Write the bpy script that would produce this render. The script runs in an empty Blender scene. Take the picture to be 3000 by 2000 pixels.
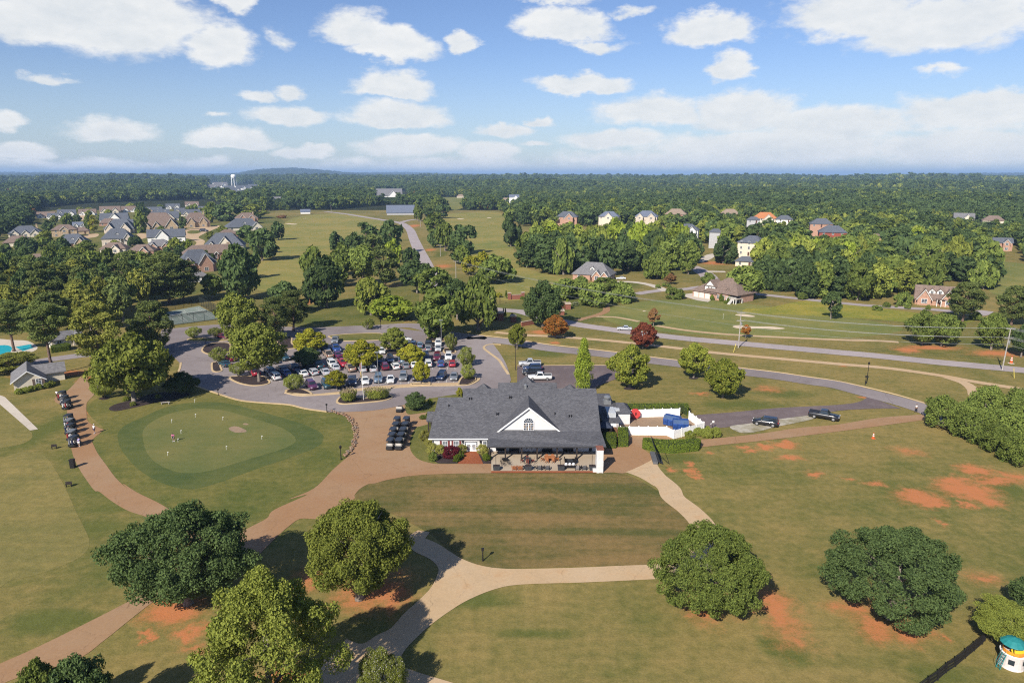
import bpy, bmesh, math, random
import numpy as np
from mathutils import Vector, Matrix, Euler
from mathutils.geometry import tessellate_polygon
scene = bpy.context.scene
C = scene.collection
R = math.radians
random.seed(7)
# --- camera
CAM_H = 48.0
PITCH = math.atan(490 / 2000)
SP, CP = math.sin(PITCH), math.cos(PITCH)
cam_data = bpy.data.cameras.new('camera')
cam_data.sensor_width = 36.0
cam_data.lens = 24.0
cam_data.clip_start = 0.5
cam_data.clip_end = 60000.0
cam = bpy.data.objects.new('camera', cam_data)
C.objects.link(cam)
cam.location = (0, 0, CAM_H)
cam.rotation_euler = (math.pi / 2 - PITCH, 0, 0)
scene.camera = cam
# --- exposure
scene.view_settings.view_transform = 'Standard'
scene.view_settings.look = 'None'
scene.view_settings.gamma = 1.0
scene.view_settings.use_curve_mapping = False
scene.view_settings.exposure = 0.95
scene.cycles.max_bounces = 6
scene.cycles.diffuse_bounces = 3
scene.cycles.glossy_bounces = 2
scene.cycles.transmission_bounces = 3
scene.cycles.transparent_max_bounces = 8
scene.cycles.volume_bounces = 0
scene.cycles.caustics_reflective = False
scene.cycles.caustics_refractive = False
scene.cycles.use_denoising = False
scene.cycles.pixel_filter_type = 'BLACKMAN_HARRIS'
scene.cycles.filter_width = 1.15
# --- sun and sky
SUN_ELEV = R(37)
SUN_DIR = Vector((-0.50, -0.866, 0)).normalized() * math.cos(SUN_ELEV) + Vector((0, 0, math.sin(SUN_ELEV)))
sun_data = bpy.data.lights.new('sun', 'SUN')
sun_data.energy = 3.7
sun_data.angle = R(0.53)
sun_data.color = (1.0, 0.93, 0.82)
sun = bpy.data.objects.new('sun', sun_data)
C.objects.link(sun)
sun.rotation_euler = SUN_DIR.to_track_quat('Z', 'Y').to_euler()
sun.location = (0, 0, 300)
class NT:
 def __init__(self, tree):
  self.t = tree
 def n(self, typ, **kw):
  nd = self.t.nodes.new(typ)
  for k, v in kw.items():
   setattr(nd, k, v)
  return nd
 def link(self, a, b):
  self.t.links.new(a, b)
 def put(self, sock, v):
  if isinstance(v, bpy.types.NodeSocket):
   self.t.links.new(v, sock)
  else:
   sock.default_value = v
 def math(self, op, a, b=0.0, c=None, clamp=False):
  nd = self.n('ShaderNodeMath', operation=op, use_clamp=clamp)
  self.put(nd.inputs[0], a)
  self.put(nd.inputs[1], b)
  if c is not None:
   self.put(nd.inputs[2], c)
  return nd.outputs[0]
 def vmath(self, op, a, b=None, c=None):
  nd = self.n('ShaderNodeVectorMath', operation=op)
  self.put(nd.inputs[0], a)
  if b is not None:
   self.put(nd.inputs[1], b)
  if c is not None:
   self.put(nd.inputs[2], c)
  return nd.outputs['Value'] if op in ('LENGTH', 'DOT_PRODUCT', 'DISTANCE') else nd.outputs[0]
 def mix(self, f, a, b, blend='MIX'):
  nd = self.n('ShaderNodeMix', data_type='RGBA', blend_type=blend)
  self.put(nd.inputs['Factor'], f)
  for s, v in ((nd.inputs[6], a), (nd.inputs[7], b)):
   if isinstance(v, tuple) and len(v) == 3:
    v = (*v, 1)
   self.put(s, v)
  return nd.outputs[2]
 def ramp(self, f, lo, hi, a=0.0, b=1.0, smooth=True):
  nd = self.n('ShaderNodeMapRange', interpolation_type='SMOOTHSTEP' if smooth else 'LINEAR')
  self.put(nd.inputs['Value'], f)
  nd.inputs['From Min'].default_value = lo
  nd.inputs['From Max'].default_value = hi
  nd.inputs['To Min'].default_value = a
  nd.inputs['To Max'].default_value = b
  return nd.outputs[0]
 def noise(self, vec, scale, detail=3, rough=0.55, dist=0.0, dim='3D'):
  nd = self.n('ShaderNodeTexNoise', noise_dimensions=dim)
  if vec is not None:
   self.link(vec, nd.inputs['Vector'])
  nd.inputs['Scale'].default_value = scale
  nd.inputs['Detail'].default_value = detail
  nd.inputs['Roughness'].default_value = rough
  nd.inputs['Distortion'].default_value = dist
  return nd.outputs[0]
 def xyz(self, x, y, z):
  nd = self.n('ShaderNodeCombineXYZ')
  for s, v in zip(nd.inputs, (x, y, z)):
   self.put(s, v)
  return nd.outputs[0]
def px_dir(x, y):
 u, v = (x - 1500) / 2000, (1000 - y) / 2000
 return Vector((u, CP + v * SP, -SP + v * CP))
# cumulus seen in the photograph: centre (px), half width, height up, height down (px), weight
CLOUDS = [
 (300, 40, 380, 100, 120, 1.0), (640, 150, 130, 90, 50, 0.85), (90, 70, 200, 70, 70, 0.8), (700, 20, 60, 60, 30, 0.7), (820, 125, 70, 40, 30, 0.45),
 (1030, 100, 140, 70, 40, 0.75), (1150, 145, 150, 60, 35, 1.0), (1355, 128, 62, 32, 25, 0.8),
 (145, 232, 95, 22, 18, 0.65), (1150, 268, 150, 66, 20, 1.0), (850, 268, 70, 28, 24, 0.85), (750, 280, 80, 24, 18, 0.7),
 (1170, 350, 190, 62, 26, 1.0), (845, 340, 150, 36, 26, 0.9), (630, 338, 55, 14, 12, 0.5), (30, 362, 70, 38, 20, 0.8),
 (330, 390, 170, 46, 36, 0.85), (55, 450, 110, 38, 24, 1.0), (680, 425, 150, 54, 18, 1.0), (880, 450, 110, 22, 16, 0.9),
 (930, 438, 70, 20, 14, 0.9), (1200, 425, 200, 34, 40, 0.9), (1480, 385, 110, 22, 20, 0.8), (1575, 360, 62, 18, 16, 0.85),
 (1430, 440, 120, 30, 40, 0.8), (600, 474, 130, 18, 20, 0.6), (260, 475, 130, 16, 18, 0.6), (250, 478, 700, 14, 28, 0.45),
 (1655, 95, 165, 70, 36, 1.0), (1750, 135, 110, 20, 18, 0.6), (1690, 250, 165, 38, 26, 1.0), (2135, 205, 86, 52, 42, 1.0),
 (2090, 95, 165, 52, 40, 0.95), (2480, 50, 230, 100, 60, 0.95), (2780, 70, 330, 90, 80, 1.0), (1850, 30, 80, 20, 20, 0.5), (1620, 5, 130, 20, 18, 0.5),
 (2760, 210, 110, 18, 18, 0.5), (1900, 335, 190, 62, 40, 1.0), (2170, 330, 200, 66, 60, 0.95), (2450, 355, 330, 50, 70, 0.85),
 (2880, 310, 330, 50, 90, 1.0), (1790, 408, 200, 32, 34, 0.9), (2250, 430, 520, 60, 70, 0.8), (2850, 430, 500, 70, 70, 0.8), (1570, 420, 60, 12, 10, 0.6),
 (1300, 478, 420, 30, 30, 0.6), (2000, 470, 600, 40, 40, 0.55),
]
SKY_STRENGTH = 0.095
def build_world():
 w = bpy.data.worlds.new('World')
 scene.world = w
 w.use_nodes = True
 t = w.node_tree
 t.nodes.clear()
 N = NT(t)
 out = N.n('ShaderNodeOutputWorld')
 bg = N.n('ShaderNodeBackground')
 bg.inputs[1].default_value = SKY_STRENGTH
 sky = N.n('ShaderNodeTexSky', sky_type='NISHITA')
 sky.sun_disc = False
 sky.sun_elevation = SUN_ELEV
 sky.sun_rotation = math.atan2(SUN_DIR.x, SUN_DIR.y)
 sky.altitude = 200
 sky.air_density = 1.0
 sky.dust_density = 0.4
 sky.ozone_density = 1.6
 tc = N.n('ShaderNodeTexCoord')
 d = N.vmath('NORMALIZE', tc.outputs['Generated'])
 sep = N.n('ShaderNodeSeparateXYZ')
 N.link(d, sep.inputs[0])
 az = N.math('ARCTAN2', sep.outputs[0], sep.outputs[1])
 el = N.math('ARCSINE', sep.outputs[2])
 ae = N.xyz(az, el, 0.0)
 # ragged edges: displace the look-up by noise, finer and flatter towards the horizon
 lift = N.math('ADD', N.math('MULTIPLY', el, 1.0), 0.16)
 pl = N.xyz(az, N.math('MULTIPLY', el, 1.9), 0.0)
 nz1 = N.n('ShaderNodeTexNoise')
 N.link(pl, nz1.inputs['Vector'])
 nz1.inputs['Scale'].default_value = 17
 nz1.inputs['Detail'].default_value = 7
 nz1.inputs['Roughness'].default_value = 0.60
 off = N.vmath('SUBTRACT', nz1.outputs['Color'], (0.5, 0.5, 0.5))
 offs = N.vmath('SCALE', off)
 t.links.new(off, offs.node.inputs[0])
 N.put(offs.node.inputs['Scale'], N.math('MULTIPLY', lift, 0.20))
 aed = N.vmath('ADD', ae, N.vmath('MULTIPLY', offs, (1.25, 0.70, 0.0)))
 field = None
 low = None
 for (x, y, hw, hu, hd, wt) in CLOUDS:
  dv = px_dir(x, y).normalized()
  a0, e0 = math.atan2(dv.x, dv.y), math.asin(dv.z)
  k = 1 / 2000.0
  sx = 1 / (hw * 1.05 * k * math.cos(a0) ** 2)
  su = 1 / (hu * 1.12 * k * math.cos(a0))
  sd = 1 / (hd * 1.1 * k * math.cos(a0))
  q = N.vmath('MULTIPLY_ADD', aed, (sx, su, 0), (-a0 * sx, -e0 * su, 0))
  q2 = N.vmath('MAXIMUM', q, N.vmath('MULTIPLY', q, (-1, -sd / su, 0)))
  ln = N.vmath('LENGTH', q2)
  f = N.math('MULTIPLY_ADD', ln, -wt, wt)
  field = f if field is None else N.math('MAXIMUM', field, f)
 # beyond the frame the same kind of cloud goes on, from plain noise on a cloud layer
 hz = N.math('MAXIMUM', sep.outputs[2], 0.02)
 lay = N.xyz(N.math('DIVIDE', sep.outputs[0], hz), N.math('DIVIDE', sep.outputs[1], hz), 0.0)
 gen = N.noise(lay, 0.9, 5, 0.55)
 genf = N.ramp(gen, 0.55, 0.75, 0.0, 0.6)
 inside = N.math('MULTIPLY', N.ramp(N.math('ABSOLUTE', az), 0.68, 0.95, 1.0, 0.0), N.ramp(el, 0.27, 0.42, 1.0, 0.0))
 genf = N.math('MULTIPLY', genf, N.math('SUBTRACT', 1.0, inside))
 genf = N.math('MULTIPLY', genf, N.ramp(el, 0.0, 0.06))
 wisps = N.noise(N.xyz(N.math('MULTIPLY', az, 1.0), N.math('MULTIPLY', el, 2.6), 3.0), 9, 6, 0.62)
 fine = N.noise(pl, 48, 5, 0.6)
 field = N.math('ADD', field, N.math('MULTIPLY', N.math('SUBTRACT', wisps, 0.5), 0.5))
 cov = N.ramp(N.math('ADD', N.math('MAXIMUM', field, genf), N.math('MULTIPLY', N.math('SUBTRACT', fine, 0.5), 0.34)), 0.07, 0.44)
 cov = N.math('MULTIPLY', cov, N.ramp(el, -0.01, 0.01))
 # cloud brightness: puffy relief, tops brighter than bases, a thin veil near the horizon
 relief = N.math('ADD', N.math('MULTIPLY', N.math('SUBTRACT', wisps, 0.5), 0.8), N.math('MULTIPLY', N.math('SUBTRACT', fine, 0.5), 0.5))
 sepn = N.n('ShaderNodeSeparateXYZ')
 N.link(nz1.outputs['Color'], sepn.inputs[0])
 relief = N.math('ADD', relief, N.math('MULTIPLY', N.math('SUBTRACT', sepn.outputs[1], 0.5), -0.9))
 body = N.ramp(field, 0.1, 0.75, 0.06, -0.10)
 tone = N.math('ADD', N.math('ADD', 0.78, body), N.math('MULTIPLY', relief, 0.95), clamp=False)
 ccol = N.mix(N.math('MAXIMUM', N.math('MINIMUM', tone, 1.0), 0.0), (3.2, 3.6, 3.95), (5.2, 5.2, 5.1))
 veil = N.ramp(el, 0.0, 0.17, 0.42, 0.0)
 skyc = N.mix(1.0, sky.outputs[0], N.mix(1.0, sky.outputs[0], (0.47, 0.52, 0.66), 'MULTIPLY'))
 skyc = N.mix(veil, skyc, (3.0, 3.6, 4.0))
 col = N.mix(N.math('MULTIPLY', cov, 0.95), skyc, ccol)
 N.link(col, bg.inputs[0])
 N.link(bg.outputs[0], out.inputs[0])
build_world()
# --- pixels to ground
def G(x, y, z=0.0):
 d = px_dir(x, y)
 t = (z - CAM_H) / d.z
 return Vector((d.x * t, d.y * t, z))
def depth(x, y):
 d = px_dir(x, y)
 return -CAM_H / d.z
def mpp(x, y):
 return depth(x, y) / 2000.0
def up_m(x, y, dy):
 D = depth(x, y)
 # v rises by dy/2000 while the depth shrinks by h*SP
 v0 = (1000 - y) / 2000
 v1 = v0 + dy / 2000
 # point = base + h*z : cam up = v0*D + h*CP ; cam depth = D - h*SP
 return (v1 - v0) * D / (CP + v1 * SP)
TILES = dict(W=(0, 0, 0.784), A=(0, 480, 3.136), B=(750, 480, 3.136), C=(1500, 480, 3.136), D=(2250, 480, 3.136),
    E=(0, 930, 3.136), F=(560, 930, 3.136), H=(1700, 930, 3.136), I=(2250, 930, 3.136), K=(1200, 1060, 3.92),
    L=(0, 1400, 2.6133), M=(800, 1400, 2.6133), N=(1600, 1400, 2.6133), O=(2300, 1400, 2.6129),
    P=(600, 960, 5.88), Q=(980, 960, 5.3455), S=(1400, 820, 4.704), T=(1740, 1140, 6.5333), U=(0, 940, 7.84),
    V=(140, 1130, 5.805), X=(2640, 1840, 6.5333), Y=(1060, 1150, 7.84), Z=(1850, 760, 5.88),
    AA=(0, 580, 5.88), AB=(380, 580, 5.88), AD=(2550, 800, 4.9), KP=(1440, 1280, 6.5333), KQ=(1220, 1270, 9.046))
def tp(tile, x, y):
 ox, oy, s = TILES[tile]
 return (ox + x / s, oy + y / s)
def tg(tile, x, y, z=0.0):
 return G(*tp(tile, x, y), z)
def tpts(tile, flat):
 return [tp(tile, flat[i], flat[i + 1]) for i in range(0, len(flat), 2)]
# --- object helpers
def setp(o, label=None, cat=None, group=None, kind=None):
 if label:
  o['label'] = label
 if cat:
  o['category'] = cat
 if group:
  o['group'] = group
 if kind:
  o['kind'] = kind
 return o
def empty(name, loc, rotz=0.0, label=None, cat=None, group=None):
 o = bpy.data.objects.new(name, None)
 o.empty_display_size = 0.5
 C.objects.link(o)
 o.location = loc
 o.rotation_euler = (0, 0, rotz)
 return setp(o, label, cat, group)
def link_mesh(name, me, parent=None, loc=None, mats=None):
 o = bpy.data.objects.new(name, me)
 C.objects.link(o)
 if parent is not None:
  o.parent = parent
 if loc is not None:
  o.location = loc
 if mats is not None:
  for m in (mats if isinstance(mats, (list, tuple)) else [mats]):
   me.materials.append(m)
 return o
class MB:
 def __init__(self):
  self.v, self.f, self.mi, self.sm = [], [], [], []
  self.m = 0
  self.s = False
 def add(self, vs, fs):
  b = len(self.v)
  self.v += [tuple(v) for v in vs]
  for f in fs:
   self.f.append(tuple(i + b for i in f))
   self.mi.append(self.m)
   self.sm.append(self.s)
  return self
 def box(self, x0, x1, y0, y1, z0, z1, rot=0.0, piv=None):
  vs = [(x, y, z) for z in (z0, z1) for x, y in ((x0, y0), (x1, y0), (x1, y1), (x0, y1))]
  if rot:
   px, py = piv or ((x0 + x1) / 2, (y0 + y1) / 2)
   c, s = math.cos(rot), math.sin(rot)
   vs = [(px + (x - px) * c - (y - py) * s, py + (x - px) * s + (y - py) * c, z) for x, y, z in vs]
  return self.add(vs, [(3, 2, 1, 0), (4, 5, 6, 7), (0, 1, 5, 4), (1, 2, 6, 5), (2, 3, 7, 6), (3, 0, 4, 7)])
 def cbox(self, c, sx, sy, sz, rot=0.0):
  return self.box(c[0] - sx / 2, c[0] + sx / 2, c[1] - sy / 2, c[1] + sy / 2, c[2], c[2] + sz, rot)
 def prism(self, poly, z0, z1):
  n = len(poly)
  vs = [(x, y, z0) for x, y in poly] + [(x, y, z1) for x, y in poly]
  fs = [tuple(range(n - 1, -1, -1)), tuple(range(n, 2 * n))] + [(i, (i + 1) % n, n + (i + 1) % n, n + i) for i in range(n)]
  return self.add(vs, fs)
 def extr(self, prof, a, b, axis='x'):
  n = len(prof)
  if axis == 'x':
   vs = [(a, u, z) for u, z in prof] + [(b, u, z) for u, z in prof]
  else:
   vs = [(u, a, z) for u, z in prof] + [(u, b, z) for u, z in prof]
  fs = [tuple(range(n - 1, -1, -1)), tuple(range(n, 2 * n))] + [(i, (i + 1) % n, n + (i + 1) % n, n + i) for i in range(n)]
  return self.add(vs, fs)
 def tube(self, pts, r, seg=8, caps=True):
  rs = r if isinstance(r, (list, tuple)) else [r] * len(pts)
  pts = [Vector(p) for p in pts]
  vs, fs = [], []
  for i, p in enumerate(pts):
   d = (pts[min(i + 1, len(pts) - 1)] - pts[max(i - 1, 0)]).normalized()
   ref = Vector((0, 0, 1)) if abs(d.z) < 0.9 else Vector((1, 0, 0))
   a = d.cross(ref).normalized()
   b = d.cross(a).normalized()
   for k in range(seg):
    t = 2 * math.pi * k / seg
    vs.append(p + (a * math.cos(t) + b * math.sin(t)) * rs[i])
  for i in range(len(pts) - 1):
   for k in range(seg):
    k2 = (k + 1) % seg
    fs.append((i * seg + k, i * seg + k2, (i + 1) * seg + k2, (i + 1) * seg + k))
  if caps:
   fs.append(tuple(range(seg - 1, -1, -1)))
   fs.append(tuple((len(pts) - 1) * seg + k for k in range(seg)))
  return self.add(vs, fs)
 def lathe(self, prof, c=(0, 0, 0), seg=16, close=True):
  vs, fs = [], []
  for r, z in prof:
   for k in range(seg):
    t = 2 * math.pi * k / seg
    vs.append((c[0] + r * math.cos(t), c[1] + r * math.sin(t), c[2] + z))
  for i in range(len(prof) - 1):
   for k in range(seg):
    k2 = (k + 1) % seg
    fs.append((i * seg + k, i * seg + k2, (i + 1) * seg + k2, (i + 1) * seg + k))
  if close:
   fs.append(tuple(range(seg - 1, -1, -1)))
   fs.append(tuple((len(prof) - 1) * seg + k for k in range(seg)))
  return self.add(vs, fs)
 def blob(self, c, rx, ry, rz, seg=10, rings=6, jit=0.0, rnd=random):
  vs, fs = [(c[0], c[1], c[2] - rz)], []
  for i in range(1, rings):
   ph = -math.pi / 2 + math.pi * i / rings
   for k in range(seg):
    t = 2 * math.pi * k / seg
    j = 1 + rnd.uniform(-jit, jit)
    vs.append((c[0] + rx * math.cos(ph) * math.cos(t) * j, c[1] + ry * math.cos(ph) * math.sin(t) * j, c[2] + rz * math.sin(ph) * j))
  vs.append((c[0], c[1], c[2] + rz))
  for k in range(seg):
   fs.append((0, 1 + (k + 1) % seg, 1 + k))
  for i in range(rings - 2):
   for k in range(seg):
    a, b = 1 + i * seg + k, 1 + i * seg + (k + 1) % seg
    fs.append((a, b, b + seg, a + seg))
  top = len(vs) - 1
  for k in range(seg):
   fs.append((top, 1 + (rings - 2) * seg + k, 1 + (rings - 2) * seg + (k + 1) % seg))
  return self.add(vs, fs)
 def mesh(self, name, mats):
  me = bpy.data.meshes.new(name)
  me.from_pydata(self.v, [], self.f)
  for m in (mats if isinstance(mats, (list, tuple)) else [mats]):
   me.materials.append(m)
  me.polygons.foreach_set('material_index', self.mi)
  me.polygons.foreach_set('use_smooth', self.sm)
  me.update()
  return me
 def build(self, name, mats, parent=None, loc=None, rotz=None):
  o = link_mesh(name, self.mesh(name, mats), parent, loc)
  if rotz is not None:
   o.rotation_euler = (0, 0, rotz)
  return o
def copy_tree(o, parent=None):
 c = o.copy()
 C.objects.link(c)
 c.parent = parent
 for ch in o.children:
  copy_tree(ch, c)
 return c
def smooth_closed(pts, n=5):
 out = []
 m = len(pts)
 for i in range(m):
  p0, p1, p2, p3 = (Vector(pts[(i + k - 1) % m]) for k in range(4))
  if (p1 - p2).length < 1e-6:
   continue
  if (p0 - p1).length < 1e-6:
   p0 = p1
  if (p2 - p3).length < 1e-6:
   p3 = p2
  for k in range(n):
   t = k / n
   out.append(0.5 * ((2 * p1) + (p2 - p0) * t + (2 * p0 - 5 * p1 + 4 * p2 - p3) * t * t + (3 * p1 - p0 - 3 * p2 + p3) * t ** 3))
 return out
def smooth_open(pts, n=5):
 pts = [Vector(p) for p in pts]
 out = []
 m = len(pts)
 for i in range(m - 1):
  p0, p1, p2, p3 = pts[max(i - 1, 0)], pts[i], pts[i + 1], pts[min(i + 2, m - 1)]
  for k in range(n):
   t = k / n
   out.append(0.5 * ((2 * p1) + (p2 - p0) * t + (2 * p0 - 5 * p1 + 4 * p2 - p3) * t * t + (3 * p1 - p0 - 3 * p2 + p3) * t ** 3))
 out.append(pts[-1])
 return out
def sheet(name, px, z, mat, n=5, kind='structure', world=False, smooth=True):
 w = [Vector(p[:2]) for p in px] if world else [G(*p).xy for p in px]
 w = smooth_closed(w, n) if smooth else [Vector(p) for p in w]
 v3 = [Vector((p.x, p.y, 0)) for p in w]
 tri = tessellate_polygon([v3])
 me = bpy.data.meshes.new(name)
 fs = []
 for a, b, c in tri:
  if (v3[b] - v3[a]).cross(v3[c] - v3[a]).z < 0:
   a, b = b, a
  fs.append((a, b, c))
 me.from_pydata([(p.x, p.y, z) for p in w], [], fs)
 me.materials.append(mat)
 o = link_mesh(name, me)
 setp(o, kind=kind)
 return o
def ribbon(name, px, width, z, mat, n=6, world=False, kind='structure'):
 w = [Vector(p[:2]) for p in px] if world else [G(*p).xy for p in px]
 m = len(w)
 ws = list(width) if isinstance(width, (list, tuple)) else [width] * m
 pts = smooth_open([(p.x, p.y, ws[i]) for i, p in enumerate(w)], n)
 vs, fs = [], []
 for i, p in enumerate(pts):
  d = (pts[min(i + 1, len(pts) - 1)] - pts[max(i - 1, 0)]).xy.normalized()
  nrm = Vector((-d.y, d.x)) * p.z / 2
  vs += [(p.x + nrm.x, p.y + nrm.y, z), (p.x - nrm.x, p.y - nrm.y, z)]
 for i in range(len(pts) - 1):
  fs.append((2 * i, 2 * i + 1, 2 * i + 3, 2 * i + 2))
 me = bpy.data.meshes.new(name)
 me.from_pydata(vs, [], fs)
 me.materials.append(mat)
 o = link_mesh(name, me)
 setp(o, kind=kind)
 return o
def kerb(name, px, mat, h=0.13, wd=0.45, closed=False, n=5, world=False, z=0.0):
 w = [Vector(p[:2]) for p in px] if world else [G(*p).xy for p in px]
 pts = smooth_closed(w, n) if closed else smooth_open([(p.x, p.y, 0) for p in w], n)
 pts = [Vector((p.x, p.y)) for p in pts]
 m = len(pts)
 vs, fs = [], []
 for i, p in enumerate(pts):
  a = pts[(i - 1) % m] if closed else pts[max(i - 1, 0)]
  b = pts[(i + 1) % m] if closed else pts[min(i + 1, m - 1)]
  d = (b - a).normalized()
  nn = Vector((-d.y, d.x)) * wd / 2
  for q, zz in ((p + nn, z), (p + nn, z + h), (p - nn, z + h), (p - nn, z)):
   vs.append((q.x, q.y, zz))
 for i in range(m if closed else m - 1):
  j = (i + 1) % m
  for k in range(3):
   fs.append((4 * i + k, 4 * i + k + 1, 4 * j + k + 1, 4 * j + k))
 if not closed:
  fs += [(3, 2, 1, 0), (4 * m - 4, 4 * m - 3, 4 * m - 2, 4 * m - 1)]
 me = bpy.data.meshes.new(name)
 me.from_pydata(vs, [], fs)
 me.materials.append(mat)
 o = link_mesh(name, me)
 return setp(o, kind='structure')
# --- materials
def new_mat(name):
 m = bpy.data.materials.new(name)
 m.use_nodes = True
 t = m.node_tree
 t.nodes.clear()
 N = NT(t)
 out = N.n('ShaderNodeOutputMaterial')
 b = N.n('ShaderNodeBsdfPrincipled')
 N.link(b.outputs[0], out.inputs[0])
 return m, N, b, out
def pm(name, col, rough=0.65, var=0.12, scale=3.0, spec=0.3, metal=0.0, bump=0.0, col2=None, world=False, coat=0.0):
 m, N, b, out = new_mat(name)
 if world:
  vec = N.n('ShaderNodeNewGeometry').outputs['Position']
 else:
  vec = N.n('ShaderNodeTexCoord').outputs['Object']
 nz = N.noise(vec, scale, 4, 0.6)
 c2 = col2 or tuple(c * (1 - 2 * var) for c in col)
 c1 = tuple(c * (1 + var) for c in col) if col2 is None else col
 N.link(N.mix(N.ramp(nz, 0.3, 0.7), c1, c2), b.inputs['Base Color'])
 b.inputs['Roughness'].default_value = rough
 b.inputs['Specular IOR Level'].default_value = spec
 b.inputs['Metallic'].default_value = metal
 if coat:
  b.inputs['Coat Weight'].default_value = coat
  b.inputs['Coat Roughness'].default_value = 0.08
 if bump:
  bp = N.n('ShaderNodeBump')
  bp.inputs['Strength'].default_value = bump
  bp.inputs['Distance'].default_value = 0.05
  N.link(N.noise(vec, scale * 4, 3, 0.6), bp.inputs['Height'])
  N.link(bp.outputs[0], b.inputs['Normal'])
 return m
_MC = {}
def M(name, *a, **k):
 if name not in _MC:
  _MC[name] = pm(name, *a, **k)
 return _MC[name]
def glass_mat(name, col, rough=0.08):
 m, N, b, out = new_mat(name)
 b.inputs['Base Color'].default_value = (*col, 1)
 b.inputs['Roughness'].default_value = rough
 b.inputs['Specular IOR Level'].default_value = 0.8
 return m
def blobs(N, vec, items, wob=None):
 f = None
 for (x, y, hw, hh, wt) in items:
  c = G(x, y)
  rx = hw * mpp(x, y)
  ry = max(0.5, (G(x, y - hh).y - G(x, y + hh).y) / 2)
  # stretch follows the line of sight a little off the axis
  q = N.vmath('MULTIPLY_ADD', vec, (1 / rx, 1 / ry, 0), (-c.x / rx, -c.y / ry, 0))
  ln = N.vmath('LENGTH', q)
  v = N.math('MULTIPLY_ADD', ln, -wt, wt)
  f = v if f is None else N.math('MAXIMUM', f, v)
 return f
def zt(tile, x, y, hw, hh, wt):
 s = TILES[tile][2]
 p = tp(tile, x, y)
 return (p[0], p[1], hw / s, hh / s, wt)
CLAY = [zt('O', 1030, 150, 200, 75, 1.0), zt('O', 1140, 210, 140, 45, 1.0), zt('O', 1380, 90, 260, 80, 1.1), zt('O', 1500, 160, 170, 60, .9), zt('O', 1420, 225, 70, 30, .8), zt('O', 1200, 345, 40, 22, .7),
  zt('O', 960, 1185, 190, 110, .75), zt('O', 690, 1140, 170, 110, .6), zt('O', 1220, 1240, 60, 40, .5), zt('O', 560, 1010, 220, 90, .55), zt('O', 1500, 750, 120, 60, .45), zt('O', 690, 45, 90, 25, .6), zt('O', 1600, 20, 300, 40, .7),
  zt('I', 1920, 1400, 180, 60, .9), zt('I', 1700, 1500, 200, 60, .9), zt('I', 2250, 1450, 150, 60, .8), zt('I', 1300, 1230, 140, 40, .5), zt('I', 980, 1525, 70, 20, .6), zt('I', 740, 1480, 60, 20, .6), zt('I', 420, 1440, 80, 30, .7),
  zt('H', 990, 1345, 45, 34, 1.0), zt('H', 1020, 1415, 55, 40, 1.0), zt('H', 1050, 1470, 60, 26, .9), zt('H', 860, 1405, 60, 22, .7), zt('H', 1480, 1190, 70, 20, .9), zt('H', 1680, 1188, 95, 34, 1.0), zt('H', 1590, 1222, 80, 20, .9),
  zt('H', 1880, 1165, 170, 32, 1.0), zt('H', 1940, 1295, 120, 38, 1.1), zt('H', 2150, 1440, 100, 32, .8), zt('H', 1200, 1250, 50, 14, .5), zt('H', 1100, 700, 90, 18, .6), zt('H', 1700, 655, 140, 30, .5),
  zt('N', 1240, 990, 190, 130, .75), zt('N', 1760, 1000, 160, 260, .6), zt('N', 1900, 1240, 150, 120, .45), zt('N', 1500, 960, 150, 60, .55),
  zt('L', 1340, 990, 260, 150, 1.0), zt('L', 1090, 1215, 80, 40, .9), zt('L', 1430, 1190, 160, 60, .8), zt('L', 1500, 1300, 130, 50, .5),
  zt('M', 760, 850, 300, 200, .85), zt('M', 960, 900, 130, 170, .8), zt('M', 330, 760, 200, 90, .7), zt('M', 120, 1500, 200, 120, .8),
  zt('E', 890, 860, 120, 34, .8), zt('E', 1400, 815, 70, 22, .7), zt('E', 620, 515, 220, 34, 1.0), zt('E', 780, 560, 60, 30, .8), zt('E', 300, 520, 200, 30, .6),
  zt('I', 1280, 300, 130, 30, .9), zt('I', 1480, 275, 330, 26, .8), zt('I', 2100, 330, 280, 34, .8), zt('I', 680, 435, 70, 22, .8), zt('I', 870, 720, 60, 14, .8), zt('S', 1060, 860, 70, 24, .9), zt('S', 870, 720, 170, 34, .7),
  zt('C', 1860, 910, 160, 20, .8), zt('B', 1450, 570, 70, 16, .8), zt('B', 1600, 790, 60, 14, .7), zt('B', 1720, 940, 90, 20, .7), zt('D', 230, 780, 120, 20, .8), zt('B', 470, 1270, 70, 40, .8), zt('B', 1280, 1130, 70, 26, .7), zt('B', 1280, 1440, 150, 16, .6)]
GREENER = [(640, 1300, 480, 190, .8), (300, 1130, 100, 40, .5), zt('N', 1720, 1290, 130, 120, .9), zt('N', 1750, 900, 300, 120, .2), zt('H', 1500, 800, 500, 60, .5), zt('H', 900, 1290, 260, 60, .6), zt('O', 60, 1350, 160, 120, .8), zt('L', 800, 380, 300, 140, .5),
   zt('L', 400, 1100, 500, 130, .55), zt('M', 1600, 930, 500, 90, .6), zt('M', 2000, 1190, 400, 60, .5), zt('O', 1650, 60, 150, 120, .9), zt('O', 1250, 1500, 400, 120, .6), zt('S', 900, 1010, 420, 90, .7), zt('C', 800, 1390, 500, 80, .8), zt('C', 1100, 1110, 150, 40, .7),
   zt('B', 700, 1370, 500, 100, .9), zt('B', 1700, 830, 70, 40, .6), zt('D', 2250, 1050, 200, 100, .9), zt('I', 200, 700, 400, 60, .6), zt('E', 500, 1000, 200, 300, .7), (1650, 900, 330, 50, .7)]
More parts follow.
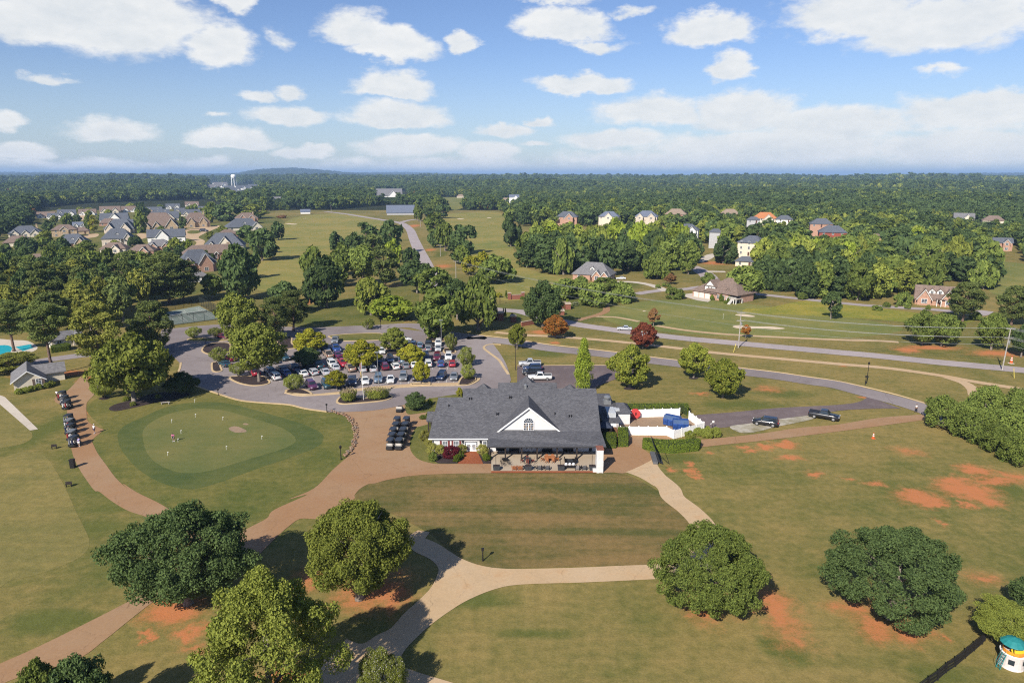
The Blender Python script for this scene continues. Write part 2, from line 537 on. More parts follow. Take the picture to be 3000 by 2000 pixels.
def grass_mat(name, dry, green, clay=True, streak=0.0, bias=0.0, fine=1.0, streak_dir=(0.12, 1.0)):
 m, N, b, out = new_mat(name)
 pos = N.n('ShaderNodeNewGeometry').outputs['Position']
 big = N.noise(pos, 0.018, 4, 0.55)
 med = N.noise(pos, 0.11, 5, 0.6)
 small = N.noise(pos, 0.9, 5, 0.65)
 tiny = N.noise(pos, 5.0, 3, 0.7)
 # mower and wear streaks: one direction stretched
 st = N.noise(N.vmath('MULTIPLY', pos, (streak_dir[0], streak_dir[1], 1)), 0.55, 4, 0.6)
 f = N.math('ADD', N.math('MULTIPLY', big, 0.9), N.math('MULTIPLY', med, 0.9))
 f = N.math('ADD', f, N.math('MULTIPLY', small, 0.45 * fine))
 f = N.math('ADD', f, N.math('MULTIPLY', st, 0.35 + streak))
 f = N.math('SUBTRACT', f, (0.9 + 0.9 + 0.45 * fine + 0.35 + streak) / 2 + bias)
 if clay:
  gr = blobs(N, N.vmath('ADD', pos, N.vmath('MULTIPLY', N.vmath('SUBTRACT', N.n('ShaderNodeTexNoise').outputs['Color'], (.5, .5, .5)), (0, 0, 0))), GREENER)
  f = N.math('SUBTRACT', f, N.math('MULTIPLY', N.math('MAXIMUM', gr, 0.0), 0.75))
 t = N.ramp(f, -0.34, 0.36)
 mid = tuple((a + c) / 2 for a, c in zip(dry, green))
 col = N.mix(N.ramp(t, 0.0, 0.5, smooth=False), green, mid)
 col = N.mix(N.ramp(t, 0.5, 1.0, smooth=False), col, dry)
 g = N.math('ADD', N.math('MULTIPLY', N.math('SUBTRACT', tiny, 0.5), 0.85 * fine), 1.0)
 g = N.math('ADD', g, N.math('MULTIPLY', N.math('SUBTRACT', small, 0.5), 0.55 * fine))
 col = N.mix(1.0, col, N.xyz(g, g, g), 'MULTIPLY')
 if clay:
  nzc = N.n('ShaderNodeTexNoise')
  N.link(pos, nzc.inputs['Vector'])
  nzc.inputs['Scale'].default_value = 0.28
  nzc.inputs['Detail'].default_value = 6
  nzc.inputs['Roughness'].default_value = 0.68
  w = N.vmath('MULTIPLY', N.vmath('SUBTRACT', nzc.outputs['Color'], (.5, .5, .5)), (7, 8, 0))
  cf = blobs(N, N.vmath('ADD', pos, w), CLAY)
  cf = N.math('ADD', cf, N.math('MULTIPLY', N.math('SUBTRACT', small, 0.5), 0.95))
  cf = N.math('ADD', cf, N.math('MULTIPLY', N.math('SUBTRACT', tiny, 0.5), 0.75))
  k = N.math('ADD', N.ramp(cf, -0.30, 0.25, 0, 0.26), N.ramp(cf, 0.04, 0.60, 0, 0.68))
  ccol = N.mix(small, (0.50, 0.165, 0.062), (0.38, 0.165, 0.075))
  col = N.mix(k, col, ccol)
 N.link(col, b.inputs['Base Color'])
 b.inputs['Roughness'].default_value = 0.95
 b.inputs['Specular IOR Level'].default_value = 0.05
 bp = N.n('ShaderNodeBump')
 bp.inputs['Strength'].default_value = 0.35
 bp.inputs['Distance'].default_value = 0.12
 N.link(N.math('ADD', tiny, N.math('MULTIPLY', small, 1.5)), bp.inputs['Height'])
 N.link(bp.outputs[0], b.inputs['Normal'])
 return m
def paved_mat(name, a, c, d=None, grain=3.0, stain=0.05, rough=0.85, joints=None):
 m, N, b, out = new_mat(name)
 pos = N.n('ShaderNodeNewGeometry').outputs['Position']
 n1 = N.noise(pos, stain, 5, 0.6, 0.6)
 n2 = N.noise(pos, stain * 7, 5, 0.65)
 n3 = N.noise(pos, grain, 4, 0.7)
 col = N.mix(N.ramp(n1, 0.32, 0.68), a, c)
 if d:
  col = N.mix(N.math('MULTIPLY', N.ramp(n2, 0.5, 0.78), 0.75), col, d)
 g = N.math('ADD', 1.0, N.math('ADD', N.math('MULTIPLY', N.math('SUBTRACT', n3, 0.5), 0.38), N.math('MULTIPLY', N.math('SUBTRACT', n2, 0.5), 0.35)))
 col = N.mix(1.0, col, N.xyz(g, g, g), 'MULTIPLY')
 # a few long cracks
 cr = N.n('ShaderNodeTexVoronoi', feature='DISTANCE_TO_EDGE')
 wv = N.vmath('ADD', pos, N.vmath('MULTIPLY', N.xyz(n2, n3, 0), (1.6, 1.6, 0)))
 N.link(wv, cr.inputs['Vector'])
 cr.inputs['Scale'].default_value = joints or 0.10
 k = N.ramp(cr.outputs['Distance'], 0.0, 0.006, 0.55, 0.0)
 col = N.mix(k, col, tuple(v * 0.45 for v in a))
 N.link(col, b.inputs['Base Color'])
 b.inputs['Roughness'].default_value = rough
 b.inputs['Specular IOR Level'].default_value = 0.15
 return m
GRASS = grass_mat('grass', (0.2422, 0.1805, 0.0646), (0.1026, 0.1121, 0.0304), bias=-0.05)
LAWN = grass_mat('lawn_grass', (0.1755, 0.1512, 0.0468), (0.0765, 0.0972, 0.0252), clay=False, bias=-0.02)
MOWN = grass_mat('mown_grass', (0.2025, 0.1368, 0.0558), (0.0828, 0.0864, 0.0270), clay=False, streak=1.1, bias=0.02, streak_dir=(0.035, 0.5))
TAN_MOWN = grass_mat('dry_mown_grass', (0.2375, 0.1852, 0.0646), (0.1568, 0.1425, 0.0475), clay=False, streak=0.5, bias=0.0)
FAIRWAY = grass_mat('fairway_grass', (0.2755, 0.2185, 0.0684), (0.1425, 0.1662, 0.0456), clay=False, bias=-0.05, fine=0.5)
FAIRWAY_GREEN = grass_mat('green_fairway_grass', (0.2327, 0.2042, 0.0665), (0.1235, 0.1472, 0.0437), clay=False, bias=0.05, fine=0.5)
MEADOW = grass_mat('meadow_grass', (0.300, 0.240, 0.050), (0.130, 0.165, 0.030), clay=False, fine=1.3)
GREEN = grass_mat('green_turf', (0.1710, 0.1548, 0.0540), (0.0945, 0.1188, 0.0396), clay=False, fine=0.4, bias=0.02)
COLLAR = grass_mat('collar_turf', (0.1188, 0.1260, 0.0396), (0.0576, 0.0846, 0.0279), clay=False, fine=0.55)
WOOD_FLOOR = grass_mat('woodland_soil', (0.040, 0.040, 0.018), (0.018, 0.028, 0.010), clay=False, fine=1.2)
CONCRETE = paved_mat('tan_concrete', (0.2934, 0.1656, 0.0846), (0.3141, 0.2052, 0.1206), (0.2385, 0.1296, 0.0666), stain=0.045, joints=0.16)
PALE_CONCRETE = paved_mat('pale_concrete', (0.4636, 0.3410, 0.2137), (0.4427, 0.3116, 0.1795), (0.3829, 0.2375, 0.1225), stain=0.06, joints=0.2)
WHITE_CONCRETE = paved_mat('white_concrete', (0.52, 0.46, 0.38), (0.47, 0.41, 0.34), stain=0.08)
YARD = paved_mat('yard_concrete', (0.30, 0.21, 0.135), (0.27, 0.19, 0.13), (0.13, 0.10, 0.085), stain=0.12)
ASPHALT = paved_mat('asphalt', (0.270, 0.235, 0.228), (0.190, 0.160, 0.155), (0.135, 0.110, 0.105), stain=0.03, joints=0.07)
ROAD = paved_mat('pale_asphalt', (0.355, 0.305, 0.295), (0.315, 0.270, 0.262), stain=0.05)
DARK_ASPHALT = paved_mat('worn_asphalt', (0.162, 0.126, 0.122), (0.122, 0.095, 0.094), (0.196, 0.158, 0.147), stain=0.05)
KERB = paved_mat('kerb_concrete', (0.50, 0.375, 0.215), (0.44, 0.325, 0.19), stain=0.3)
MULCH = paved_mat('mulch', (0.050, 0.036, 0.034), (0.034, 0.026, 0.026), (0.075, 0.05, 0.045), stain=0.4, grain=6)
GRAVEL = paved_mat('gravel', (0.44, 0.40, 0.34), (0.24, 0.21, 0.13), (0.15, 0.15, 0.07), stain=0.33, grain=5)
SAND = paved_mat('bunker_sand', (0.62, 0.50, 0.36), (0.56, 0.45, 0.33), stain=0.2)
PAVERS = paved_mat('patio_pavers', (0.40, 0.335, 0.255), (0.36, 0.285, 0.205), (0.28, 0.215, 0.16), stain=0.25, grain=8)
BRICK_PAVING = paved_mat('brick_paving', (0.27, 0.085, 0.035), (0.22, 0.066, 0.030), (0.33, 0.12, 0.055), stain=0.4, grain=9)
COURT = paved_mat('tennis_court', (0.205, 0.245, 0.215), (0.185, 0.220, 0.190), stain=0.1)
WHITE = M('white_paint', (0.80, 0.79, 0.76), 0.5, 0.03, 2)
LINE_PAINT = M('line_paint', (0.55, 0.54, 0.50), 0.7, 0.15, 3)
BLACK_METAL = M('black_metal', (0.016, 0.015, 0.016), 0.5, 0.1, 4)
GREY_METAL = M('grey_metal', (0.35, 0.36, 0.37), 0.4, 0.08, 4, metal=0.6)
DARK_WOOD = M('dark_timber', (0.035, 0.026, 0.022), 0.7, 0.2, 6)
BROWN_WOOD = M('brown_timber', (0.17, 0.085, 0.045), 0.7, 0.2, 6)
GREY_WOOD = M('grey_pole_timber', (0.36, 0.33, 0.30), 0.8, 0.15, 3)
RED_BRICK = M('red_brick', (0.24, 0.092, 0.062), 0.85, 0.2, 5)
GLASS = glass_mat('window_glass', (0.035, 0.05, 0.075))
BLUE_GLASS = glass_mat('sky_window_glass', (0.05, 0.10, 0.16))
BARK = M('grey_bark', (0.22, 0.185, 0.155), 0.9, 0.25, 4, bump=0.5)
PINE_BARK = M('brown_bark', (0.16, 0.105, 0.080), 0.9, 0.25, 4, bump=0.5)
# --- ground, paths and roads
L_ = 0.006   # one layer
def quad(name, x0, x1, y0, y1, z, mat, nx=1, ny=1):
 vs = [(x0 + (x1 - x0) * i / nx, y0 + (y1 - y0) * j / ny, z) for j in range(ny + 1) for i in range(nx + 1)]
 fs = [(j * (nx + 1) + i, j * (nx + 1) + i + 1, (j + 1) * (nx + 1) + i + 1, (j + 1) * (nx + 1) + i) for j in range(ny) for i in range(nx)]
 me = bpy.data.meshes.new(name)
 me.from_pydata(vs, [], fs)
 me.materials.append(mat)
 return setp(link_mesh(name, me), kind='structure')
quad('ground', -45000, 45000, -400, 45000, 0, GRASS, 24, 24)
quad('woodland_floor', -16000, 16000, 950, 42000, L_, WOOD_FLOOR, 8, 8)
# broad grass areas
sheet('fairway', tpts('W', [600, 600, 622, 560, 645, 520, 690, 497, 800, 490, 880, 508, 872, 540, 800, 570, 740, 620, 705, 650, 690, 662, 600, 668, 588, 640]), 3 * L_, FAIRWAY)
sheet('fairway', tpts('W', [1020, 495, 1060, 489, 1150, 489, 1175, 560, 1205, 612, 1295, 638, 1330, 660, 1200, 690, 1100, 660, 1050, 560, 1005, 515]), 3 * L_, FAIRWAY)
sheet('fairway', tpts('W', [1005, 455, 1065, 455, 1062, 478, 1010, 480]), 3 * L_, FAIRWAY_GREEN)
sheet('fairway', tpts('W', [1385, 715, 1500, 690, 1660, 692, 1900, 722, 2075, 755, 1900, 778, 1600, 768, 1420, 745]), 2 * L_, FAIRWAY_GREEN)
sheet('meadow', tpts('D', [-200, 1330, 0, 1320, 250, 1270, 480, 1255, 900, 1310, 1420, 1375, 1900, 1440, 1500, 1470, 1000, 1430, 500, 1400, 200, 1385, -200, 1370]), 4 * L_, MEADOW)
sheet('fairway', tpts('D', [2030, 1170, 2050, 900, 2200, 900, 2420, 950, 2420, 1180]), 3 * L_, FAIRWAY_GREEN)
sheet('field', tpts('AA', [20, 350, 150, 350, 300, 400, 280, 430, 100, 420]), 3 * L_, MEADOW)
sheet('lawn', tpts('B', [860, 1230, 1200, 1140, 1480, 1120, 1500, 1180, 1420, 1430, 900, 1490, 420, 1545, 350, 1540, 440, 1330]), 2 * L_, LAWN)
sheet('lawn', tpts('S', [1210, 470, 1280, 410, 1420, 375, 1600, 360, 1720, 370, 1730, 410, 1600, 480, 1400, 535, 1330, 540, 1230, 500]), 2 * L_, LAWN)
sheet('lawn', tpts('AB', [1480, 1330, 1600, 1300, 1720, 1310, 1700, 1450, 1580, 1480, 1500, 1390]), 3 * L_, LAWN)
sheet('lawn', tpts('AB', [1340, 620, 1500, 540, 1680, 510, 1690, 560, 1560, 620, 1450, 640]), 3 * L_, LAWN)
sheet('lawn', tpts('AB', [1200, 690, 1330, 660, 1500, 640, 1520, 690, 1400, 720, 1280, 730]), 3 * L_, LAWN)
sheet('lawn', tpts('AB', [20, 820, 200, 730, 330, 680, 340, 740, 250, 800, 120, 840]), 3 * L_, LAWN)
# putting green and its collar
sheet('lawn', tpts('W', [200, 935, 212, 960, 238, 985, 214, 1015, 232, 1065, 285, 1115, 360, 1175, 480, 1195, 570, 1200, 650, 1170, 725, 1118, 785, 1055, 809, 1010, 800, 968, 757, 945, 640, 925, 545, 898, 470, 880, 440, 890, 380, 900, 300, 900, 240, 905]), 2 * L_, LAWN)
sheet('collar', tpts('E', [1085, 1060, 1150, 990, 1300, 920, 1500, 832, 1700, 788, 1900, 775, 2100, 790, 2456, 880, 2756, 970, 2936, 1050, 2971, 1120, 2906, 1190, 2656, 1290, 2356, 1390, 2056, 1500, 1760, 1575, 1500, 1525, 1280, 1400, 1140, 1250, 1090, 1150]), 3 * L_, COLLAR, n=8)
sheet('putting_green', tpts('E', [1315, 1040, 1400, 955, 1550, 885, 1700, 850, 1870, 836, 2050, 852, 2246, 905, 2506, 980, 2656, 1050, 2714, 1110, 2696, 1160, 2556, 1220, 2256, 1310, 1956, 1400, 1780, 1428, 1600, 1412, 1430, 1330, 1350, 1240, 1318, 1140]), 4 * L_, GREEN, n=8)
sheet('bare_patch', tpts('E', [2100, 1020, 2140, 1000, 2190, 1003, 2260, 1035, 2250, 1052, 2160, 1055]), 5 * L_, YARD)
sheet('bare_patch', tpts('E', [2230, 978, 2255, 970, 2285, 980, 2260, 987]), 5 * L_, YARD)
# mown lawns
sheet('mown_lawn', tpts('W', [815, 1140, 815, 1140, 830, 1120, 870, 1102, 920, 1090, 1000, 1084, 1130, 1083, 1390, 1083, 1440, 1090, 1500, 1120, 1560, 1160, 1590, 1187, 1565, 1235, 1500, 1290, 1490, 1296, 1300, 1302, 1150, 1305, 1090, 1298, 1040, 1272, 1000, 1235, 960, 1210, 900, 1180, 830, 1160]), 2 * L_, MOWN)
sheet('mown_lawn', tpts('E', [-150, 1330, 0, 1300, 150, 1245, 300, 1235, 420, 1275, 510, 1400, 600, 1560, 690, 1760, 760, 1900, 820, 2040, 800, 2140, 680, 2230, 400, 2340, 130, 2400, -150, 2390]), 2 * L_, TAN_MOWN)
sheet('mown_lawn', tpts('E', [-150, 720, 0, 770, 90, 870, 230, 1000, 295, 1065, 280, 1120, 180, 1165, 0, 1200, -150, 1215]), 2 * L_, TAN_MOWN)
# concrete paths
sheet('cart_path', tpts('E', [740, 540, 740, 540, 700, 590, 620, 670, 560, 698, 508, 735, 508, 775, 590, 815, 615, 850, 615, 900, 620, 1000, 640, 1100, 655, 1200, 680, 1290, 735, 1400, 800, 1500, 870, 1590])
  + tpts('L', [760, 105, 860, 180, 980, 250, 1120, 297, 1300, 380, 1500, 520, 1500, 520, 1720, 470, 1720, 470, 1400, 300, 1210, 188, 1050, 110, 940, 40])
  + tpts('E', [1170, 1568, 1070, 1480, 980, 1360, 900, 1250, 860, 1170, 845, 1130, 860, 1110, 955, 1030, 955, 1030, 870, 993, 812, 955, 797, 900, 795, 800, 815, 760, 865, 705, 840, 670, 812, 600, 806, 545, 806, 545]), 5 * L_, CONCRETE)
sheet('cart_path', tpts('L', [-120, 1475, 0, 1420, 250, 1310, 520, 1180, 800, 1040, 1060, 905, 1250, 815, 1450, 690, 1600, 560, 1600, 560, 1850, 560, 1850, 560, 1500, 760, 1350, 850, 1190, 935, 1000, 1080, 800, 1240, 580, 1392, 130, 1530, -120, 1640, -120, 1640]), 6 * L_, CONCRETE)
sheet('plaza', tpts('F', [1270, 864, 1270, 864, 1400, 868, 1560, 862, 1700, 850, 1850, 825, 1960, 800, 1960, 800, 2300, 800, 2300, 800])
  + tpts('K', [330, 900, 330, 900, 560, 1100, 560, 1100, 960, 1100, 960, 1100, 958, 1277, 958, 1277, 560, 1281, 150, 1296, 0, 1313])
  + tpts('F', [2000, 1455, 1800, 1492, 1690, 1522]) + tpts('W', [845, 1112, 825, 1124, 814, 1138, 814, 1138]) + tpts('M', [610, 168, 420, 258, 350, 312, 210, 312, 120, 370, 40, 440, -80, 560, -200, 700, -200, 700, -420, 640, -420, 640, -350, 500, -200, 390, -50, 310])
  + tpts('L', [2100, 243, 2352, 128]) + tpts('F', [900, 1668, 1130, 1568, 1300, 1400, 1390, 1320, 1450, 1265, 1505, 1170, 1512, 1060, 1482, 960, 1420, 912, 1340, 880]), 7 * L_, CONCRETE)
sheet('cart_path', tpts('M', [1050, 440, 1110, 400, 1110, 400, 1200, 415, 1200, 415, 1165, 462, 1165, 462, 1265, 505, 1350, 560, 1450, 620, 1600, 672, 1800, 695, 2100, 692, 2352, 685, 2700, 670, 3000, 660, 3000, 660, 3000, 770, 3000, 770, 2700, 785, 2352, 800, 1900, 815, 1700, 850, 1500, 930, 1350, 1020, 1200, 1130, 1080, 1240, 1000, 1330, 960, 1425, 1010, 1450, 1150, 1500, 1400, 1575, 1600, 1650, 1600, 1650, 260, 1650, 260, 1650, 330, 1450, 480, 1320, 560, 1230, 560, 1230, 680, 1268, 800, 1200, 900, 1150, 1000, 1040, 1100, 950, 1200, 850, 1250, 760, 1265, 690, 1200, 620, 1080, 560, 1040, 500]), 8 * L_, PALE_CONCRETE)
ribbon('cart_path', tpts('H', [570, 1390, 640, 1430, 730, 1495, 815, 1571]) + tpts('N', [975, 152, 1100, 250, 1200, 360, 1230, 480, 1170, 610, 1050, 690, 900, 720]), 3.6, 9 * L_, PALE_CONCRETE)
sheet('cart_path', tpts('H', [420, 1421, 420, 1421, 560, 1360, 690, 1290, 690, 1290, 720, 1375, 800, 1470, 800, 1470, 680, 1550, 680, 1550, 550, 1472]), 9.5 * L_, PALE_CONCRETE)
sheet('service_plaza', tpts('H', [170, 1430, 170, 1430, 150, 1180, 240, 1080, 240, 1080, 640, 1075, 800, 1080, 870, 1120, 1000, 1131, 1150, 1118, 1350, 1100, 1700, 1060, 2000, 1015, 2352, 985, 2725, 925, 3075, 895, 3180, 893, 3180, 893, 3200, 935, 3200, 935, 2725, 1000, 2225, 1065, 1725, 1126, 1350, 1165, 1100, 1192, 800, 1220, 570, 1205, 570, 1205, 650, 1260, 690, 1320, 700, 1370, 700, 1370, 420, 1428, 300, 1423]), 8 * L_ + 0.003, CONCRETE)
sheet('service_yard', tpts('T', [400, 540, 1640, 520, 1820, 580, 2010, 720, 1520, 810, 1380, 740, 400, 740]), 10 * L_, YARD, smooth=False)
sheet('tee_path', tpts('E', [-60, 690, 45, 730, 45, 730, 350, 1025, 350, 1025, 275, 1037, 275, 1037, -60, 745]), 5 * L_, WHITE_CONCRETE, smooth=False)
# asphalt: drive, car park and the roads
sheet('drive', tpts('W', [372, 757, 372, 757, 520, 745, 700, 752, 860, 748, 960, 760, 1060, 766, 1115, 774, 1140, 800, 1162, 835, 1174, 872, 1174, 872])
  + tpts('K', [1120, 330, 1120, 330, 610, 372, 520, 376, 350, 402, 190, 433]) + tpts('F', [2100, 762, 1960, 801, 1850, 826, 1700, 851, 1560, 863, 1400, 869, 1250, 866, 1050, 838, 900, 802, 700, 787, 450, 762, 250, 702, 50, 632, -100, 560]) + tpts('E', [1640, 500, 1650, 420, 1560, 350, 1420, 300, 1420, 300]), 11 * L_, ASPHALT)
ribbon('road', tpts('E', [-150, 480, 100, 455, 380, 400, 640, 362, 900, 330, 1200, 290, 1500, 240]), 5.5, 10 * L_, ASPHALT)
ribbon('road', tpts('W', [860, 752, 950, 748, 1020, 766, 1090, 775]) + tpts('S', [0, 810, 400, 850, 700, 895, 1000, 945, 1380, 985, 1880, 1040]) + tpts('H', [665, 397, 890, 424, 1485, 499, 1800, 537, 2100, 583, 2352, 620]) + tpts('I', [900, 690, 1200, 768, 1450, 845, 1650, 930, 1900, 1060]), 6.4, 12 * L_, ASPHALT)
sheet('road', tpts('H', [1020, 905, 1400, 871, 1800, 833, 2352, 804, 2560, 775, 2640, 730, 2640, 730, 2760, 770, 2950, 838, 2950, 838, 2725, 838, 2425, 852, 2100, 898, 1700, 950, 1400, 1002, 1150, 1018, 1080, 960]), 11 * L_, DARK_ASPHALT)
sheet('gravel_patch', tpts('H', [1380, 1000, 1550, 975, 1700, 952, 1900, 925, 2130, 900, 2145, 930, 1950, 975, 1800, 1005, 1620, 1050, 1500, 1062, 1420, 1040]), 12 * L_, GRAVEL)
sheet('rear_car_park', tpts('K', [1235, 46, 1235, 46, 2300, 42, 2560, 47, 2540, 170, 2350, 205, 2150, 290, 2100, 340, 2100, 340, 1235, 340, 1235, 340]), 13 * L_, DARK_ASPHALT)
ribbon('road', tpts('S', [-400, 440, 100, 400, 350, 418, 600, 440, 900, 520, 1200, 580, 1400, 622, 1700, 665, 2050, 714]) + tpts('H', [650, 158, 1000, 197, 1450, 238, 2000, 288, 2352, 320]) + tpts('I', [1000, 353, 1500, 406, 2000, 452, 2500, 500]), 6.0, 12 * L_, ROAD)
ribbon('road', tpts('B', [640, 440, 800, 458, 1000, 490, 1200, 522, 1330, 545, 1410, 600, 1450, 690, 1490, 780, 1545, 890, 1600, 1000, 1750, 1180, 2000, 1300]) + tpts('S', [200, 420]), 7.5, 13 * L_, ROAD)
ribbon('road', tpts('B', [1330, 540, 1400, 520, 1480, 510]), 6, 12 * L_, ROAD)
ribbon('road', tpts('C', [1140, 1195, 1350, 1165, 1600, 1150, 1760, 1130, 1900, 1150, 2200, 1190, 2400, 1212]) + tpts('D', [270, 1237, 680, 1280, 1000, 1308, 1600, 1346, 1900, 1385, 2000, 1350]), 5, 10 * L_, ROAD)
ribbon('driveway', tpts('C', [900, 1082, 1100, 1086, 1250, 1108, 1380, 1150, 1420, 1170]), 4, 11 * L_, WHITE_CONCRETE)
ribbon('road', tpts('C', [1640, 940, 1720, 975, 1790, 1020, 1830, 1070]), 8, 9 * L_, ROAD)
ribbon('driveway', tpts('C', [1700, 905, 1780, 872, 1830, 840, 1880, 830]), 6, 10 * L_, WHITE_CONCRETE)
ribbon('driveway', tpts('C', [1790, 990, 1850, 990, 1960, 992]), 5, 10 * L_, WHITE_CONCRETE)
sheet('driveway', tpts('C', [1570, 1200, 1650, 1190, 1850, 1240, 1800, 1270, 1700, 1255, 1600, 1225]), 11 * L_, WHITE_CONCRETE, smooth=False)
sheet('driveway', tpts('C', [1100, 515, 1200, 518, 1290, 515, 1250, 535, 1130, 528]), 5 * L_, WHITE_CONCRETE)
sheet('road', tpts('AB', [1090, 900, 1105, 830, 1150, 765, 1060, 712, 960, 690, 915, 630, 905, 585, 960, 545, 1090, 515, 1250, 500, 1450, 480, 1580, 475, 1420, 555, 1300, 605, 1185, 680, 1290, 735, 1275, 800, 1230, 900]), 6 * L_, PALE_CONCRETE)
sheet('lawn', tpts('AB', [990, 585, 1050, 560, 1200, 560, 1240, 578, 1180, 608, 1080, 618, 1010, 610]), 7 * L_, LAWN)
sheet('driveway', tpts('AB', [60, 690, 160, 610, 340, 630, 320, 670, 150, 720]), 5 * L_, PALE_CONCRETE)
sheet('driveway', tpts('AA', [1440, 655, 1560, 620, 1700, 620, 1660, 670, 1480, 690]), 5 * L_, PALE_CONCRETE)
sheet('driveway', tpts('AA', [1340, 320, 1420, 290, 1500, 300, 1480, 390, 1400, 380]), 5 * L_, PALE_CONCRETE)
ribbon('cart_path', tpts('S', [240, 722, 680, 762, 1000, 777, 1500, 812, 2080, 866]) + tpts('H', [940, 288, 1210, 322, 1700, 367, 2352, 426]) + tpts('I', [1100, 466, 1600, 536, 1850, 582, 2352, 662, 2600, 700]), 2.6, 9 * L_, PALE_CONCRETE)
ribbon('cart_path', tpts('I', [1640, 548, 1800, 600, 1880, 660, 1900, 720]), 2.6, 8 * L_, PALE_CONCRETE)
ribbon('cart_path', tpts('H', [700, 75, 1000, 122, 1450, 162, 2352, 205]) + tpts('I', [1000, 215, 1200, 228]), 2.2, 9 * L_, PALE_CONCRETE)
ribbon('brick_path', tpts('S', [1740, 330, 1770, 385, 1765, 430, 1690, 470, 1590, 500, 1470, 530, 1370, 560]), 2.6, 9 * L_, CONCRETE)
ribbon('cart_path', tpts('S', [1600, 505, 1750, 508, 1900, 515, 2080, 545, 2220, 575]), 1.8, 8 * L_, PALE_CONCRETE)
# lawn islands and beds round the clubhouse
sheet('lawn', tpts('F', [1975, 815, 1970, 850, 1990, 888, 2060, 886, 2150, 872, 2330, 850, 2330, 850, 2330, 740, 2330, 740, 2250, 736, 2100, 768]), 13 * L_, LAWN)
sheet('lawn', tpts('K', [180, 440, 330, 405, 520, 378, 620, 374, 1000, 340, 1000, 340, 1000, 520, 1000, 520, 200, 520]), 12 * L_, LAWN)
sheet('lawn', tpts('K', [330, 720, 120, 742, 60, 775, 15, 870, 4, 980, 40, 1062, 110, 1122, 230, 1160, 350, 1172, 562, 1170, 562, 1170, 660, 1020, 660, 1020, 330, 1000, 330, 1000]), 12 * L_, LAWN)
sheet('mulch_bed', tpts('K', [230, 1090, 300, 1150, 350, 1168, 555, 1168, 555, 1168, 650, 1030, 650, 1030, 280, 1010, 280, 1010]), 13 * L_, MULCH)
sheet('mulch_bed', tpts('K', [845, 1170, 955, 1170, 940, 1010, 770, 1020]), 12 * L_, MULCH, smooth=False)
sheet('brick_path', tpts('K', [550, 1171, 846, 1173, 768, 1010, 655, 1010]), 14 * L_, BRICK_PAVING, smooth=False)
sheet('mulch_bed', tpts('F', [2095, 935, 2150, 905, 2200, 890, 2260, 890, 2260, 940]), 14 * L_, MULCH, smooth=False)
sheet('mulch_bed', tpts('E', [1000, 840, 1050, 800, 1200, 760, 1400, 700, 1600, 680, 1750, 700, 1620, 750, 1420, 785, 1200, 835, 1060, 860]), 6 * L_, MULCH)
sheet('mulch_bed', tpts('E', [905, 745, 950, 730, 1010, 730, 990, 750, 940, 757]), 6 * L_, MULCH)
for (tile, x, y, rx, ry) in (('H', 455, 652, 58, 14), ('H', 1040, 557, 45, 11), ('F', 2065, 845, 50, 15)):
 sheet('mulch_bed', tpts(tile, sum([[x + rx * math.cos(t * math.pi / 4), y + ry * math.sin(t * math.pi / 4)] for t in range(8)], [])), 14 * L_, MULCH)
def island(px, mulch=True, h=0.13):
 sheet('mulch_bed' if mulch else 'lawn', px, 0.10 + 11 * L_, MULCH if mulch else LAWN)
 kerb('kerb', px, KERB, h=h, closed=True, z=11 * L_)
island(tpts('P', [125, 620, 180, 600, 255, 592, 270, 680, 290, 745, 190, 765, 130, 735]))
island(tpts('P', [430, 870, 500, 845, 900, 838, 1010, 850, 1115, 935, 1060, 980, 850, 1003, 650, 975, 510, 925]))
island(tpts('P', [1395, 1095, 1480, 1065, 1690, 1068, 1840, 1145, 1700, 1150, 1480, 1130]))
island(tpts('Q', [1935, 890, 1935, 890, 1990, 790, 2090, 770, 2195, 780, 2215, 825, 2110, 885, 2000, 900]))
island(tpts('Q', [812, 312, 812, 312, 925, 310, 990, 370, 1000, 425, 835, 432, 820, 390]))
island(tpts('Q', [1450, 168, 1475, 212, 1705, 216, 1720, 180, 1700, 120, 1560, 120]))
island(tpts('Q', [1718, 330, 1860, 340, 1890, 395, 1730, 398]))
island(tpts('P', [1230, 200, 1480, 160, 1500, 280, 1620, 345, 1370, 365, 1290, 300]))
island(tpts('Q', [1200, 885, 1200, 885, 1490, 873, 1490, 873, 1490, 905, 1490, 905, 1200, 912, 1200, 912]), h=0.3)
island(tpts('F', [1340, 775, 1400, 725, 1600, 745, 1790, 715, 1850, 732, 1760, 767, 1500, 792, 1390, 797]))
island(tpts('F', [1270, 172, 1500, 152, 1740, 150, 1760, 205, 1400, 217, 1330, 200]), mulch=False)
island(tpts('F', [-30, 205, 60, 190, 270, 205, 370, 200, 300, 215, 40, 220]), mulch=False)
island(tpts('F', [100, 305, 165, 245, 340, 237, 360, 290, 330, 332, 180, 342]))
kerb('kerb', tpts('P', [1395, 1120, 1600, 1165, 1850, 1165, 2352, 1132]) + tpts('Q', [300, 990, 600, 962, 1200, 922, 1500, 908, 1900, 903, 2110, 892, 2235, 832, 2250, 795]), KERB, wd=0.9, z=11 * L_, n=4)
sheet('kerb_apron', tpts('P', [1395, 1110, 1700, 1140, 1850, 1150, 2352, 1100]) + tpts('Q', [300, 960, 600, 920, 1200, 880, 1500, 870, 1930, 860, 1935, 900, 1500, 908, 1200, 922, 600, 962, 300, 990]) + tpts('P', [2352, 1132, 1850, 1165, 1600, 1165]), 12.5 * L_, PALE_CONCRETE, smooth=False)
kerb('kerb', tpts('F', [-100, 560, 50, 632, 250, 702, 450, 762, 700, 787, 900, 802, 1050, 838, 1250, 866]), KERB, wd=0.5, n=4)
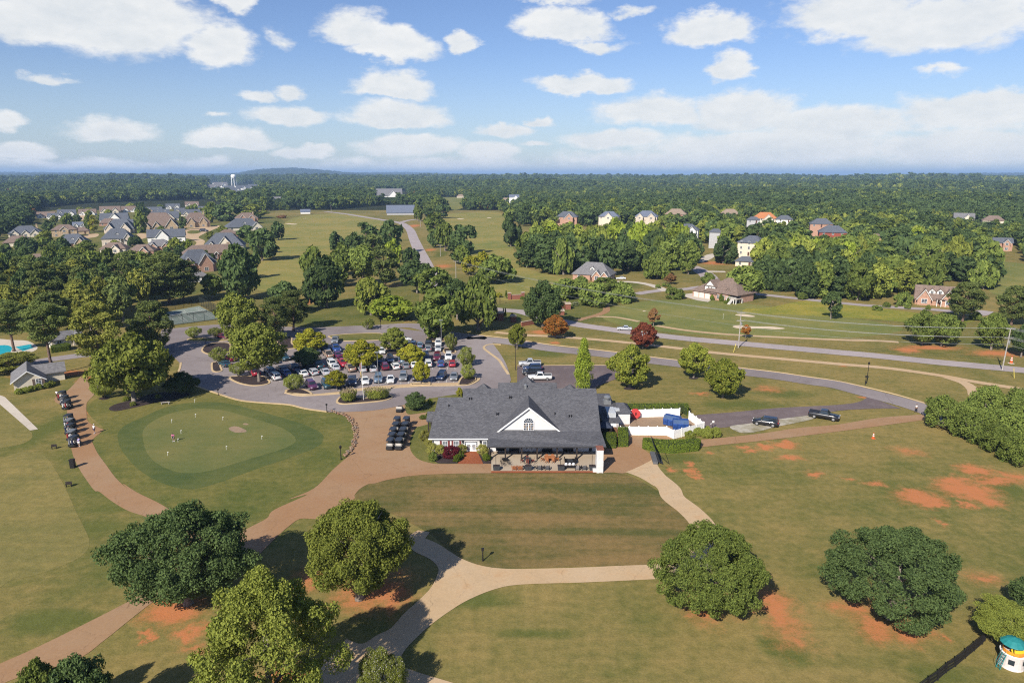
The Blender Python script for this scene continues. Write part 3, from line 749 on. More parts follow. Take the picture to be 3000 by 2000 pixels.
kerb('kerb', tpts('S', [420, 1300, 360, 1210, 290, 1105, 170, 1015, 85, 945, 110, 905, 200, 888, 320, 892]), KERB, wd=0.7, n=4)
kerb('kerb', tpts('S', [0, 758, 400, 802, 700, 846, 1000, 892, 1380, 933, 1880, 990]) + tpts('H', [640, 360, 890, 390, 1210, 430, 1490, 465, 1800, 501, 2100, 545, 2352, 582]) + tpts('I', [900, 640, 1200, 714, 1490, 802]), KERB, wd=0.35, n=3)
kerb('kerb', tpts('K', [1235, 44, 2300, 40, 2560, 45]), KERB, wd=0.4, n=3)
kerb('kerb', tpts('E', [1640, 500, 1655, 460, 1662, 415]), KERB, wd=0.5, n=3)
# bays painted in the car park
mb = MB()
for (tile, xs, y0, y1, sk) in (('Q', range(90, 1900, 118), 880, 770, 30), ('Q', range(120, 1900, 118), 655, 560, -25), ('Q', range(180, 1900, 118), 540, 455, 25), ('P', range(1000, 2300, 150), 930, 830, -60), ('P', range(700, 1900, 160), 620, 540, -90), ('K', range(1540, 1545, 10), 230, 60, 0)):
 for x in xs:
  a, b = tg(tile, x, y0).xy, tg(tile, x + sk, y1).xy
  d = (b - a).normalized()
  nn = Vector((-d.y, d.x)) * 0.06
  z = 11 * L_ + 0.004
  mb.add([(*(a + nn), z), (*(a - nn), z), (*(b - nn), z), (*(b + nn), z)], [(0, 1, 2, 3)])
o = mb.build('bay_markings', LINE_PAINT)
setp(o, kind='structure')
# bunkers
for px in (tpts('C', [2050, 1387, 2100, 1380, 2170, 1385, 2236, 1402, 2180, 1406, 2100, 1398]), tpts('H', [1400, 82, 1450, 71, 1520, 78, 1620, 82, 1760, 84, 1880, 100, 1800, 108, 1650, 100, 1520, 104, 1430, 96]),
   tpts('B', [268, 551, 300, 549, 382, 554, 340, 558]), tpts('B', [1845, 506, 1875, 503, 1912, 507, 1880, 510]), tpts('B', [815, 700, 850, 690, 880, 697, 850, 720]), tpts('B', [2120, 495, 2140, 492, 2165, 495, 2140, 498]), tpts('C', [1200, 1352, 1215, 1348, 1230, 1352, 1215, 1356])):
 sheet('sand_bunker', px, 5 * L_, SAND)
# patio
sheet('patio', tpts('K', [938, 1265, 2145, 1265, 2145, 1000, 938, 1000]), 14 * L_, PAVERS, smooth=False)
o = sheet('patio_edge', tpts('K', [936, 1277, 2148, 1277, 2145, 1255, 938, 1255]), 15 * L_, BRICK_PAVING, smooth=False)
# --- trees
def leaf_mat(name, a, c, vary=0.25):
 m = bpy.data.materials.new(name)
 m.use_nodes = True
 t = m.node_tree
 t.nodes.clear()
 N = NT(t)
 out = N.n('ShaderNodeOutputMaterial')
 geo = N.n('ShaderNodeNewGeometry')
 oi = N.n('ShaderNodeObjectInfo')
 col = N.mix(geo.outputs['Random Per Island'], a, c)
 k = N.math('ADD', N.math('MULTIPLY', oi.outputs['Random'], 2 * vary), 1 - vary)
 col = N.mix(1.0, col, N.xyz(k, k, N.math('MULTIPLY', k, 0.97)), 'MULTIPLY')
 d = N.n('ShaderNodeBsdfDiffuse')
 tr = N.n('ShaderNodeBsdfTranslucent')
 N.link(col, d.inputs[0])
 N.link(N.mix(1.0, col, (1.15, 1.2, 0.7), 'MULTIPLY'), tr.inputs[0])
 mx = N.n('ShaderNodeMixShader')
 mx.inputs[0].default_value = 0.25
 N.link(d.outputs[0], mx.inputs[1])
 N.link(tr.outputs[0], mx.inputs[2])
 N.link(mx.outputs[0], out.inputs[0])
 return m
LEAF = {
 'dark': leaf_mat('dark_leaves', (0.1142, 0.1596, 0.0561), (0.0609, 0.0944, 0.0361)),
 'mid': leaf_mat('green_leaves', (0.2046, 0.2477, 0.0583), (0.1082, 0.1487, 0.0373)),
 'olive': leaf_mat('olive_leaves', (0.2870, 0.3114, 0.0624), (0.1603, 0.1938, 0.0434)),
 'bright': leaf_mat('bright_leaves', (0.2712, 0.3224, 0.0438), (0.1583, 0.2124, 0.0301)),
 'yellow': leaf_mat('yellowing_leaves', (0.3677, 0.3244, 0.0330), (0.1874, 0.2163, 0.0307)),
 'maple': leaf_mat('maple_leaves', (0.2711, 0.2785, 0.0461), (0.1245, 0.1603, 0.0288)),
 'pine': leaf_mat('pine_needles', (0.1827, 0.2143, 0.0642), (0.0965, 0.1270, 0.0429)),
 'pine_yellow': leaf_mat('yellow_pine_needles', (0.2761, 0.2722, 0.0606), (0.1541, 0.1748, 0.0411)),
 'red': leaf_mat('red_leaves', (0.3132, 0.0928, 0.0522), (0.1508, 0.0464, 0.0302)),
 'orange': leaf_mat('orange_leaves', (0.4408, 0.1392, 0.0348), (0.1624, 0.1276, 0.0325)),
 'rust': leaf_mat('rusty_leaves', (0.348, 0.1972, 0.087), (0.1972, 0.1044, 0.0464)),
 'hedge': leaf_mat('hedge_leaves', (0.1595, 0.2042, 0.0302), (0.0893, 0.1276, 0.0197)),
 'gold': leaf_mat('golden_grass_blades', (0.4002, 0.3602, 0.1044), (0.2001, 0.2201, 0.0522)),
 'maroon': leaf_mat('maroon_leaves', (0.2088, 0.0325, 0.0464), (0.0812, 0.0162, 0.0255)),
 'flower': leaf_mat('white_flowers', (0.75, 0.72, 0.68), (0.55, 0.52, 0.46)),
 'plume': leaf_mat('grass_plumes', (0.55, 0.42, 0.30), (0.42, 0.32, 0.22)),
}
def leaves_mesh(name, P, Nn, size, aspect, mats, rng, mi=None, droop=0.0):
 n = len(P)
 Nn = Nn / np.linalg.norm(Nn, axis=1, keepdims=True)
 rv = rng.normal(size=(n, 3))
 T = np.cross(Nn, rv)
 T /= np.linalg.norm(T, axis=1, keepdims=True)
 if droop:
  T[:, 2] -= droop
  T /= np.linalg.norm(T, axis=1, keepdims=True)
 B = np.cross(Nn, T)
 B /= np.linalg.norm(B, axis=1, keepdims=True)
 s = size * rng.uniform(0.6, 1.35, size=(n, 1))
 w = s * aspect
 fold = rng.uniform(-0.25, 0.25, size=(n, 1)) * s
 V = np.empty((n, 4, 3))
 V[:, 0] = P - T * s
 V[:, 1] = P + B * w + Nn * fold
 V[:, 2] = P + T * s * 0.9
 V[:, 3] = P - B * w + Nn * fold
 me = bpy.data.meshes.new(name)
 me.vertices.add(4 * n)
 me.vertices.foreach_set('co', V.reshape(-1))
 me.loops.add(4 * n)
 me.loops.foreach_set('vertex_index', np.arange(4 * n, dtype=np.int32))
 me.polygons.add(n)
 me.polygons.foreach_set('loop_start', np.arange(0, 4 * n, 4, dtype=np.int32))
 me.polygons.foreach_set('loop_total', np.full(n, 4, dtype=np.int32))
 for m in mats:
  me.materials.append(m)
 if mi is not None:
  me.polygons.foreach_set('material_index', mi.astype(np.int32))
 me.update()
 return me
def envelope(shape, t):
 t = np.clip(t, 0, 1)
 if shape == 'dome':
  return np.where(t > 0.3, np.sqrt(np.clip(1 - ((t - 0.3) / 0.7) ** 2, 0, 1)), 0.80 + 0.20 * t / 0.3)
 if shape == 'oak':
  return np.where(t > 0.36, np.sqrt(np.clip(1 - ((t - 0.36) / 0.64) ** 2.2, 0, 1)), 0.55 + 0.45 * (t / 0.36) ** 0.7)
 if shape == 'ovate':
  return np.sin(np.pi * np.clip(t, 0, 1) ** 0.72 * 0.97 + 0.05) ** 0.75
 if shape == 'cone':
  return np.where(t > 0.22, ((1 - t) / 0.78) ** 0.75, 0.70 + 0.30 * t / 0.22)
 if shape == 'umbrella':
  return np.where(t > 0.35, np.sqrt(np.clip(1 - ((t - 0.35) / 0.65) ** 2, 0, 1)), 0.30 + 0.70 * (t / 0.35))
 if shape == 'pine':
  return np.where(t > 0.45, np.clip(1 - ((t - 0.45) / 0.6) ** 2, 0, 1) ** 0.5, 0.55 + 0.45 * t / 0.45)
 return np.sqrt(np.clip(1 - (2 * t - 1) ** 2, 0, 1))
def crown_mesh(name, shape, seed, nclump, nleaf, lsz, mats, Rr=1.0, Hh=1.0, clump=0.26, aspect=0.55, inner=0.45, flat=1.0, jit=0.75, extra=0.0, droop=0.0, up=0.25, spray=0.55):
 rng = np.random.default_rng(seed)
 t = rng.beta(1.3, 1.15, nclump)
 ang = rng.uniform(0, 2 * np.pi, nclump) + np.arange(nclump) * 2.39996
 lob = 0.97 + 0.09 * np.sin(2 * ang + seed) + 0.09 * np.sin(3 * ang + 2.1 * seed) + 0.07 * np.sin(5 * ang + 9 * t + seed) + rng.normal(size=nclump) * 0.05
 r = envelope(shape, t) * lob * (inner + (1 - inner) * np.sqrt(rng.uniform(0, 1, nclump)))
 top = t > 0.8
 r[top] *= np.sqrt(rng.uniform(0, 1, top.sum()))
 cr = clump * Rr * rng.uniform(0.65, 1.25, nclump)
 k = 1 - 0.75 * clump
 C0 = np.stack([r * np.cos(ang) * Rr * k, r * np.sin(ang) * Rr * k, (0.06 + 0.86 * t) * Hh], 1)
 per = rng.multinomial(nleaf, cr ** 2 / (cr ** 2).sum())
 idx = np.repeat(np.arange(nclump), per)
 d = rng.normal(size=(nleaf, 3))
 d /= np.linalg.norm(d, axis=1, keepdims=True)
 # leaves sit on the outer and upper side of their clump
 outw = C0[idx] - np.array([0, 0, 0.35 * Hh])
 outw /= np.linalg.norm(outw, axis=1, keepdims=True) + 1e-6
 d = d + outw * 0.55 + np.array([0, 0, up])
 d /= np.linalg.norm(d, axis=1, keepdims=True)
 rad = cr[idx][:, None] * rng.uniform(0.45, 1.12, (nleaf, 1)) ** 0.6
 # clumps are sprays: drawn out along their branch, narrow across it
 br = C0 * np.array([1, 1, 0.55]) + np.array([0, 0, 0.12 * Hh]) + rng.normal(size=C0.shape) * 0.15 * Rr
 br /= np.linalg.norm(br, axis=1, keepdims=True) + 1e-6
 q = d * rad
 al = (q * br[idx]).sum(1, keepdims=True)
 q = q + br[idx] * al * spray
 P = C0[idx] + q * np.array([1, 1, 0.78 * flat])
 P[:, 2] = np.maximum(P[:, 2], 0.0)
 Nn = d + rng.normal(size=(nleaf, 3)) * jit
 mi = None
 if len(mats) > 1:
  mi = (rng.random(nleaf) < extra * (d[:, 2] > 0.1)).astype(np.int32)
 return leaves_mesh(name, P, Nn, lsz, aspect, mats, rng, mi, droop)
def trunk_mesh(name, seed, mat, H, r0, crown0, Rr, limbs=6, multi=1, lean=0.03, bare=0.72):
 rnd = random.Random(seed)
 mb = MB()
 mb.s = True
 if multi > 1:
  for k in range(multi):
   a = 2 * math.pi * k / multi + rnd.uniform(-.3, .3)
   tip = Rr * rnd.uniform(0.35, 0.6)
   pts = [(0.12 * math.cos(a), 0.12 * math.sin(a), -0.05), (tip * .35 * math.cos(a), tip * .35 * math.sin(a), crown0), (tip * math.cos(a), tip * math.sin(a), H * 0.8)]
   mb.tube(pts, [r0, r0 * .75, r0 * .25], 6)
  return mb.mesh(name, mat)
 lx, ly = rnd.uniform(-lean, lean) * H, rnd.uniform(-lean, lean) * H
 top = H * bare
 pts = [(0, 0, -0.1), (0, 0, 0.04 * H), (lx * .4, ly * .4, crown0), (lx, ly, (crown0 + top) / 2), (lx * 1.5, ly * 1.5, top)]
 mb.tube(pts, [r0 * 1.5, r0 * 1.05, r0 * 0.85, r0 * 0.6, r0 * 0.2], 8)
 for k in range(limbs):
  a = 2.4 * k + rnd.uniform(-.4, .4)
  z0 = crown0 * 0.9 + (top - crown0) * (k / max(limbs, 1)) * 0.7
  ln = Rr * rnd.uniform(0.45, 0.72)
  mb.tube([(lx * .5, ly * .5, z0), (lx * .5 + ln * .5 * math.cos(a), ly * .5 + ln * .5 * math.sin(a), z0 + ln * .35), (lx * .5 + ln * math.cos(a), ly * .5 + ln * math.sin(a), z0 + ln * .65)],
    [r0 * .45, r0 * .3, r0 * .1], 6)
 return mb.mesh(name, mat)
# each kind: (shape, clumps, clump size, leaf aspect, crown keywords, trunk keywords)
KINDS = {
 'oak': dict(shape='oak', clump=0.27, aspect=0.6, inner=0.5, trunk=dict(bark='g', r0=0.36, limbs=12)),
 'dome': dict(shape='dome', clump=0.19, aspect=0.5, inner=0.95, jit=0.9, spray=0.3, trunk=dict(bark='g', r0=0.33, limbs=5)),
 'broad': dict(shape='round', clump=0.30, aspect=0.6, inner=0.45, trunk=dict(bark='g', r0=0.30, limbs=6)),
 'maple': dict(shape='ovate', clump=0.24, aspect=0.6, inner=0.5, trunk=dict(bark='g', r0=0.22, limbs=7)),
 'tall': dict(shape='round', clump=0.36, aspect=0.6, inner=0.4, spray=0.15, trunk=dict(bark='g', r0=0.26, limbs=5)),
 'pine': dict(shape='pine', clump=0.33, aspect=0.30, inner=0.38, flat=0.72, up=0.45, jit=0.9, trunk=dict(bark='p', r0=0.27, limbs=8, bare=0.93)),
 'cypress': dict(shape='cone', clump=0.36, aspect=0.35, inner=0.35, trunk=dict(bark='p', r0=0.22, limbs=0, bare=0.9)),
 'crape': dict(shape='umbrella', clump=0.26, aspect=0.28, inner=0.62, droop=0.55, jit=0.6, trunk=dict(bark='g', r0=0.09, multi=4)),
 'shrub': dict(shape='dome', clump=0.30, aspect=0.55, inner=0.6, trunk=dict(bark='g', r0=0.10, multi=3)),
}
NOM = dict(oak=(6.0, 6.5), dome=(6.0, 7.5), broad=(5.0, 8.0), maple=(4.0, 7.0), tall=(4.6, 10.0), pine=(3.6, 9.0), cypress=(2.4, 9.0), crape=(2.2, 2.6), shrub=(2.0, 2.2))
LOD = {'hero': (190, 66000, 0.0195), 'near': (105, 12500, 0.054), 'mid': (46, 3000, 0.115), 'far': (30, 1100, 0.19)}
_CROWN, _TRUNK = {}, {}
def crown_of(kind, leaf, lod, var, flowers=0.0):
 key = (kind, leaf, lod, var, flowers)
 if key not in _CROWN:
  kd = {k: v for k, v in KINDS[kind].items() if k != 'trunk'}
  shape = kd.pop('shape')
  nc, nl, ls = LOD[lod]
  if lod == 'hero':
   kd['clump'] *= 0.60
   kd['inner'] *= 0.8
   kd['jit'] = 1.15
  elif lod == 'near':
   kd['clump'] *= 0.85
  else:
   kd.setdefault('spray', 0.2)
  if kind == 'dome':
   nc = int(nc * 1.7)
  if kind in ('crape', 'shrub'):
   nc = int(nc * 0.7)
   nl = int(nl * 0.7)
  if kind in ('pine', 'cypress'):
   ls *= 1.35
  Rr, Hh = NOM[kind]
  mats = [LEAF[leaf]] + ([LEAF['flower']] if flowers else [])
  _CROWN[key] = crown_mesh(kind + '_crown', shape, var * 17 + sum(map(ord, kind + leaf)) % 97, nc, nl, ls * Rr, mats, Rr, Hh, extra=flowers, **kd)
 return _CROWN[key]
def trunk_of(kind, var, c0r):
 key = (kind, var, round(c0r, 1))
 if key not in _TRUNK:
  tk = dict(KINDS[kind]['trunk'])
  bark = PINE_BARK if tk.pop('bark') == 'p' else BARK
  Rr, Hh = NOM[kind]
  c0 = max(0.05, key[2]) * Hh
  _TRUNK[key] = trunk_mesh(kind + '_trunk', var * 5 + 3, bark, Hh + c0, crown0=c0, Rr=Rr, **tk)
 return _TRUNK[key]
N_TREES = [0]
TREES = []      # (x, y, radius) of every single tree, so that the wood stays clear of them
def put_tree(kind, leaf, loc, Rc, Hc, c0, label, group=None, lod=None, name=None, cat='tree', flowers=0.0, var=None, rot=None):
 N_TREES[0] += 1
 i = N_TREES[0]
 rnd = random.Random(i * 13 + 5)
 D = math.hypot(loc[0], loc[1])
 if lod is None:
  lod = 'hero' if D < 75 else 'near' if D < 190 else 'mid' if D < 330 else 'far'
 var = var if var is not None else rnd.randrange(3 if lod != 'hero' else 6)
 Rn, Hn = NOM[kind]
 name = name or {'pine': 'pine_tree', 'cypress': 'cypress_tree', 'crape': 'crape_myrtle', 'maple': 'maple_tree', 'oak': 'oak_tree', 'shrub': 'shrub'}.get(kind, 'broadleaf_tree')
 e = empty(name, (loc[0], loc[1], 0), rot if rot is not None else rnd.uniform(0, 6.28), label, cat, group)
 sx, sz = Rc / Rn, Hc / Hn
 c = link_mesh('crown' if kind != 'shrub' else 'foliage', crown_of(kind, leaf, lod, var, flowers), e, (0, 0, c0))
 c.scale = (sx, sx * rnd.uniform(0.92, 1.08), sz)
 # the trunk mesh keeps its own proportions: clear height c0r crowns high
 c0r = max(0.1, round(c0 / Hc, 1))
 t = link_mesh('trunk' if kind != 'shrub' else 'stem', trunk_of(kind, var, c0r), e, (0, 0, 0))
 zs = (Hc + c0) / (Hn * (1 + c0r))
 t.scale = (sx * 0.5 + zs * 0.5, sx * 0.5 + zs * 0.5, zs)
 TREES.append((loc[0], loc[1], Rc))
 return e
def tree(kind, leaf, tile, bb, label, base=None, c0=2.0, group=None, **kw):
 (x0, y0), (x1, y1) = tp(tile, bb[0], bb[2]), tp(tile, bb[1], bb[3])
 xc, yc = (x0 + x1) / 2, (y0 + y1) / 2
 if base:
  bx, by = tp(tile, *base)
  p = G(bx, by)
  D0 = depth(bx, by)
  zc = max(0.6, up_m(bx, by, by - yc))
 else:
  zc = c0 + 2.0
  for _ in range(4):
   p = G(xc, yc, zc)
   D0 = (zc - CAM_H) / px_dir(xc, yc).z
   Rc = (x1 - x0) / 2 * D0 / 2000
   dn = math.atan2(CAM_H - zc, math.hypot(p.x, p.y))
   ext = (y1 - y0) / 2 * D0 / 2000
   b = math.sqrt(max(ext ** 2 - (Rc * math.sin(dn)) ** 2, 0)) / math.cos(dn)
   b = max(b, 0.32 * Rc)
   zc = c0 + b
 D = D0 - zc * SP if base else D0
 Rc = (x1 - x0) / 2 * D / 2000
 dn = math.atan2(CAM_H - zc, math.hypot(p.x, p.y))
 ext = (y1 - y0) / 2 * D / 2000
 b = math.sqrt(max(ext ** 2 - (Rc * math.sin(dn)) ** 2, 0)) / math.cos(dn)
 b = max(b, 0.32 * Rc)
 if base:
  c0 = max(0.15, zc - b)
  b = max(b, zc - c0) if c0 <= 0.15 else b
 # the leaves reach a little beyond the envelope
 return put_tree(kind, leaf, (p.x, p.y), Rc * 0.93, 2 * b * 0.95, c0, label, group, **kw)
# the big trees near the camera
tree('oak', 'dark', 'W', (262, 572, 1150, 1370), 'wide dark green oak over the meeting of two cart paths', c0=2.4, lod='hero', var=0)
tree('oak', 'olive', 'W', (682, 955, 1143, 1352), 'yellow green oak beside the forked concrete path', c0=2.6, lod='hero', var=1)
tree('maple', 'olive', 'W', (440, 775, 1285, 1640), 'large grey green tree at the lower edge between bare clay and the path', c0=2.5, lod='hero', var=2)
tree('dome', 'mid', 'N', (795, 1705, 300, 990), 'neat rounded tree standing on the end of the straight pale path', base=(1225, 985), lod='hero', var=3)
tree('dome', 'dark', 'O', (300, 1365, 295, 1050), 'rounded dark tree alone on clay stained grass', base=(795, 1068), lod='hero', var=4)
tree('broad', 'mid', 'L', (150, 440, 1400, 1800), 'tree top at the lower left corner above the diagonal path', c0=2, lod='near', var=1)
tree('broad', 'dark', 'L', (380, 780, 1370, 1850), 'dark tree top at the lower edge left of a deep shadow', c0=2.5, lod='near', var=2)
tree('shrub', 'olive', 'M', (630, 1010, 1300, 1700), 'white flowered bush at the lower edge beside the path', c0=0.6, lod='hero', flowers=0.10, name='flowering_shrub', cat='shrub', var=0)
tree('broad', 'olive', 'O', (1440, 1990, 930, 1250), 'spreading tree at the end of the black picket fence', c0=1.4, lod='hero', var=3)
tree('broad', 'dark', 'O', (1745, 2050, 775, 1000), 'dark tree cut by the right edge above the play tower', c0=1.5, lod='near', var=4)
for bb, what in (((1430, 1800, 740, 1010), 'at the road end of the row'), ((1700, 2060, 860, 1120), 'second in the row from the road end'), ((1940, 2280, 990, 1230), 'middle of the row beside the clay field'), ((2140, 2470, 1090, 1350), 'nearest to the bare clay field'),
     ((1860, 2200, 638, 890), 'rearmost, beside the fork of the dirt path'), ((2130, 2480, 670, 950), 'rear right, against the picture edge'), ((1720, 2020, 770, 960), 'between the front row and the path fork'), ((2000, 2420, 860, 1140), 'in the middle of the clump')):
 tree('shrub', 'mid', 'I', bb, 'broad evergreen bush ' + what, c0=0.15, lod='near', name='evergreen_bush', cat='bush', group='evergreen bushes by the drive')
# left, by the cart path, the pool and the pines
tree('oak', 'olive', 'E', (790, 1550, 185, 655), 'large shade tree in the dark mulch bed above the putting green', base=(1235, 772), lod='near', var=0)
tree('crape', 'dark', 'E', (1470, 1800, 495, 700), 'low dark crape myrtle at the right end of the mulch bed', base=(1680, 700), lod='near')
tree('crape', 'olive', 'E', (830, 1070, 560, 712), 'crape myrtle by the cart path left of the shade tree', base=(957, 738), lod='near')
tree('pine', 'pine_yellow', 'A', (560, 1030, 1235, 1760), 'yellowish pine right of the pool house', base=(930, 1880), lod='near')
tree('pine', 'pine', 'A', (240, 640, 1235, 1640), 'tall pine with a bare trunk behind the cream shed', base=(485, 1935), lod='near')
tree('pine', 'pine', 'A', (1090, 1500, 1240, 1690), 'dark pine at the corner of the asphalt by the tennis court', base=(1420, 1740), lod='near')
tree('pine', 'pine', 'A', (-60, 330, 1230, 1570), 'pine on the far side of the swimming pool', base=(130, 1720), lod='near')
tree('pine', 'pine_yellow', 'A', (-120, 330, 1735, 1890), 'low pine boughs in front of the swimming pool', base=(90, 1900), lod='near')
tree('pine', 'pine', 'A', (1230, 1720, 790, 1240), 'tallest pine above the tennis court, with its trunk bare', base=(1560, 1290), lod='near')
tree('pine', 'pine', 'A', (1520, 1850, 870, 1210), 'pine in front of the grey house behind the tennis court', base=(1690, 1270), lod='near')
tree('maple', 'mid', 'A', (1840, 2090, 1010, 1200), 'slender tree right of the tennis court fence', base=(1950, 1240))
tree('broad', 'olive', 'A', (2020, 2400, 1200, 1600), 'leafy tree at the right end of the tennis court', base=(2200, 1660), lod='near')
tree('broad', 'dark', 'A', (2060, 2420, 760, 1200), 'large dark tree left of the fairway bend', base=(2230, 1250))
tree('broad', 'dark', 'AB', (1780, 2260, 880, 1360), 'dark tree between the brick house and the fairway', base=(2000, 1400))
# car park
tree('broad', 'olive', 'F', (345, 845, 75, 470), 'big shade tree on the mulch island of the car park', base=(625, 592), lod='near', var=0)
tree('pine', 'pine', 'B', (110, 440, 1140, 1470), 'pine on the right of two beside the car park road', base=(345, 1535), lod='near')
tree('pine', 'pine', 'B', (-10, 275, 1200, 1560), 'pine on the left of two beside the car park road', base=(172, 1624), lod='near')
tree('broad', 'dark', 'B', (120, 430, 1085, 1290), 'dark round tree behind the two car park pines', base=(280, 1390))
tree('maple', 'yellow', 'F', (915, 1270, 98, 320), 'yellow green tree over the back row of the car park', base=(1095, 318), lod='near')
tree('maple', 'yellow', 'F', (1365, 1752, 198, 440), 'yellow tree in the middle of the car park', base=(1575, 462), lod='near')
tree('maple', 'olive', 'F', (1733, 2032, 83, 285), 'grey green tree on the square mulch island', base=(1868, 315), lod='near')
tree('maple', 'yellow', 'F', (1893, 2162, 238, 410), 'yellow tree in front of the square mulch island', base=(2025, 432), lod='near')
tree('maple', 'yellow', 'F', (2058, 2228, 393, 575), 'small yellow tree in the long brown planter', base=(2112, 612), lod='near')
tree('maple', 'yellow', 'F', (1278, 1478, 478, 630), 'thin half bare tree at the front kerb of the car park', base=(1340, 668), lod='near')
tree('broad', 'dark', 'F', (893, 1155, 278, 430), 'small dark tree between the parked cars', base=(1070, 455), lod='near')
for t_, bb, b_, w_ in (('F', (158, 338, 272, 395), (258, 410), 'on the corner island at the left of the car park'), ('F', (348, 522, 408, 520), (437, 545), 'on the mulch island left of the big shade tree'), ('F', (848, 1042, 512, 655), (950, 664), 'at the left end of the front kerb'),
      ('E', (1696, 1848, 83, 178), (1783, 192), 'left of two on the strip by the tennis court'), ('E', (1902, 2048, 90, 172), (1985, 183), 'right of two on the strip by the tennis court'), ('F', (1560, 1692, 12, 98), (1635, 110), 'on the grass beside the far car park road'),
      ('Q', (1718, 1948, 83, 345), (1830, 365), 'rearmost of three along the right kerb'), ('Q', (1888, 2200, 303, 590), (2065, 600), 'middle of three along the right kerb'), ('Q', (1955, 2232, 568, 785), (2092, 805), 'front one of three along the right kerb')):
 tree('crape', 'olive', t_, bb, 'crape myrtle ' + w_, base=b_, lod='near', group='crape myrtles of the car park', flowers=0.05)
tree('broad', 'dark', 'F', (1963, 2162, 685, 838), 'round dark tree on the lawn island at the clubhouse corner', base=(2065, 848), lod='near')
tree('shrub', 'yellow', 'K', (538, 612, 298, 385), 'small yellow bush at the back corner of the clubhouse roof', c0=0.2, cat='bush')
# right of the clubhouse
tree('cypress', 'bright', 'W', (1311, 1370, 772, 900), 'tall pale green cypress behind the clubhouse', base=(1339, 899), lod='near', var=0)
tree('maple', 'maple', 'H', (272, 688, 240, 600), 'maple nearest to the clubhouse on the back lawn', base=(452, 645), lod='near', var=0)
tree('maple', 'maple', 'H', (888, 1217, 222, 505), 'maple beside the bend of the drive, with a mulch ring', base=(1040, 556), lod='near', var=1)
tree('maple', 'maple', 'H', (1128, 1512, 372, 700), 'maple in the centre of the back lawn, without a mulch ring', base=(1308, 738), lod='near', var=2)
tree('maple', 'red', 'H', (418, 690, 40, 262), 'red leaved maple between the dirt path and the road', base=(576, 282), lod='near')
tree('maple', 'rust', 'C', (1238, 1368, 1320, 1450), 'rusty brown young tree behind the red maple', base=(1300, 1490))
tree('maple', 'orange', 'H', (1476, 1578, 62, 152), 'small orange tree beside the utility pole', base=(1520, 190))
tree('maple', 'orange', 'S', (895, 1275, 468, 760), 'orange maple in front of the brick gate pillar', base=(1070, 805), lod='near')
tree('maple', 'maple', 'S', (420, 675, 600, 900), 'half turned maple on the corner of the lawn by the drive', base=(540, 955), lod='near')
tree('broad', 'dark', 'C', (85, 445, 1085, 1450), 'dark tree left of the brick entrance pillars', base=(280, 1505), lod='near')
tree('broad', 'mid', 'AD', (425, 905, 555, 990), 'left one of two joined trees under the power lines', base=(738, 1032), lod='near')
tree('broad', 'mid', 'AD', (865, 1385, 590, 1000), 'right one of two joined trees under the power lines', base=(1015, 1052), lod='near')
tree('broad', 'mid', 'AD', (1445, 1900, 588, 1040), 'dense tree left of the leaning power pole', base=(1730, 1100), lod='near')
tree('broad', 'dark', 'AD', (2015, 2320, 745, 1110), 'tree at the right edge behind the orange cone', base=(2160, 1205), lod='near')
tree('pine', 'pine', 'AD', (1070, 1625, 98, 600), 'spreading pine in front of the dormered brick house', base=(1320, 695), lod='near')
tree('pine', 'pine', 'AD', (1630, 2110, 145, 660), 'pine right of the dormered brick house', base=(2020, 745), lod='near')
tree('pine', 'pine', 'AD', (2040, 2300, 140, 640), 'pine cut by the right edge above the power pole', base=(2210, 760), lod='near')
tree('shrub', 'mid', 'AD', (1415, 1600, 560, 670), 'round green bush beside the house drive under the pines', c0=0.1, cat='bush', name='bush')
tree('shrub', 'mid', 'AD', (350, 600, 290, 465), 'dark bush left of the dormered brick house', c0=0.1, cat='bush', name='bush')
tree('maple', 'dark', 'D', (483, 672, 1165, 1375), 'lone tree on the far meadow', base=(575, 1425))
for bb, w_ in (((330, 640, 1070, 1235), 'leftmost, beside the dark tree'), ((505, 760, 1055, 1230), 'second from the left'), ((598, 945, 1108, 1305), 'largest, above the brick path'), ((875, 1162, 1098, 1265), 'rightmost, above the open green'), ((690, 1000, 1050, 1160), 'behind the others, below the grey house')):
 tree('shrub', 'mid', 'C', bb, 'clipped round holly of the entrance, ' + w_, c0=0.2, name='holly_bush', cat='bush', group='hollies by the entrance')
tree('shrub', 'mid', 'C', (1395, 1582, 1138, 1238), 'lone round bush left of the triple garage', c0=0.1, cat='bush', name='bush')
tree('shrub', 'mid', 'C', (1725, 1875, 1008, 1100), 'bush behind the roof of the triple garage', c0=0.2, cat='bush', name='bush')
tree('maple', 'rust', 'C', (1393, 1518, 1005, 1085), 'rusty small tree at the edge of the central wood', base=(1455, 1106))
tree('broad', 'mid', 'C', (1925, 2265, 930, 1220), 'big tree behind the brown roofed house', base=(2130, 1240))
tree('broad', 'dark', 'C', (1835, 2085, 680, 905), 'dark tree left of the cream three storey house', base=(1940, 915))
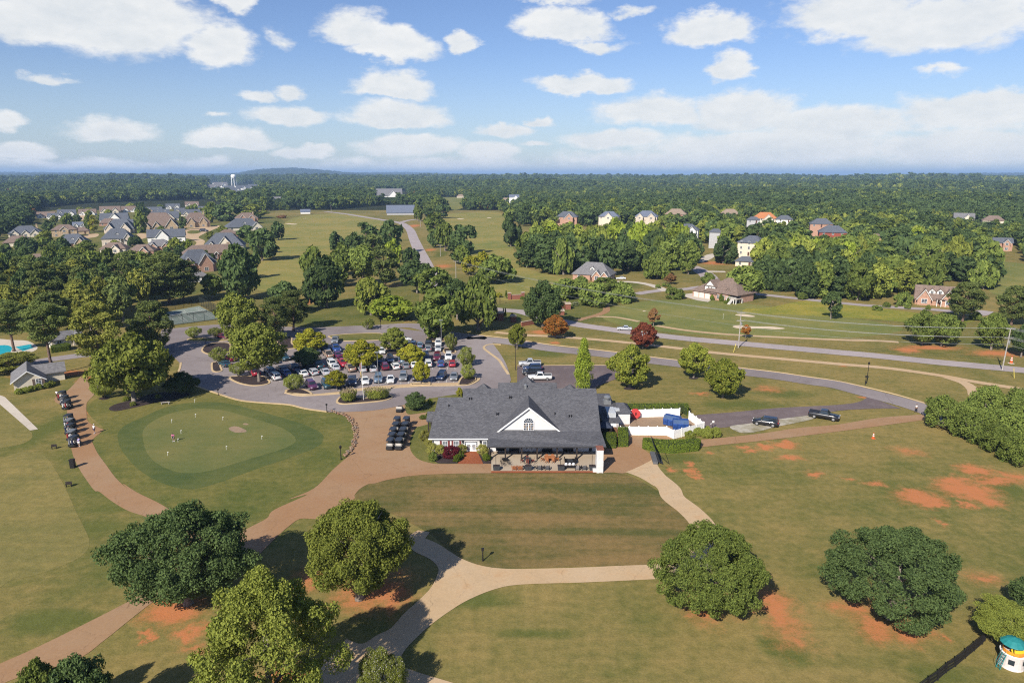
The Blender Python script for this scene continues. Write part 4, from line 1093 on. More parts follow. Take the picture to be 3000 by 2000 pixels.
# middle of the view
for kind, leaf, bb, b_, label in (
  ('broad', 'dark', (128, 277, 543, 685), (208, 700), 'lone tree casting a shadow on the left fairway'), ('broad', 'dark', (83, 218, 738, 850), (160, 864), 'smaller lone tree at the edge of the left fairway'),
  ('broad', 'dark', (-80, 180, 590, 850), (60, 890), 'dark tree clump above the small lone fairway tree'), ('broad', 'dark', (648, 822, 628, 790), (735, 805), 'round tree left of the white sand by the middle wood'),
  ('oak', 'mid', (398, 690, 788, 1060), (560, 1120), 'pale topped tree at the lower end of the left fairway'), ('broad', 'dark', (425, 815, 880, 1290), (650, 1322), 'large dark tree with a long shadow above the lawn'),
  ('oak', 'olive', (865, 1210, 1055, 1350), (1060, 1388), 'feathery pale green tree above the car park road'), ('broad', 'bright', (1075, 1530, 1205, 1420), (1250, 1425), 'low bright green tree over its dark shadow'),
  ('broad', 'mid', (1385, 1910, 1140, 1580), (1690, 1610), 'full green tree at the right back corner of the car park'), ('oak', 'mid', (1825, 2215, 1055, 1480), (2040, 1530), 'large tree beside the entrance road, pale trunk showing'),
  ('broad', 'dark', (1350, 1690, 888, 1110), (1480, 1190), 'dark tree at the lower end of the straight road'), ('broad', 'mid', (1455, 1825, 945, 1200), (1640, 1280), 'tree below the dark one at the end of the straight road'),
  ('broad', 'dark', (1690, 2020, 1070, 1330), (1850, 1430), 'shaded tree between the car park corner and the entrance'),
  ('maple', 'yellow', (1875, 2045, 838, 1000), (1965, 1022), 'left one of a yellow green pair on the right fairway'), ('maple', 'yellow', (1998, 2195, 798, 990), (2080, 1030), 'right one of a yellow green pair on the right fairway'),
  ('oak', 'mid', (2028, 2400, 855, 1060), (2200, 1092), 'spreading tree in front of the right fairway'), ('broad', 'dark', (2245, 2440, 478, 730), (2340, 760), 'dark tree on the right edge of the right fairway')):
 tree(kind, leaf, 'B', bb, label, base=b_)
for k, (bb, b_) in enumerate((((888, 1130, 528, 770), (1010, 810)), ((1095, 1352, 540, 790), (1230, 830)), ((678, 935, 738, 980), (800, 1020)), ((855, 1125, 740, 1080), (980, 1110)), ((1085, 1365, 750, 1080), (1190, 1135)), ((1335, 1525, 768, 970), (1430, 1000)),
        ((690, 905, 850, 1090), (780, 1130)), ((960, 1200, 640, 880), (1080, 930)), ((1190, 1350, 690, 900), (1270, 960)), ((820, 1010, 650, 860), (900, 900)))):
 tree(('pine', 'broad', 'broad', 'tall', 'pine', 'broad', 'broad', 'pine', 'broad', 'broad')[k], ('dark', 'dark', 'mid', 'mid', 'pine', 'dark', 'mid', 'pine', 'bright', 'dark')[k], 'B', bb, 'tree of the narrow wood beside the straight road', base=b_, group='trees of the narrow middle wood')
for k, (bb, b_) in enumerate((((1435, 1540, 385, 510), (1490, 530)), ((1530, 1660, 390, 500), (1590, 540)), ((1640, 1785, 370, 480), (1720, 500)), ((1560, 1760, 460, 640), (1650, 680)), ((1575, 1710, 600, 745), (1650, 770)), ((1650, 1855, 560, 760), (1740, 800)),
        ((1750, 2035, 555, 800), (1890, 830)), ((1755, 2045, 690, 890), (1890, 920)), ((1840, 2000, 760, 900), (1900, 950)))):
 tree(('broad', 'pine', 'broad', 'broad', 'broad', 'oak', 'broad', 'broad', 'oak')[k], ('mid', 'dark', 'dark', 'mid', 'dark', 'mid', 'dark', 'dark', 'mid')[k], 'B', bb, 'tree in the row along the right fairway', base=b_, group='trees along the straight road')
# among the houses on the left
for k, (tile, bb, b_) in enumerate((('AA', (738, 965, 398, 570), (850, 600)), ('AA', (1055, 1285, 285, 470), (1170, 490)), ('AA', (1250, 1400, 290, 400), (1330, 430)), ('AA', (1450, 1600, 290, 560), (1530, 580)), ('AA', (1580, 1755, 290, 560), (1620, 590)), ('AA', (635, 935, 560, 760), (790, 800)),
         ('AA', (235, 640, 700, 960), (480, 1010)), ('AA', (640, 1010, 690, 900), (800, 930)), ('AA', (890, 1310, 690, 1010), (1100, 1050)), ('AA', (1325, 1720, 725, 1000), (1500, 1040)), ('AA', (1075, 1355, 945, 1180), (1200, 1220)),
         ('AA', (1295, 1700, 910, 1190), (1480, 1230)), ('AA', (-80, 300, 790, 1080), (120, 1120)), ('AA', (140, 400, 1000, 1170), (260, 1200)), ('AA', (1630, 2000, 975, 1280), (1800, 1330)), ('AA', (690, 945, 1100, 1300), (820, 1340)), ('AA', (1940, 2310, 1055, 1330), (2120, 1370)),
         ('AB', (650, 965, 690, 930), (810, 955)), ('AB', (1830, 2260, 465, 760), (2050, 800)), ('AB', (1980, 2400, 620, 900), (2200, 960)), ('AB', (1470, 1760, 600, 760), (1600, 790)), ('AB', (1270, 1620, 100, 340), (1440, 370)), ('AB', (1500, 1960, 80, 380), (1720, 400)),
         ('AB', (1890, 2400, 110, 320), (2150, 350)), ('AB', (870, 1010, 300, 530), (930, 550)), ('AB', (100, 330, 225, 580), (200, 600)), ('AB', (120, 300, 80, 290), (210, 310)), ('AB', (1540, 1800, 905, 1120), (1680, 1140)), ('AB', (480, 830, 850, 1060), (650, 1100)), ('AB', (560, 900, 960, 1150), (730, 1200)),
         ('AB', (1340, 1620, 1320, 1560), (1450, 1600)), ('AB', (970, 1130, 140, 260), (1050, 280)), ('AB', (930, 1050, 760, 870), (1000, 880)))):
 kinds = ('broad', 'oak', 'broad', 'maple', 'pine')
 leafs = ('dark', 'mid', 'dark', 'mid', 'dark', 'olive')
 lf = {3: 'mid', 4: 'yellow', 16: 'yellow', 32: 'bright'}.get(k, leafs[k % 6])
 tree(kinds[k % 5], lf, tile, bb, ('yellowing' if lf == 'yellow' else 'bright green' if lf == 'bright' else 'dark') + ' tree among the left estate houses', base=b_, group='trees among the estate houses')
for bb, b_, w_ in (((1240, 1400, 890, 1060), (1320, 1075), 'left'), ((1385, 1505, 940, 1110), (1445, 1120), 'right')):
 tree('cypress', 'dark', 'AB', bb, 'small pointed conifer against the long brown roof, ' + w_ + ' of the pair', base=b_, group='pair of conifers')
def fill(poly, n, kinds, leaves, hr, rr, label, group, c0=(0.15, 0.3), seed=1, gap=0.8):
 pts = [G(*p).xy for p in poly]
 rnd = random.Random(seed)
 xs, ys = [p.x for p in pts], [p.y for p in pts]
 def inside(x, y):
  c = False
  for i in range(len(pts)):
   a, b = pts[i], pts[i - 1]
   if (a.y > y) != (b.y > y) and x < (b.x - a.x) * (y - a.y) / (b.y - a.y) + a.x:
    c = not c
  return c
 got = []
 tries = 0
 while len(got) < n and tries < n * 200:
  tries += 1
  x, y = rnd.uniform(min(xs), max(xs)), rnd.uniform(min(ys), max(ys))
  if not inside(x, y):
   continue
  h, r = rnd.uniform(*hr), rnd.uniform(*rr)
  if any((x - a) ** 2 + (y - b) ** 2 < (gap * (r + q)) ** 2 * 0.8 for a, b, q in got):
   continue
  got.append((x, y, r))
  k = rnd.choice(kinds)
  lf = rnd.choice(leaves)
  c = h * rnd.uniform(*c0)
  put_tree(k, lf, (x, y), r, h - c, c, label, group)
fill(tpts('A', [-150, 1190, 300, 1120, 900, 1120, 1250, 1160, 1480, 1270, 1350, 1330, 1050, 1400, 500, 1430, 0, 1470, -150, 1480]), 34, ['pine', 'pine', 'pine', 'broad'], ['pine', 'pine', 'dark', 'pine_yellow'], (13, 17), (3.6, 5.2),
  'pine in the dark stand beyond the tennis court', 'pines of the stand left of the tennis court', seed=3)
fill(tpts('C', [20, 880, 130, 965, 300, 1015, 480, 1022, 900, 1045, 1100, 1065, 1400, 1085, 1580, 1095, 1690, 1020, 1735, 920, 1600, 850, 1300, 860, 900, 870, 400, 860]), 50, ['tall', 'broad', 'tall', 'oak'], ['dark', 'dark', 'mid', 'dark', 'mid'], (11, 16), (5, 6.8),
  'dark tree on the near side of the central wood', 'near trees of the central wood', seed=4, c0=(0.01, 0.06), gap=0.56)
fill(tpts('C', [60, 870, 400, 850, 900, 860, 1300, 850, 1560, 850, 1640, 900, 1540, 800, 1200, 755, 600, 750, 150, 770]), 34, ['broad', 'tall', 'oak'], ['bright', 'mid', 'bright', 'mid', 'olive', 'dark'], (14, 17.5), (5.6, 8),
  'light green tree on the far side of the central wood', 'far trees of the central wood', seed=5, c0=(0.1, 0.2), gap=0.66)
fill(tpts('D', [-150, 1170, 0, 1185, 300, 1235, 700, 1258, 1150, 1255, 1380, 1180, 1700, 1120, 2020, 1180, 2040, 1050, 1500, 1040, 800, 1060, 0, 1050]), 46, ['tall', 'tall', 'oak', 'broad'], ['mid', 'dark', 'mid', 'olive', 'dark'], (10, 14.5), (4.8, 6.6),
  'tree at the meadow side of the right wood', 'near trees of the right wood', seed=6, c0=(0.01, 0.06), gap=0.56)
fill(tpts('D', [-100, 1040, 800, 1050, 1500, 1030, 2040, 1040, 2050, 940, 1500, 910, 800, 900, 0, 920]), 34, ['broad', 'tall', 'oak'], ['bright', 'mid', 'olive', 'mid', 'dark'], (13, 16), (5.6, 7.6),
  'tree on the far side of the right wood', 'far trees of the right wood', seed=7, c0=(0.08, 0.2), gap=0.66)
tree('maple', 'bright', 'D', (1272, 1428, 578, 770), 'bright yellow green tree standing above the right wood', base=(1350, 850))
fill(tpts('A', [-150, 1000, 250, 1010, 700, 1010, 1050, 1040, 1450, 1130, 1500, 1190, 1250, 1160, 900, 1120, 300, 1120, -150, 1180]), 26, ['pine', 'broad', 'pine'], ['pine', 'dark', 'mid'], (12, 15), (4, 5.5),
  'tree in the woods below the estate houses', 'woods below the estate houses', seed=9, c0=(0.1, 0.2))
fill(tpts('A', [-150, 1440, 250, 1440, 700, 1410, 1000, 1390, 1150, 1380, 1150, 1450, 1050, 1560, 800, 1560, 400, 1540, -150, 1560]), 16, ['pine', 'pine', 'broad'], ['pine', 'pine', 'pine_yellow'], (12, 15), (3.8, 5),
  'pine between the pool and the dark stand', 'pines between the pool and the dark stand', seed=12, c0=(0.2, 0.35))
# --- houses
WALLS = {
 'white': M('white_siding', (0.74, 0.73, 0.70), 0.7, 0.04, 1.5), 'cream': M('cream_siding', (0.62, 0.55, 0.44), 0.75, 0.06, 1.5), 'tan': M('tan_stone', (0.44, 0.33, 0.21), 0.85, 0.2, 1.2),
 'brick': M('pink_brick', (0.42, 0.25, 0.18), 0.85, 0.16, 2.5), 'red': M('dark_red_brick', (0.27, 0.075, 0.05), 0.85, 0.15, 2.5), 'stone': M('pale_stone', (0.55, 0.47, 0.38), 0.85, 0.16, 1.2), 'grey': M('grey_siding', (0.40, 0.40, 0.41), 0.75, 0.08, 1.5),
}
ROOFS = {
 'slate': M('slate_shingles', (0.098, 0.108, 0.130), 0.85, 0.14, 1.6), 'brown': M('brown_shingles', (0.185, 0.135, 0.110), 0.9, 0.14, 1.6), 'tan': M('tan_shingles', (0.255, 0.195, 0.145), 0.9, 0.12, 1.6),
 'grey': M('grey_shingles', (0.165, 0.160, 0.165), 0.9, 0.14, 1.6), 'dark': M('dark_shingles', (0.062, 0.062, 0.072), 0.9, 0.16, 1.6), 'orange': M('orange_tiles', (0.42, 0.17, 0.07), 0.85, 0.12, 1.6), 'blue': M('blue_grey_shingles', (0.125, 0.145, 0.195), 0.85, 0.12, 1.6),
}
TRIM = M('trim_paint', (0.70, 0.68, 0.64), 0.6, 0.04, 2)
GARAGE_DOOR = M('garage_door_paint', (0.66, 0.60, 0.53), 0.6, 0.05, 2)
DOOR_PAINT = M('door_paint', (0.10, 0.05, 0.035), 0.5, 0.1, 2)
HOUSES = []     # (x, y, width)
_WIN = {}
def window_parts(parent, x, y, z, w, h, rotz=0.0, frame=None, mull=(2, 3), name='window'):
 key = (round(w, 2), round(h, 2), mull, frame)
 if key not in _WIN:
  f = MB()
  t = min(0.12, w * 0.09)
  f.box(-w / 2 - t, w / 2 + t, -0.07, 0.02, -t, 0).box(-w / 2 - t, w / 2 + t, -0.07, 0.02, h, h + t)
  f.box(-w / 2 - t, -w / 2, -0.07, 0.02, 0, h).box(w / 2, w / 2 + t, -0.07, 0.02, 0, h)
  nx, ny = mull
  for i in range(1, nx):
   xx = -w / 2 + w * i / nx
   f.box(xx - t * .28, xx + t * .28, -0.06, 0.0, 0, h)
  for j in range(1, ny):
   zz = h * j / ny
   f.box(-w / 2, w / 2, -0.057, 0.0, zz - t * .28, zz + t * .28)
  p = MB()
  p.box(-w / 2, w / 2, -0.03, 0.01, 0, h)
  _WIN[key] = (f.mesh('window_frame', frame or TRIM), p.mesh('window_pane', GLASS))
 a = link_mesh(name, _WIN[key][0], parent, (x, y, z))
 a.rotation_euler = (0, 0, rotz)
 link_mesh('pane', _WIN[key][1], a)
 return a
def roof_hip(mb, x0, x1, y0, y1, z, h, o=0.5):
 x0, x1, y0, y1 = x0 - o, x1 + o, y0 - o, y1 + o
 if x1 - x0 >= y1 - y0:
  k = (y1 - y0) / 2 * 0.95
  r = [(x0 + k, (y0 + y1) / 2, z + h), (x1 - k, (y0 + y1) / 2, z + h)]
  vs = [(x0, y0, z), (x1, y0, z), (x1, y1, z), (x0, y1, z)] + r
  fs = [(0, 1, 5, 4), (1, 2, 5), (2, 3, 4, 5), (3, 0, 4)]
 else:
  k = (x1 - x0) / 2 * 0.95
  r = [((x0 + x1) / 2, y0 + k, z + h), ((x0 + x1) / 2, y1 - k, z + h)]
  vs = [(x0, y0, z), (x1, y0, z), (x1, y1, z), (x0, y1, z)] + r
  fs = [(0, 1, 4), (1, 2, 5, 4), (2, 3, 5), (3, 0, 4, 5)]
 mb.add(vs, fs + [(3, 2, 1, 0)])
 mb.add([(v[0] * 1, v[1] * 1, zz) for zz in (z - 0.22, z - 0.002) for v in vs[:4]], [(0, 1, 5, 4), (1, 2, 6, 5), (2, 3, 7, 6), (3, 0, 4, 7), (3, 2, 1, 0), (4, 5, 6, 7)])
def roof_gable(mb, x0, x1, y0, y1, z, h, axis='x', o=0.45, th=0.22):
 if axis == 'x':
  ym = (y0 + y1) / 2
  k = h / ((y1 - y0) / 2)
  a, b = y0 - o, y1 + o
  prof = [(a, z - o * k), (ym, z + h), (b, z - o * k), (b, z - o * k - th), (ym, z + h - th), (a, z - o * k - th)]
  mb.extr(prof, x1 + o, x0 - o, 'x')
 else:
  xm = (x0 + x1) / 2
  k = h / ((x1 - x0) / 2)
  a, b = x0 - o, x1 + o
  prof = [(a, z - o * k), (xm, z + h), (b, z - o * k), (b, z - o * k - th), (xm, z + h - th), (a, z - o * k - th)]
  mb.extr(prof, y0 - o, y1 + o, 'y')
def gable_wall(mb, x0, x1, y0, y1, z0, z1, h, axis='x'):
 if axis == 'x':
  ym = (y0 + y1) / 2
  mb.extr([(y0, z0), (y1, z0), (y1, z1), (ym, z1 + h - 0.15), (y0, z1)], x0, x1, 'x')
 else:
  xm = (x0 + x1) / 2
  mb.extr([(x1, z0), (x0, z0), (x0, z1), (xm, z1 + h - 0.15), (x1, z1)], y0, y1, 'y')
def house(tile, cx, cy, wpx, rot, wall, roof, label, style='hip', storeys=1, wings=((-0.55, 0.3, 0.16), (0.5, 0.34, 0.22)), dormers=0, chimney=False, garage=0, depth_k=0.62, pitch=0.62, group=None, cat='house', name='house', detail=True, porch=False, hwall=None, zbase=0.0):
 p = tp(tile, cx, cy)
 g = G(*p, zbase)
 s = TILES[tile][2]
 w = wpx / s * mpp(*p) * (1 - zbase / CAM_H)
 d = w * depth_k
 u = max(1.0, w / 22.0)             # estate houses are large; openings follow in size
 hw = hwall * 0.85 if hwall else 2.8 * storeys * (0.75 + 0.25 * u)
 pitch *= 1.3
 wb = -0.5 - zbase
 e = empty(name, (g.x, g.y, zbase), R(rot) + math.atan2(-g.x, g.y), label, cat, group)
 HOUSES.append((g.x, g.y, w, zbase))
 wm, rm = MB(), MB()
 # the front wall stands at y = 0, the body lies behind it
 rh = d / 2 * pitch
 if style == 'hip':
  wm.box(-w / 2, w / 2, 0, d, wb, hw)
  roof_hip(rm, -w / 2, w / 2, 0, d, hw, rh, 0.5 * u)
 else:
  gable_wall(wm, -w / 2, w / 2, 0, d, wb, hw, rh, 'x')
  roof_gable(rm, -w / 2, w / 2, 0, d, hw, rh, 'x', 0.45 * u)
 tm = MB()
 free = []
 for i, (pos, ww, pr) in enumerate(wings):
  x0, x1 = pos * w / 2 - ww * w / 2, pos * w / 2 + ww * w / 2
  x0, x1 = max(x0, -w / 2 + 0.02 * i), min(x1, w / 2 - 0.02 * i)
  y0 = -pr * w
  wh = (x1 - x0) / 2 * (pitch + 0.22)
  hz = hw - 0.06 * (i + 1)
  gable_wall(wm, x0, x1, y0, d * 0.45, wb, hz, wh, 'y')
  roof_gable(rm, x0, x1, y0, d * 0.45, hz, wh, 'y', 0.4 * u)
  free.append((x0, x1, y0))
  # pale barge boards along the gable
  xm = (x0 + x1) / 2
  o = 0.42 * u
  k = wh / ((x1 - x0) / 2)
  yy = y0 - o - 0.03
  for sgn in (-1, 1):
   xe = xm + sgn * ((x1 - x0) / 2 + o)
   pr_ = [(xm, hz + wh - 0.02), (xe, hz - o * k - 0.02), (xe, hz - o * k - 0.34 * u), (xm, hz + wh - 0.34 * u)]
   if sgn < 0:
    pr_ = pr_[::-1]
   tm.extr(pr_, yy - 0.05, yy + 0.0, 'y')
 wm.build('wall', WALLS[wall] if isinstance(wall, str) else wall, e)
 ro = rm.build('roof', ROOFS[roof], e)
 if wings:
  tm.build('trim', TRIM, e)
 if chimney:
  c = MB()
  cxx = w * 0.33
  c.box(cxx - 0.6 * u, cxx + 0.6 * u, d * 0.62, d * 0.62 + 1.0 * u, hw, hw + rh * 1.12)
  c.box(cxx - 0.7 * u, cxx + 0.7 * u, d * 0.62 - 0.1, d * 0.62 + 1.0 * u + 0.1, hw + rh * 1.12 + 0.003, hw + rh * 1.12 + 0.3)
  c.build('chimney', WALLS['tan' if wall != 'red' else 'red'], ro)
 for k in range(dormers):
  dx = (k - (dormers - 1) / 2) * w * 0.2
  dw = 1.1 * u
  y0 = d * 0.17
  z0 = hw + rh * 0.22
  dm = MB()
  gable_wall(dm, dx - dw, dx + dw, y0, d * 0.42, z0, z0 + 1.5 * u, dw * 0.9, 'y')
  dd = dm.build('dormer', TRIM, e)
  r2 = MB()
  roof_gable(r2, dx - dw, dx + dw, y0, d * 0.42, z0 + 1.5 * u, dw * 0.9, 'y', 0.25 * u, 0.15)
  r2.build('dormer_roof', ROOFS[roof], dd)
  window_parts(e, dx, y0, z0 + 0.35 * u, 0.9 * u, 1.2 * u, name='dormer_window')
 if detail:
  # openings on the front, the wings and both ends
  for fl in range(storeys):
   z = (0.85 + 3.0 * fl) * (0.75 + 0.25 * u)
   for (x0, x1, y0) in free:
    window_parts(e, (x0 + x1) / 2, y0, z, min(1.7 * u, (x1 - x0) * 0.4), 1.5 * u)
   n = max(2, int(w / (4.6 * u)))
   for i in range(n):
    x = -w / 2 + w * (i + 0.5) / n
    if any(a - 0.9 * u < x < b + 0.9 * u for a, b, _ in free):
     continue
    if garage and fl == 0 and i < garage:
     continue
    if fl == 0 and i == n // 2:
     db = MB()
     db.box(x - 0.55 * u, x + 0.55 * u, -0.06, 0.02, 0, 2.2 * u)
     db.build('door', DOOR_PAINT, e)
     continue
    window_parts(e, x, 0, z, 1.1 * u, 1.5 * u)
   for sgn in (-1, 1):
    for yy in (0.3, 0.68):
     window_parts(e, sgn * w / 2, d * yy, z, 1.0 * u, 1.5 * u, rotz=sgn * math.pi / 2)
  for i in range(garage):
   gx = -w / 2 + (0.08 + 0.125 * i) * w + 0.06 * w
   gb = MB()
   gb.box(gx - 0.052 * w, gx + 0.052 * w, -0.07, 0.02, 0, 2.5 * u)
   for zz in (0.62, 1.24, 1.86):
    gb.box(gx - 0.05 * w, gx + 0.05 * w, -0.085, -0.06, zz * u - 0.02, zz * u + 0.02)
   gb.build('garage_door', GARAGE_DOOR, e)
 if porch:
  pb = MB()
  pw = w * 0.24
  pb.box(w * 0.02, w * 0.02 + pw, -2.6 * u, 0, hw * 0.92, hw * 0.92 + 0.25)
  pb.build('porch_roof', ROOFS[roof], e)
  for k in range(3):
   cb = MB()
   cb.tube([(w * 0.02 + 0.2 + k * (pw - 0.4) / 2, -2.4 * u, 0), (w * 0.02 + 0.2 + k * (pw - 0.4) / 2, -2.4 * u, hw * 0.92)], 0.14 * u, 8)
   cb.build('column', TRIM, e)
 return e
W1 = ((-0.55, 0.3, 0.14), (0.5, 0.34, 0.2))
W2 = ((0.3, 0.36, 0.2),)
W3 = ((-0.6, 0.26, 0.12), (0.05, 0.24, 0.1), (0.62, 0.28, 0.16))
W0 = ()
# left estate, front to back
house('AB', 1190, 1450, 300, 8, 'white', 'grey', 'low grey roofed house with a white fascia behind the tennis court pines', 'hip', wings=W0)
house('AB', 1210, 1275, 560, 12, 'brick', 'slate', 'brick house with a steep slate roof and red timber deck', 'hip', 1, ((0.35, 0.4, 0.12), (-0.62, 0.3, 0.06)), chimney=False, pitch=0.95, hwall=5.5)
house('AA', 740, 1245, 690, -10, 'tan', 'brown', 'brown roofed house sunk among the pines at the far left', 'hip', 1, ((-0.3, 0.24, 0.1), (0.55, 0.28, 0.2)), chimney=True)
house('AA', 2040, 1190, 430, -12, 'tan', 'tan', 'tan gabled house with dark shutters above the pines', 'hip', 1, ((0.35, 0.36, 0.16), (-0.2, 0.3, 0.1)))
house('AB', 1430, 1060, 880, 4, 'brick', 'brown', 'long brown roofed house with two pointed conifers before it', 'hip', 1, ((0.15, 0.06, 0.02),), chimney=True, depth_k=0.36, hwall=4.6)
house('AB', 1620, 900, 640, -8, 'cream', 'slate', 'slate roofed house directly behind the long brown roof', 'hip', 1, ((-0.55, 0.2, 0.12), (0.1, 0.4, 0.05)), pitch=0.8)
house('AA', 1950, 950, 400, -20, 'cream', 'brown', 'brown roofed house with a pale gable below the screened porch house', 'hip', 1, W2)
house('AB', 200, 990, 400, -16, 'brick', 'brown', 'brown hip roofed house half hidden by dark conifers', 'hip', 1, W2)
house('AB', 500, 900, 400, -10, 'brick', 'grey', 'grey brown roofed house in front of the white house', 'hip', 1, ((-0.35, 0.3, 0.2), (0.6, 0.3, 0.1)))
house('AA', 310, 835, 420, -12, 'cream', 'brown', 'brown roofed house with a red gable at the far left edge', 'hip', 1, W2)
house('AA', 1250, 850, 460, -14, 'tan', 'slate', 'slate roofed stone house with a dormer behind leafy trees', 'hip', 1, ((0.55, 0.34, 0.1),), dormers=1, pitch=0.8)
house('AA', 2030, 825, 470, -10, 'stone', 'slate', 'pale stone house with slate roof, dormer and screened porch', 'hip', 1, ((0.72, 0.28, 0.06),), dormers=1, pitch=0.85, porch=True, hwall=6)
house('AB', 640, 760, 580, -4, 'white', 'slate', 'white house with a dark gable roof on the cul de sac', 'gable', 1, ((-0.22, 0.34, 0.1),), pitch=0.72, depth_k=0.42, hwall=5)
house('AB', 1720, 680, 280, 12, 'brick', 'brown', 'low pink brown roof beside the cul de sac lawn', 'hip', 1, W0)
house('AA', 440, 670, 480, -8, 'cream', 'slate', 'cream house with three gables at the far left', 'hip', 1, W3, chimney=True)
house('AA', 1120, 670, 370, -6, 'tan', 'brown', 'two storey tan house with a brown hip roof and arched entry', 'hip', 2, ((0.0, 0.34, 0.05),), pitch=0.55)
house('AA', 1400, 625, 240, -6, 'tan', 'brown', 'low brown roofed wing house right of the two storey tan house', 'hip', 1, W0)
house('AA', 2060, 610, 470, -16, 'stone', 'slate', 'slate roofed stone house with two gables behind the screened porch house', 'hip', 1, W1, pitch=0.85, hwall=4.5)
house('AB', 1990, 560, 560, 8, 'cream', 'slate', 'slate roofed house with a dormer by the fairway edge', 'hip', 1, ((0.65, 0.3, 0.12),), dormers=1)
house('AB', 520, 560, 600, -2, 'tan', 'brown', 'largest house of the estate, brown hip roof and tall entry gable', 'hip', 1, ((-0.75, 0.25, 0.08), (-0.15, 0.2, 0.12), (0.62, 0.32, 0.08)), pitch=0.9, hwall=4.5)
house('AB', 1170, 505, 410, 6, 'tan', 'brown', 'tan manor house with a tall chimney above the round drive', 'hip', 1, ((-0.5, 0.3, 0.12), (0.45, 0.3, 0.06)), dormers=2, chimney=True, pitch=0.95, hwall=5.5)
house('AA', 1880, 480, 290, -4, 'brick', 'brown', 'low brown roofed house behind the slate roofed stone house', 'hip', 1, W2)
house('AA', 2270, 470, 200, -6, 'white', 'slate', 'small white house with slate roof and two gables', 'gable', 1, W1)
house('AA', 1380, 520, 210, -6, 'white', 'blue', 'white house with a blue grey roof behind the two storey tan house', 'gable', 1, W1)
house('AB', 2030, 445, 350, 6, 'brick', 'brown', 'tall brick house with a brown roof left of the fairway', 'hip', 2, ((-0.4, 0.34, 0.1), (0.4, 0.3, 0.1)), chimney=True)
house('AA', 1960, 420, 420, -10, 'white', 'slate', 'wide white house with a pale slate gable roof', 'gable', 1, ((0.1, 0.5, 0.12),))
house('AB', 620, 390, 420, -2, 'cream', 'slate', 'slate roof rising behind the largest brown house', 'gable', 1, W2)
for tile, cx, cy, w_, rot, wl, rf, lab in (('AA', 790, 350, 260, -10, 'white', 'brown', 'brown roofed white cottage, first in the back row'), ('AA', 960, 365, 230, -10, 'white', 'slate', 'white gabled cottage, second in the back row'), ('AA', 1150, 310, 270, -6, 'white', 'slate', 'slate roofed cottage with two gables, third in the back row'),
           ('AA', 1510, 300, 260, -4, 'white', 'brown', 'brown roofed cottage with two white gables beside a sandy drive'), ('AA', 1900, 262, 310, -4, 'cream', 'brown', 'brown roofed cottage behind the wide white house'), ('AA', 2250, 245, 260, -2, 'white', 'brown', 'brown roofed cottage with white gables before a dark tree'),
           ('AB', 430, 255, 240, 0, 'brick', 'slate', 'slate roofed brick cottage in the middle of the back row'), ('AB', 560, 290, 230, 0, 'white', 'slate', 'slate roofed cottage with a white front gable'), ('AB', 750, 190, 215, 2, 'white', 'slate', 'pale grey cottage with two steep gables'),
           ('AB', 880, 260, 190, 4, 'cream', 'slate', 'cream cottage with a steep slate roof, gable end showing'), ('AB', 1080, 150, 210, 4, 'cream', 'brown', 'rearmost brown roofed cottage of the estate'), ('AB', 1220, 215, 140, 6, 'white', 'slate', 'last white cottage on the right of the back row'),
           ('AB', 1060, 315, 300, 4, 'cream', 'slate', 'slate roofed cottage with three gables behind the manor'), ('AB', 1260, 300, 110, 6, 'white', 'grey', 'small white gable house behind the manor')):
 house(tile, cx, cy, w_, rot, wl, rf, lab, 'gable', 1, W1 if w_ > 150 else W2, group='cottages of the back row')
for k, (cx, cy, w_) in enumerate(((1965, 240, 120), (2035, 218, 120), (2110, 245, 95), (2165, 262, 95), (2225, 240, 95), (2290, 238, 90), (2180, 292, 90), (2335, 225, 80))):
 house('A', cx, cy, w_, 15, 'white', 'grey' if k < 2 else 'slate', 'white gabled house of the far estate below the water tower', 'gable', 2, W2, group='white houses below the water tower', detail=False)
house('B', 1225, 305, 230, 0, 'white', 'grey', 'long white building with a grey gable on the far edge of the fields', 'gable', 1, W2, cat='building', name='club_building', detail=False)
house('B', 200, 358, 95, 6, 'white', 'grey', 'white gabled house alone in the far left forest', 'gable', 2, W2, detail=False)
house('B', 455, 460, 85, 0, 'white', 'blue', 'low white shed with a blue roof at the far end of the left fairway', 'gable', 1, W0, cat='shed', name='shed', detail=False)
house('B', 1330, 470, 250, 0, 'grey', 'blue', 'low maintenance building behind the far pines', 'gable', 1, W0, cat='building', name='maintenance_building', detail=False)
house('B', 1880, 312, 70, 0, 'cream', 'tan', 'small tan roofed house at the far field', 'hip', 1, W0, detail=False)
house('B', 2295, 342, 60, 0, 'white', 'tan', 'small pale house above the far right fairway', 'gable', 1, W0, detail=False)
house('C', 20, 322, 90, 0, 'white', 'blue', 'far house with a blue roof left of an orange tree', 'gable', 1, W2, detail=False, zbase=8)
# right side, back to front
house('C', 500, 515, 190, -8, 'brick', 'slate', 'slate hip roofed house at the left end of the wood line', 'hip', 1, W2, zbase=6)
house('C', 885, 512, 180, -8, 'cream', 'blue', 'blue grey roofed house second from the left along the wood line', 'hip', 1, ((0.0, 0.4, 0.1),), zbase=6)
house('C', 1230, 512, 200, -6, 'stone', 'blue', 'stone house with two gables and a concrete forecourt', 'hip', 1, W1, zbase=6.5)
house('C', 1500, 490, 190, -4, 'brick', 'tan', 'tan hip roofed brick house right of the stone house', 'hip', 1, W0, zbase=6.5)
house('C', 2000, 486, 170, 0, 'brick', 'tan', 'tan roofed house peering over the trees', 'hip', 1, W0, zbase=6)
house('C', 2320, 530, 210, 0, 'cream', 'orange', 'house with an orange tiled roof', 'hip', 1, W2, zbase=7)
house('C', 2215, 545, 110, 0, 'grey', 'slate', 'slate roof left of the orange tiled roof', 'hip', 1, W0, zbase=7)
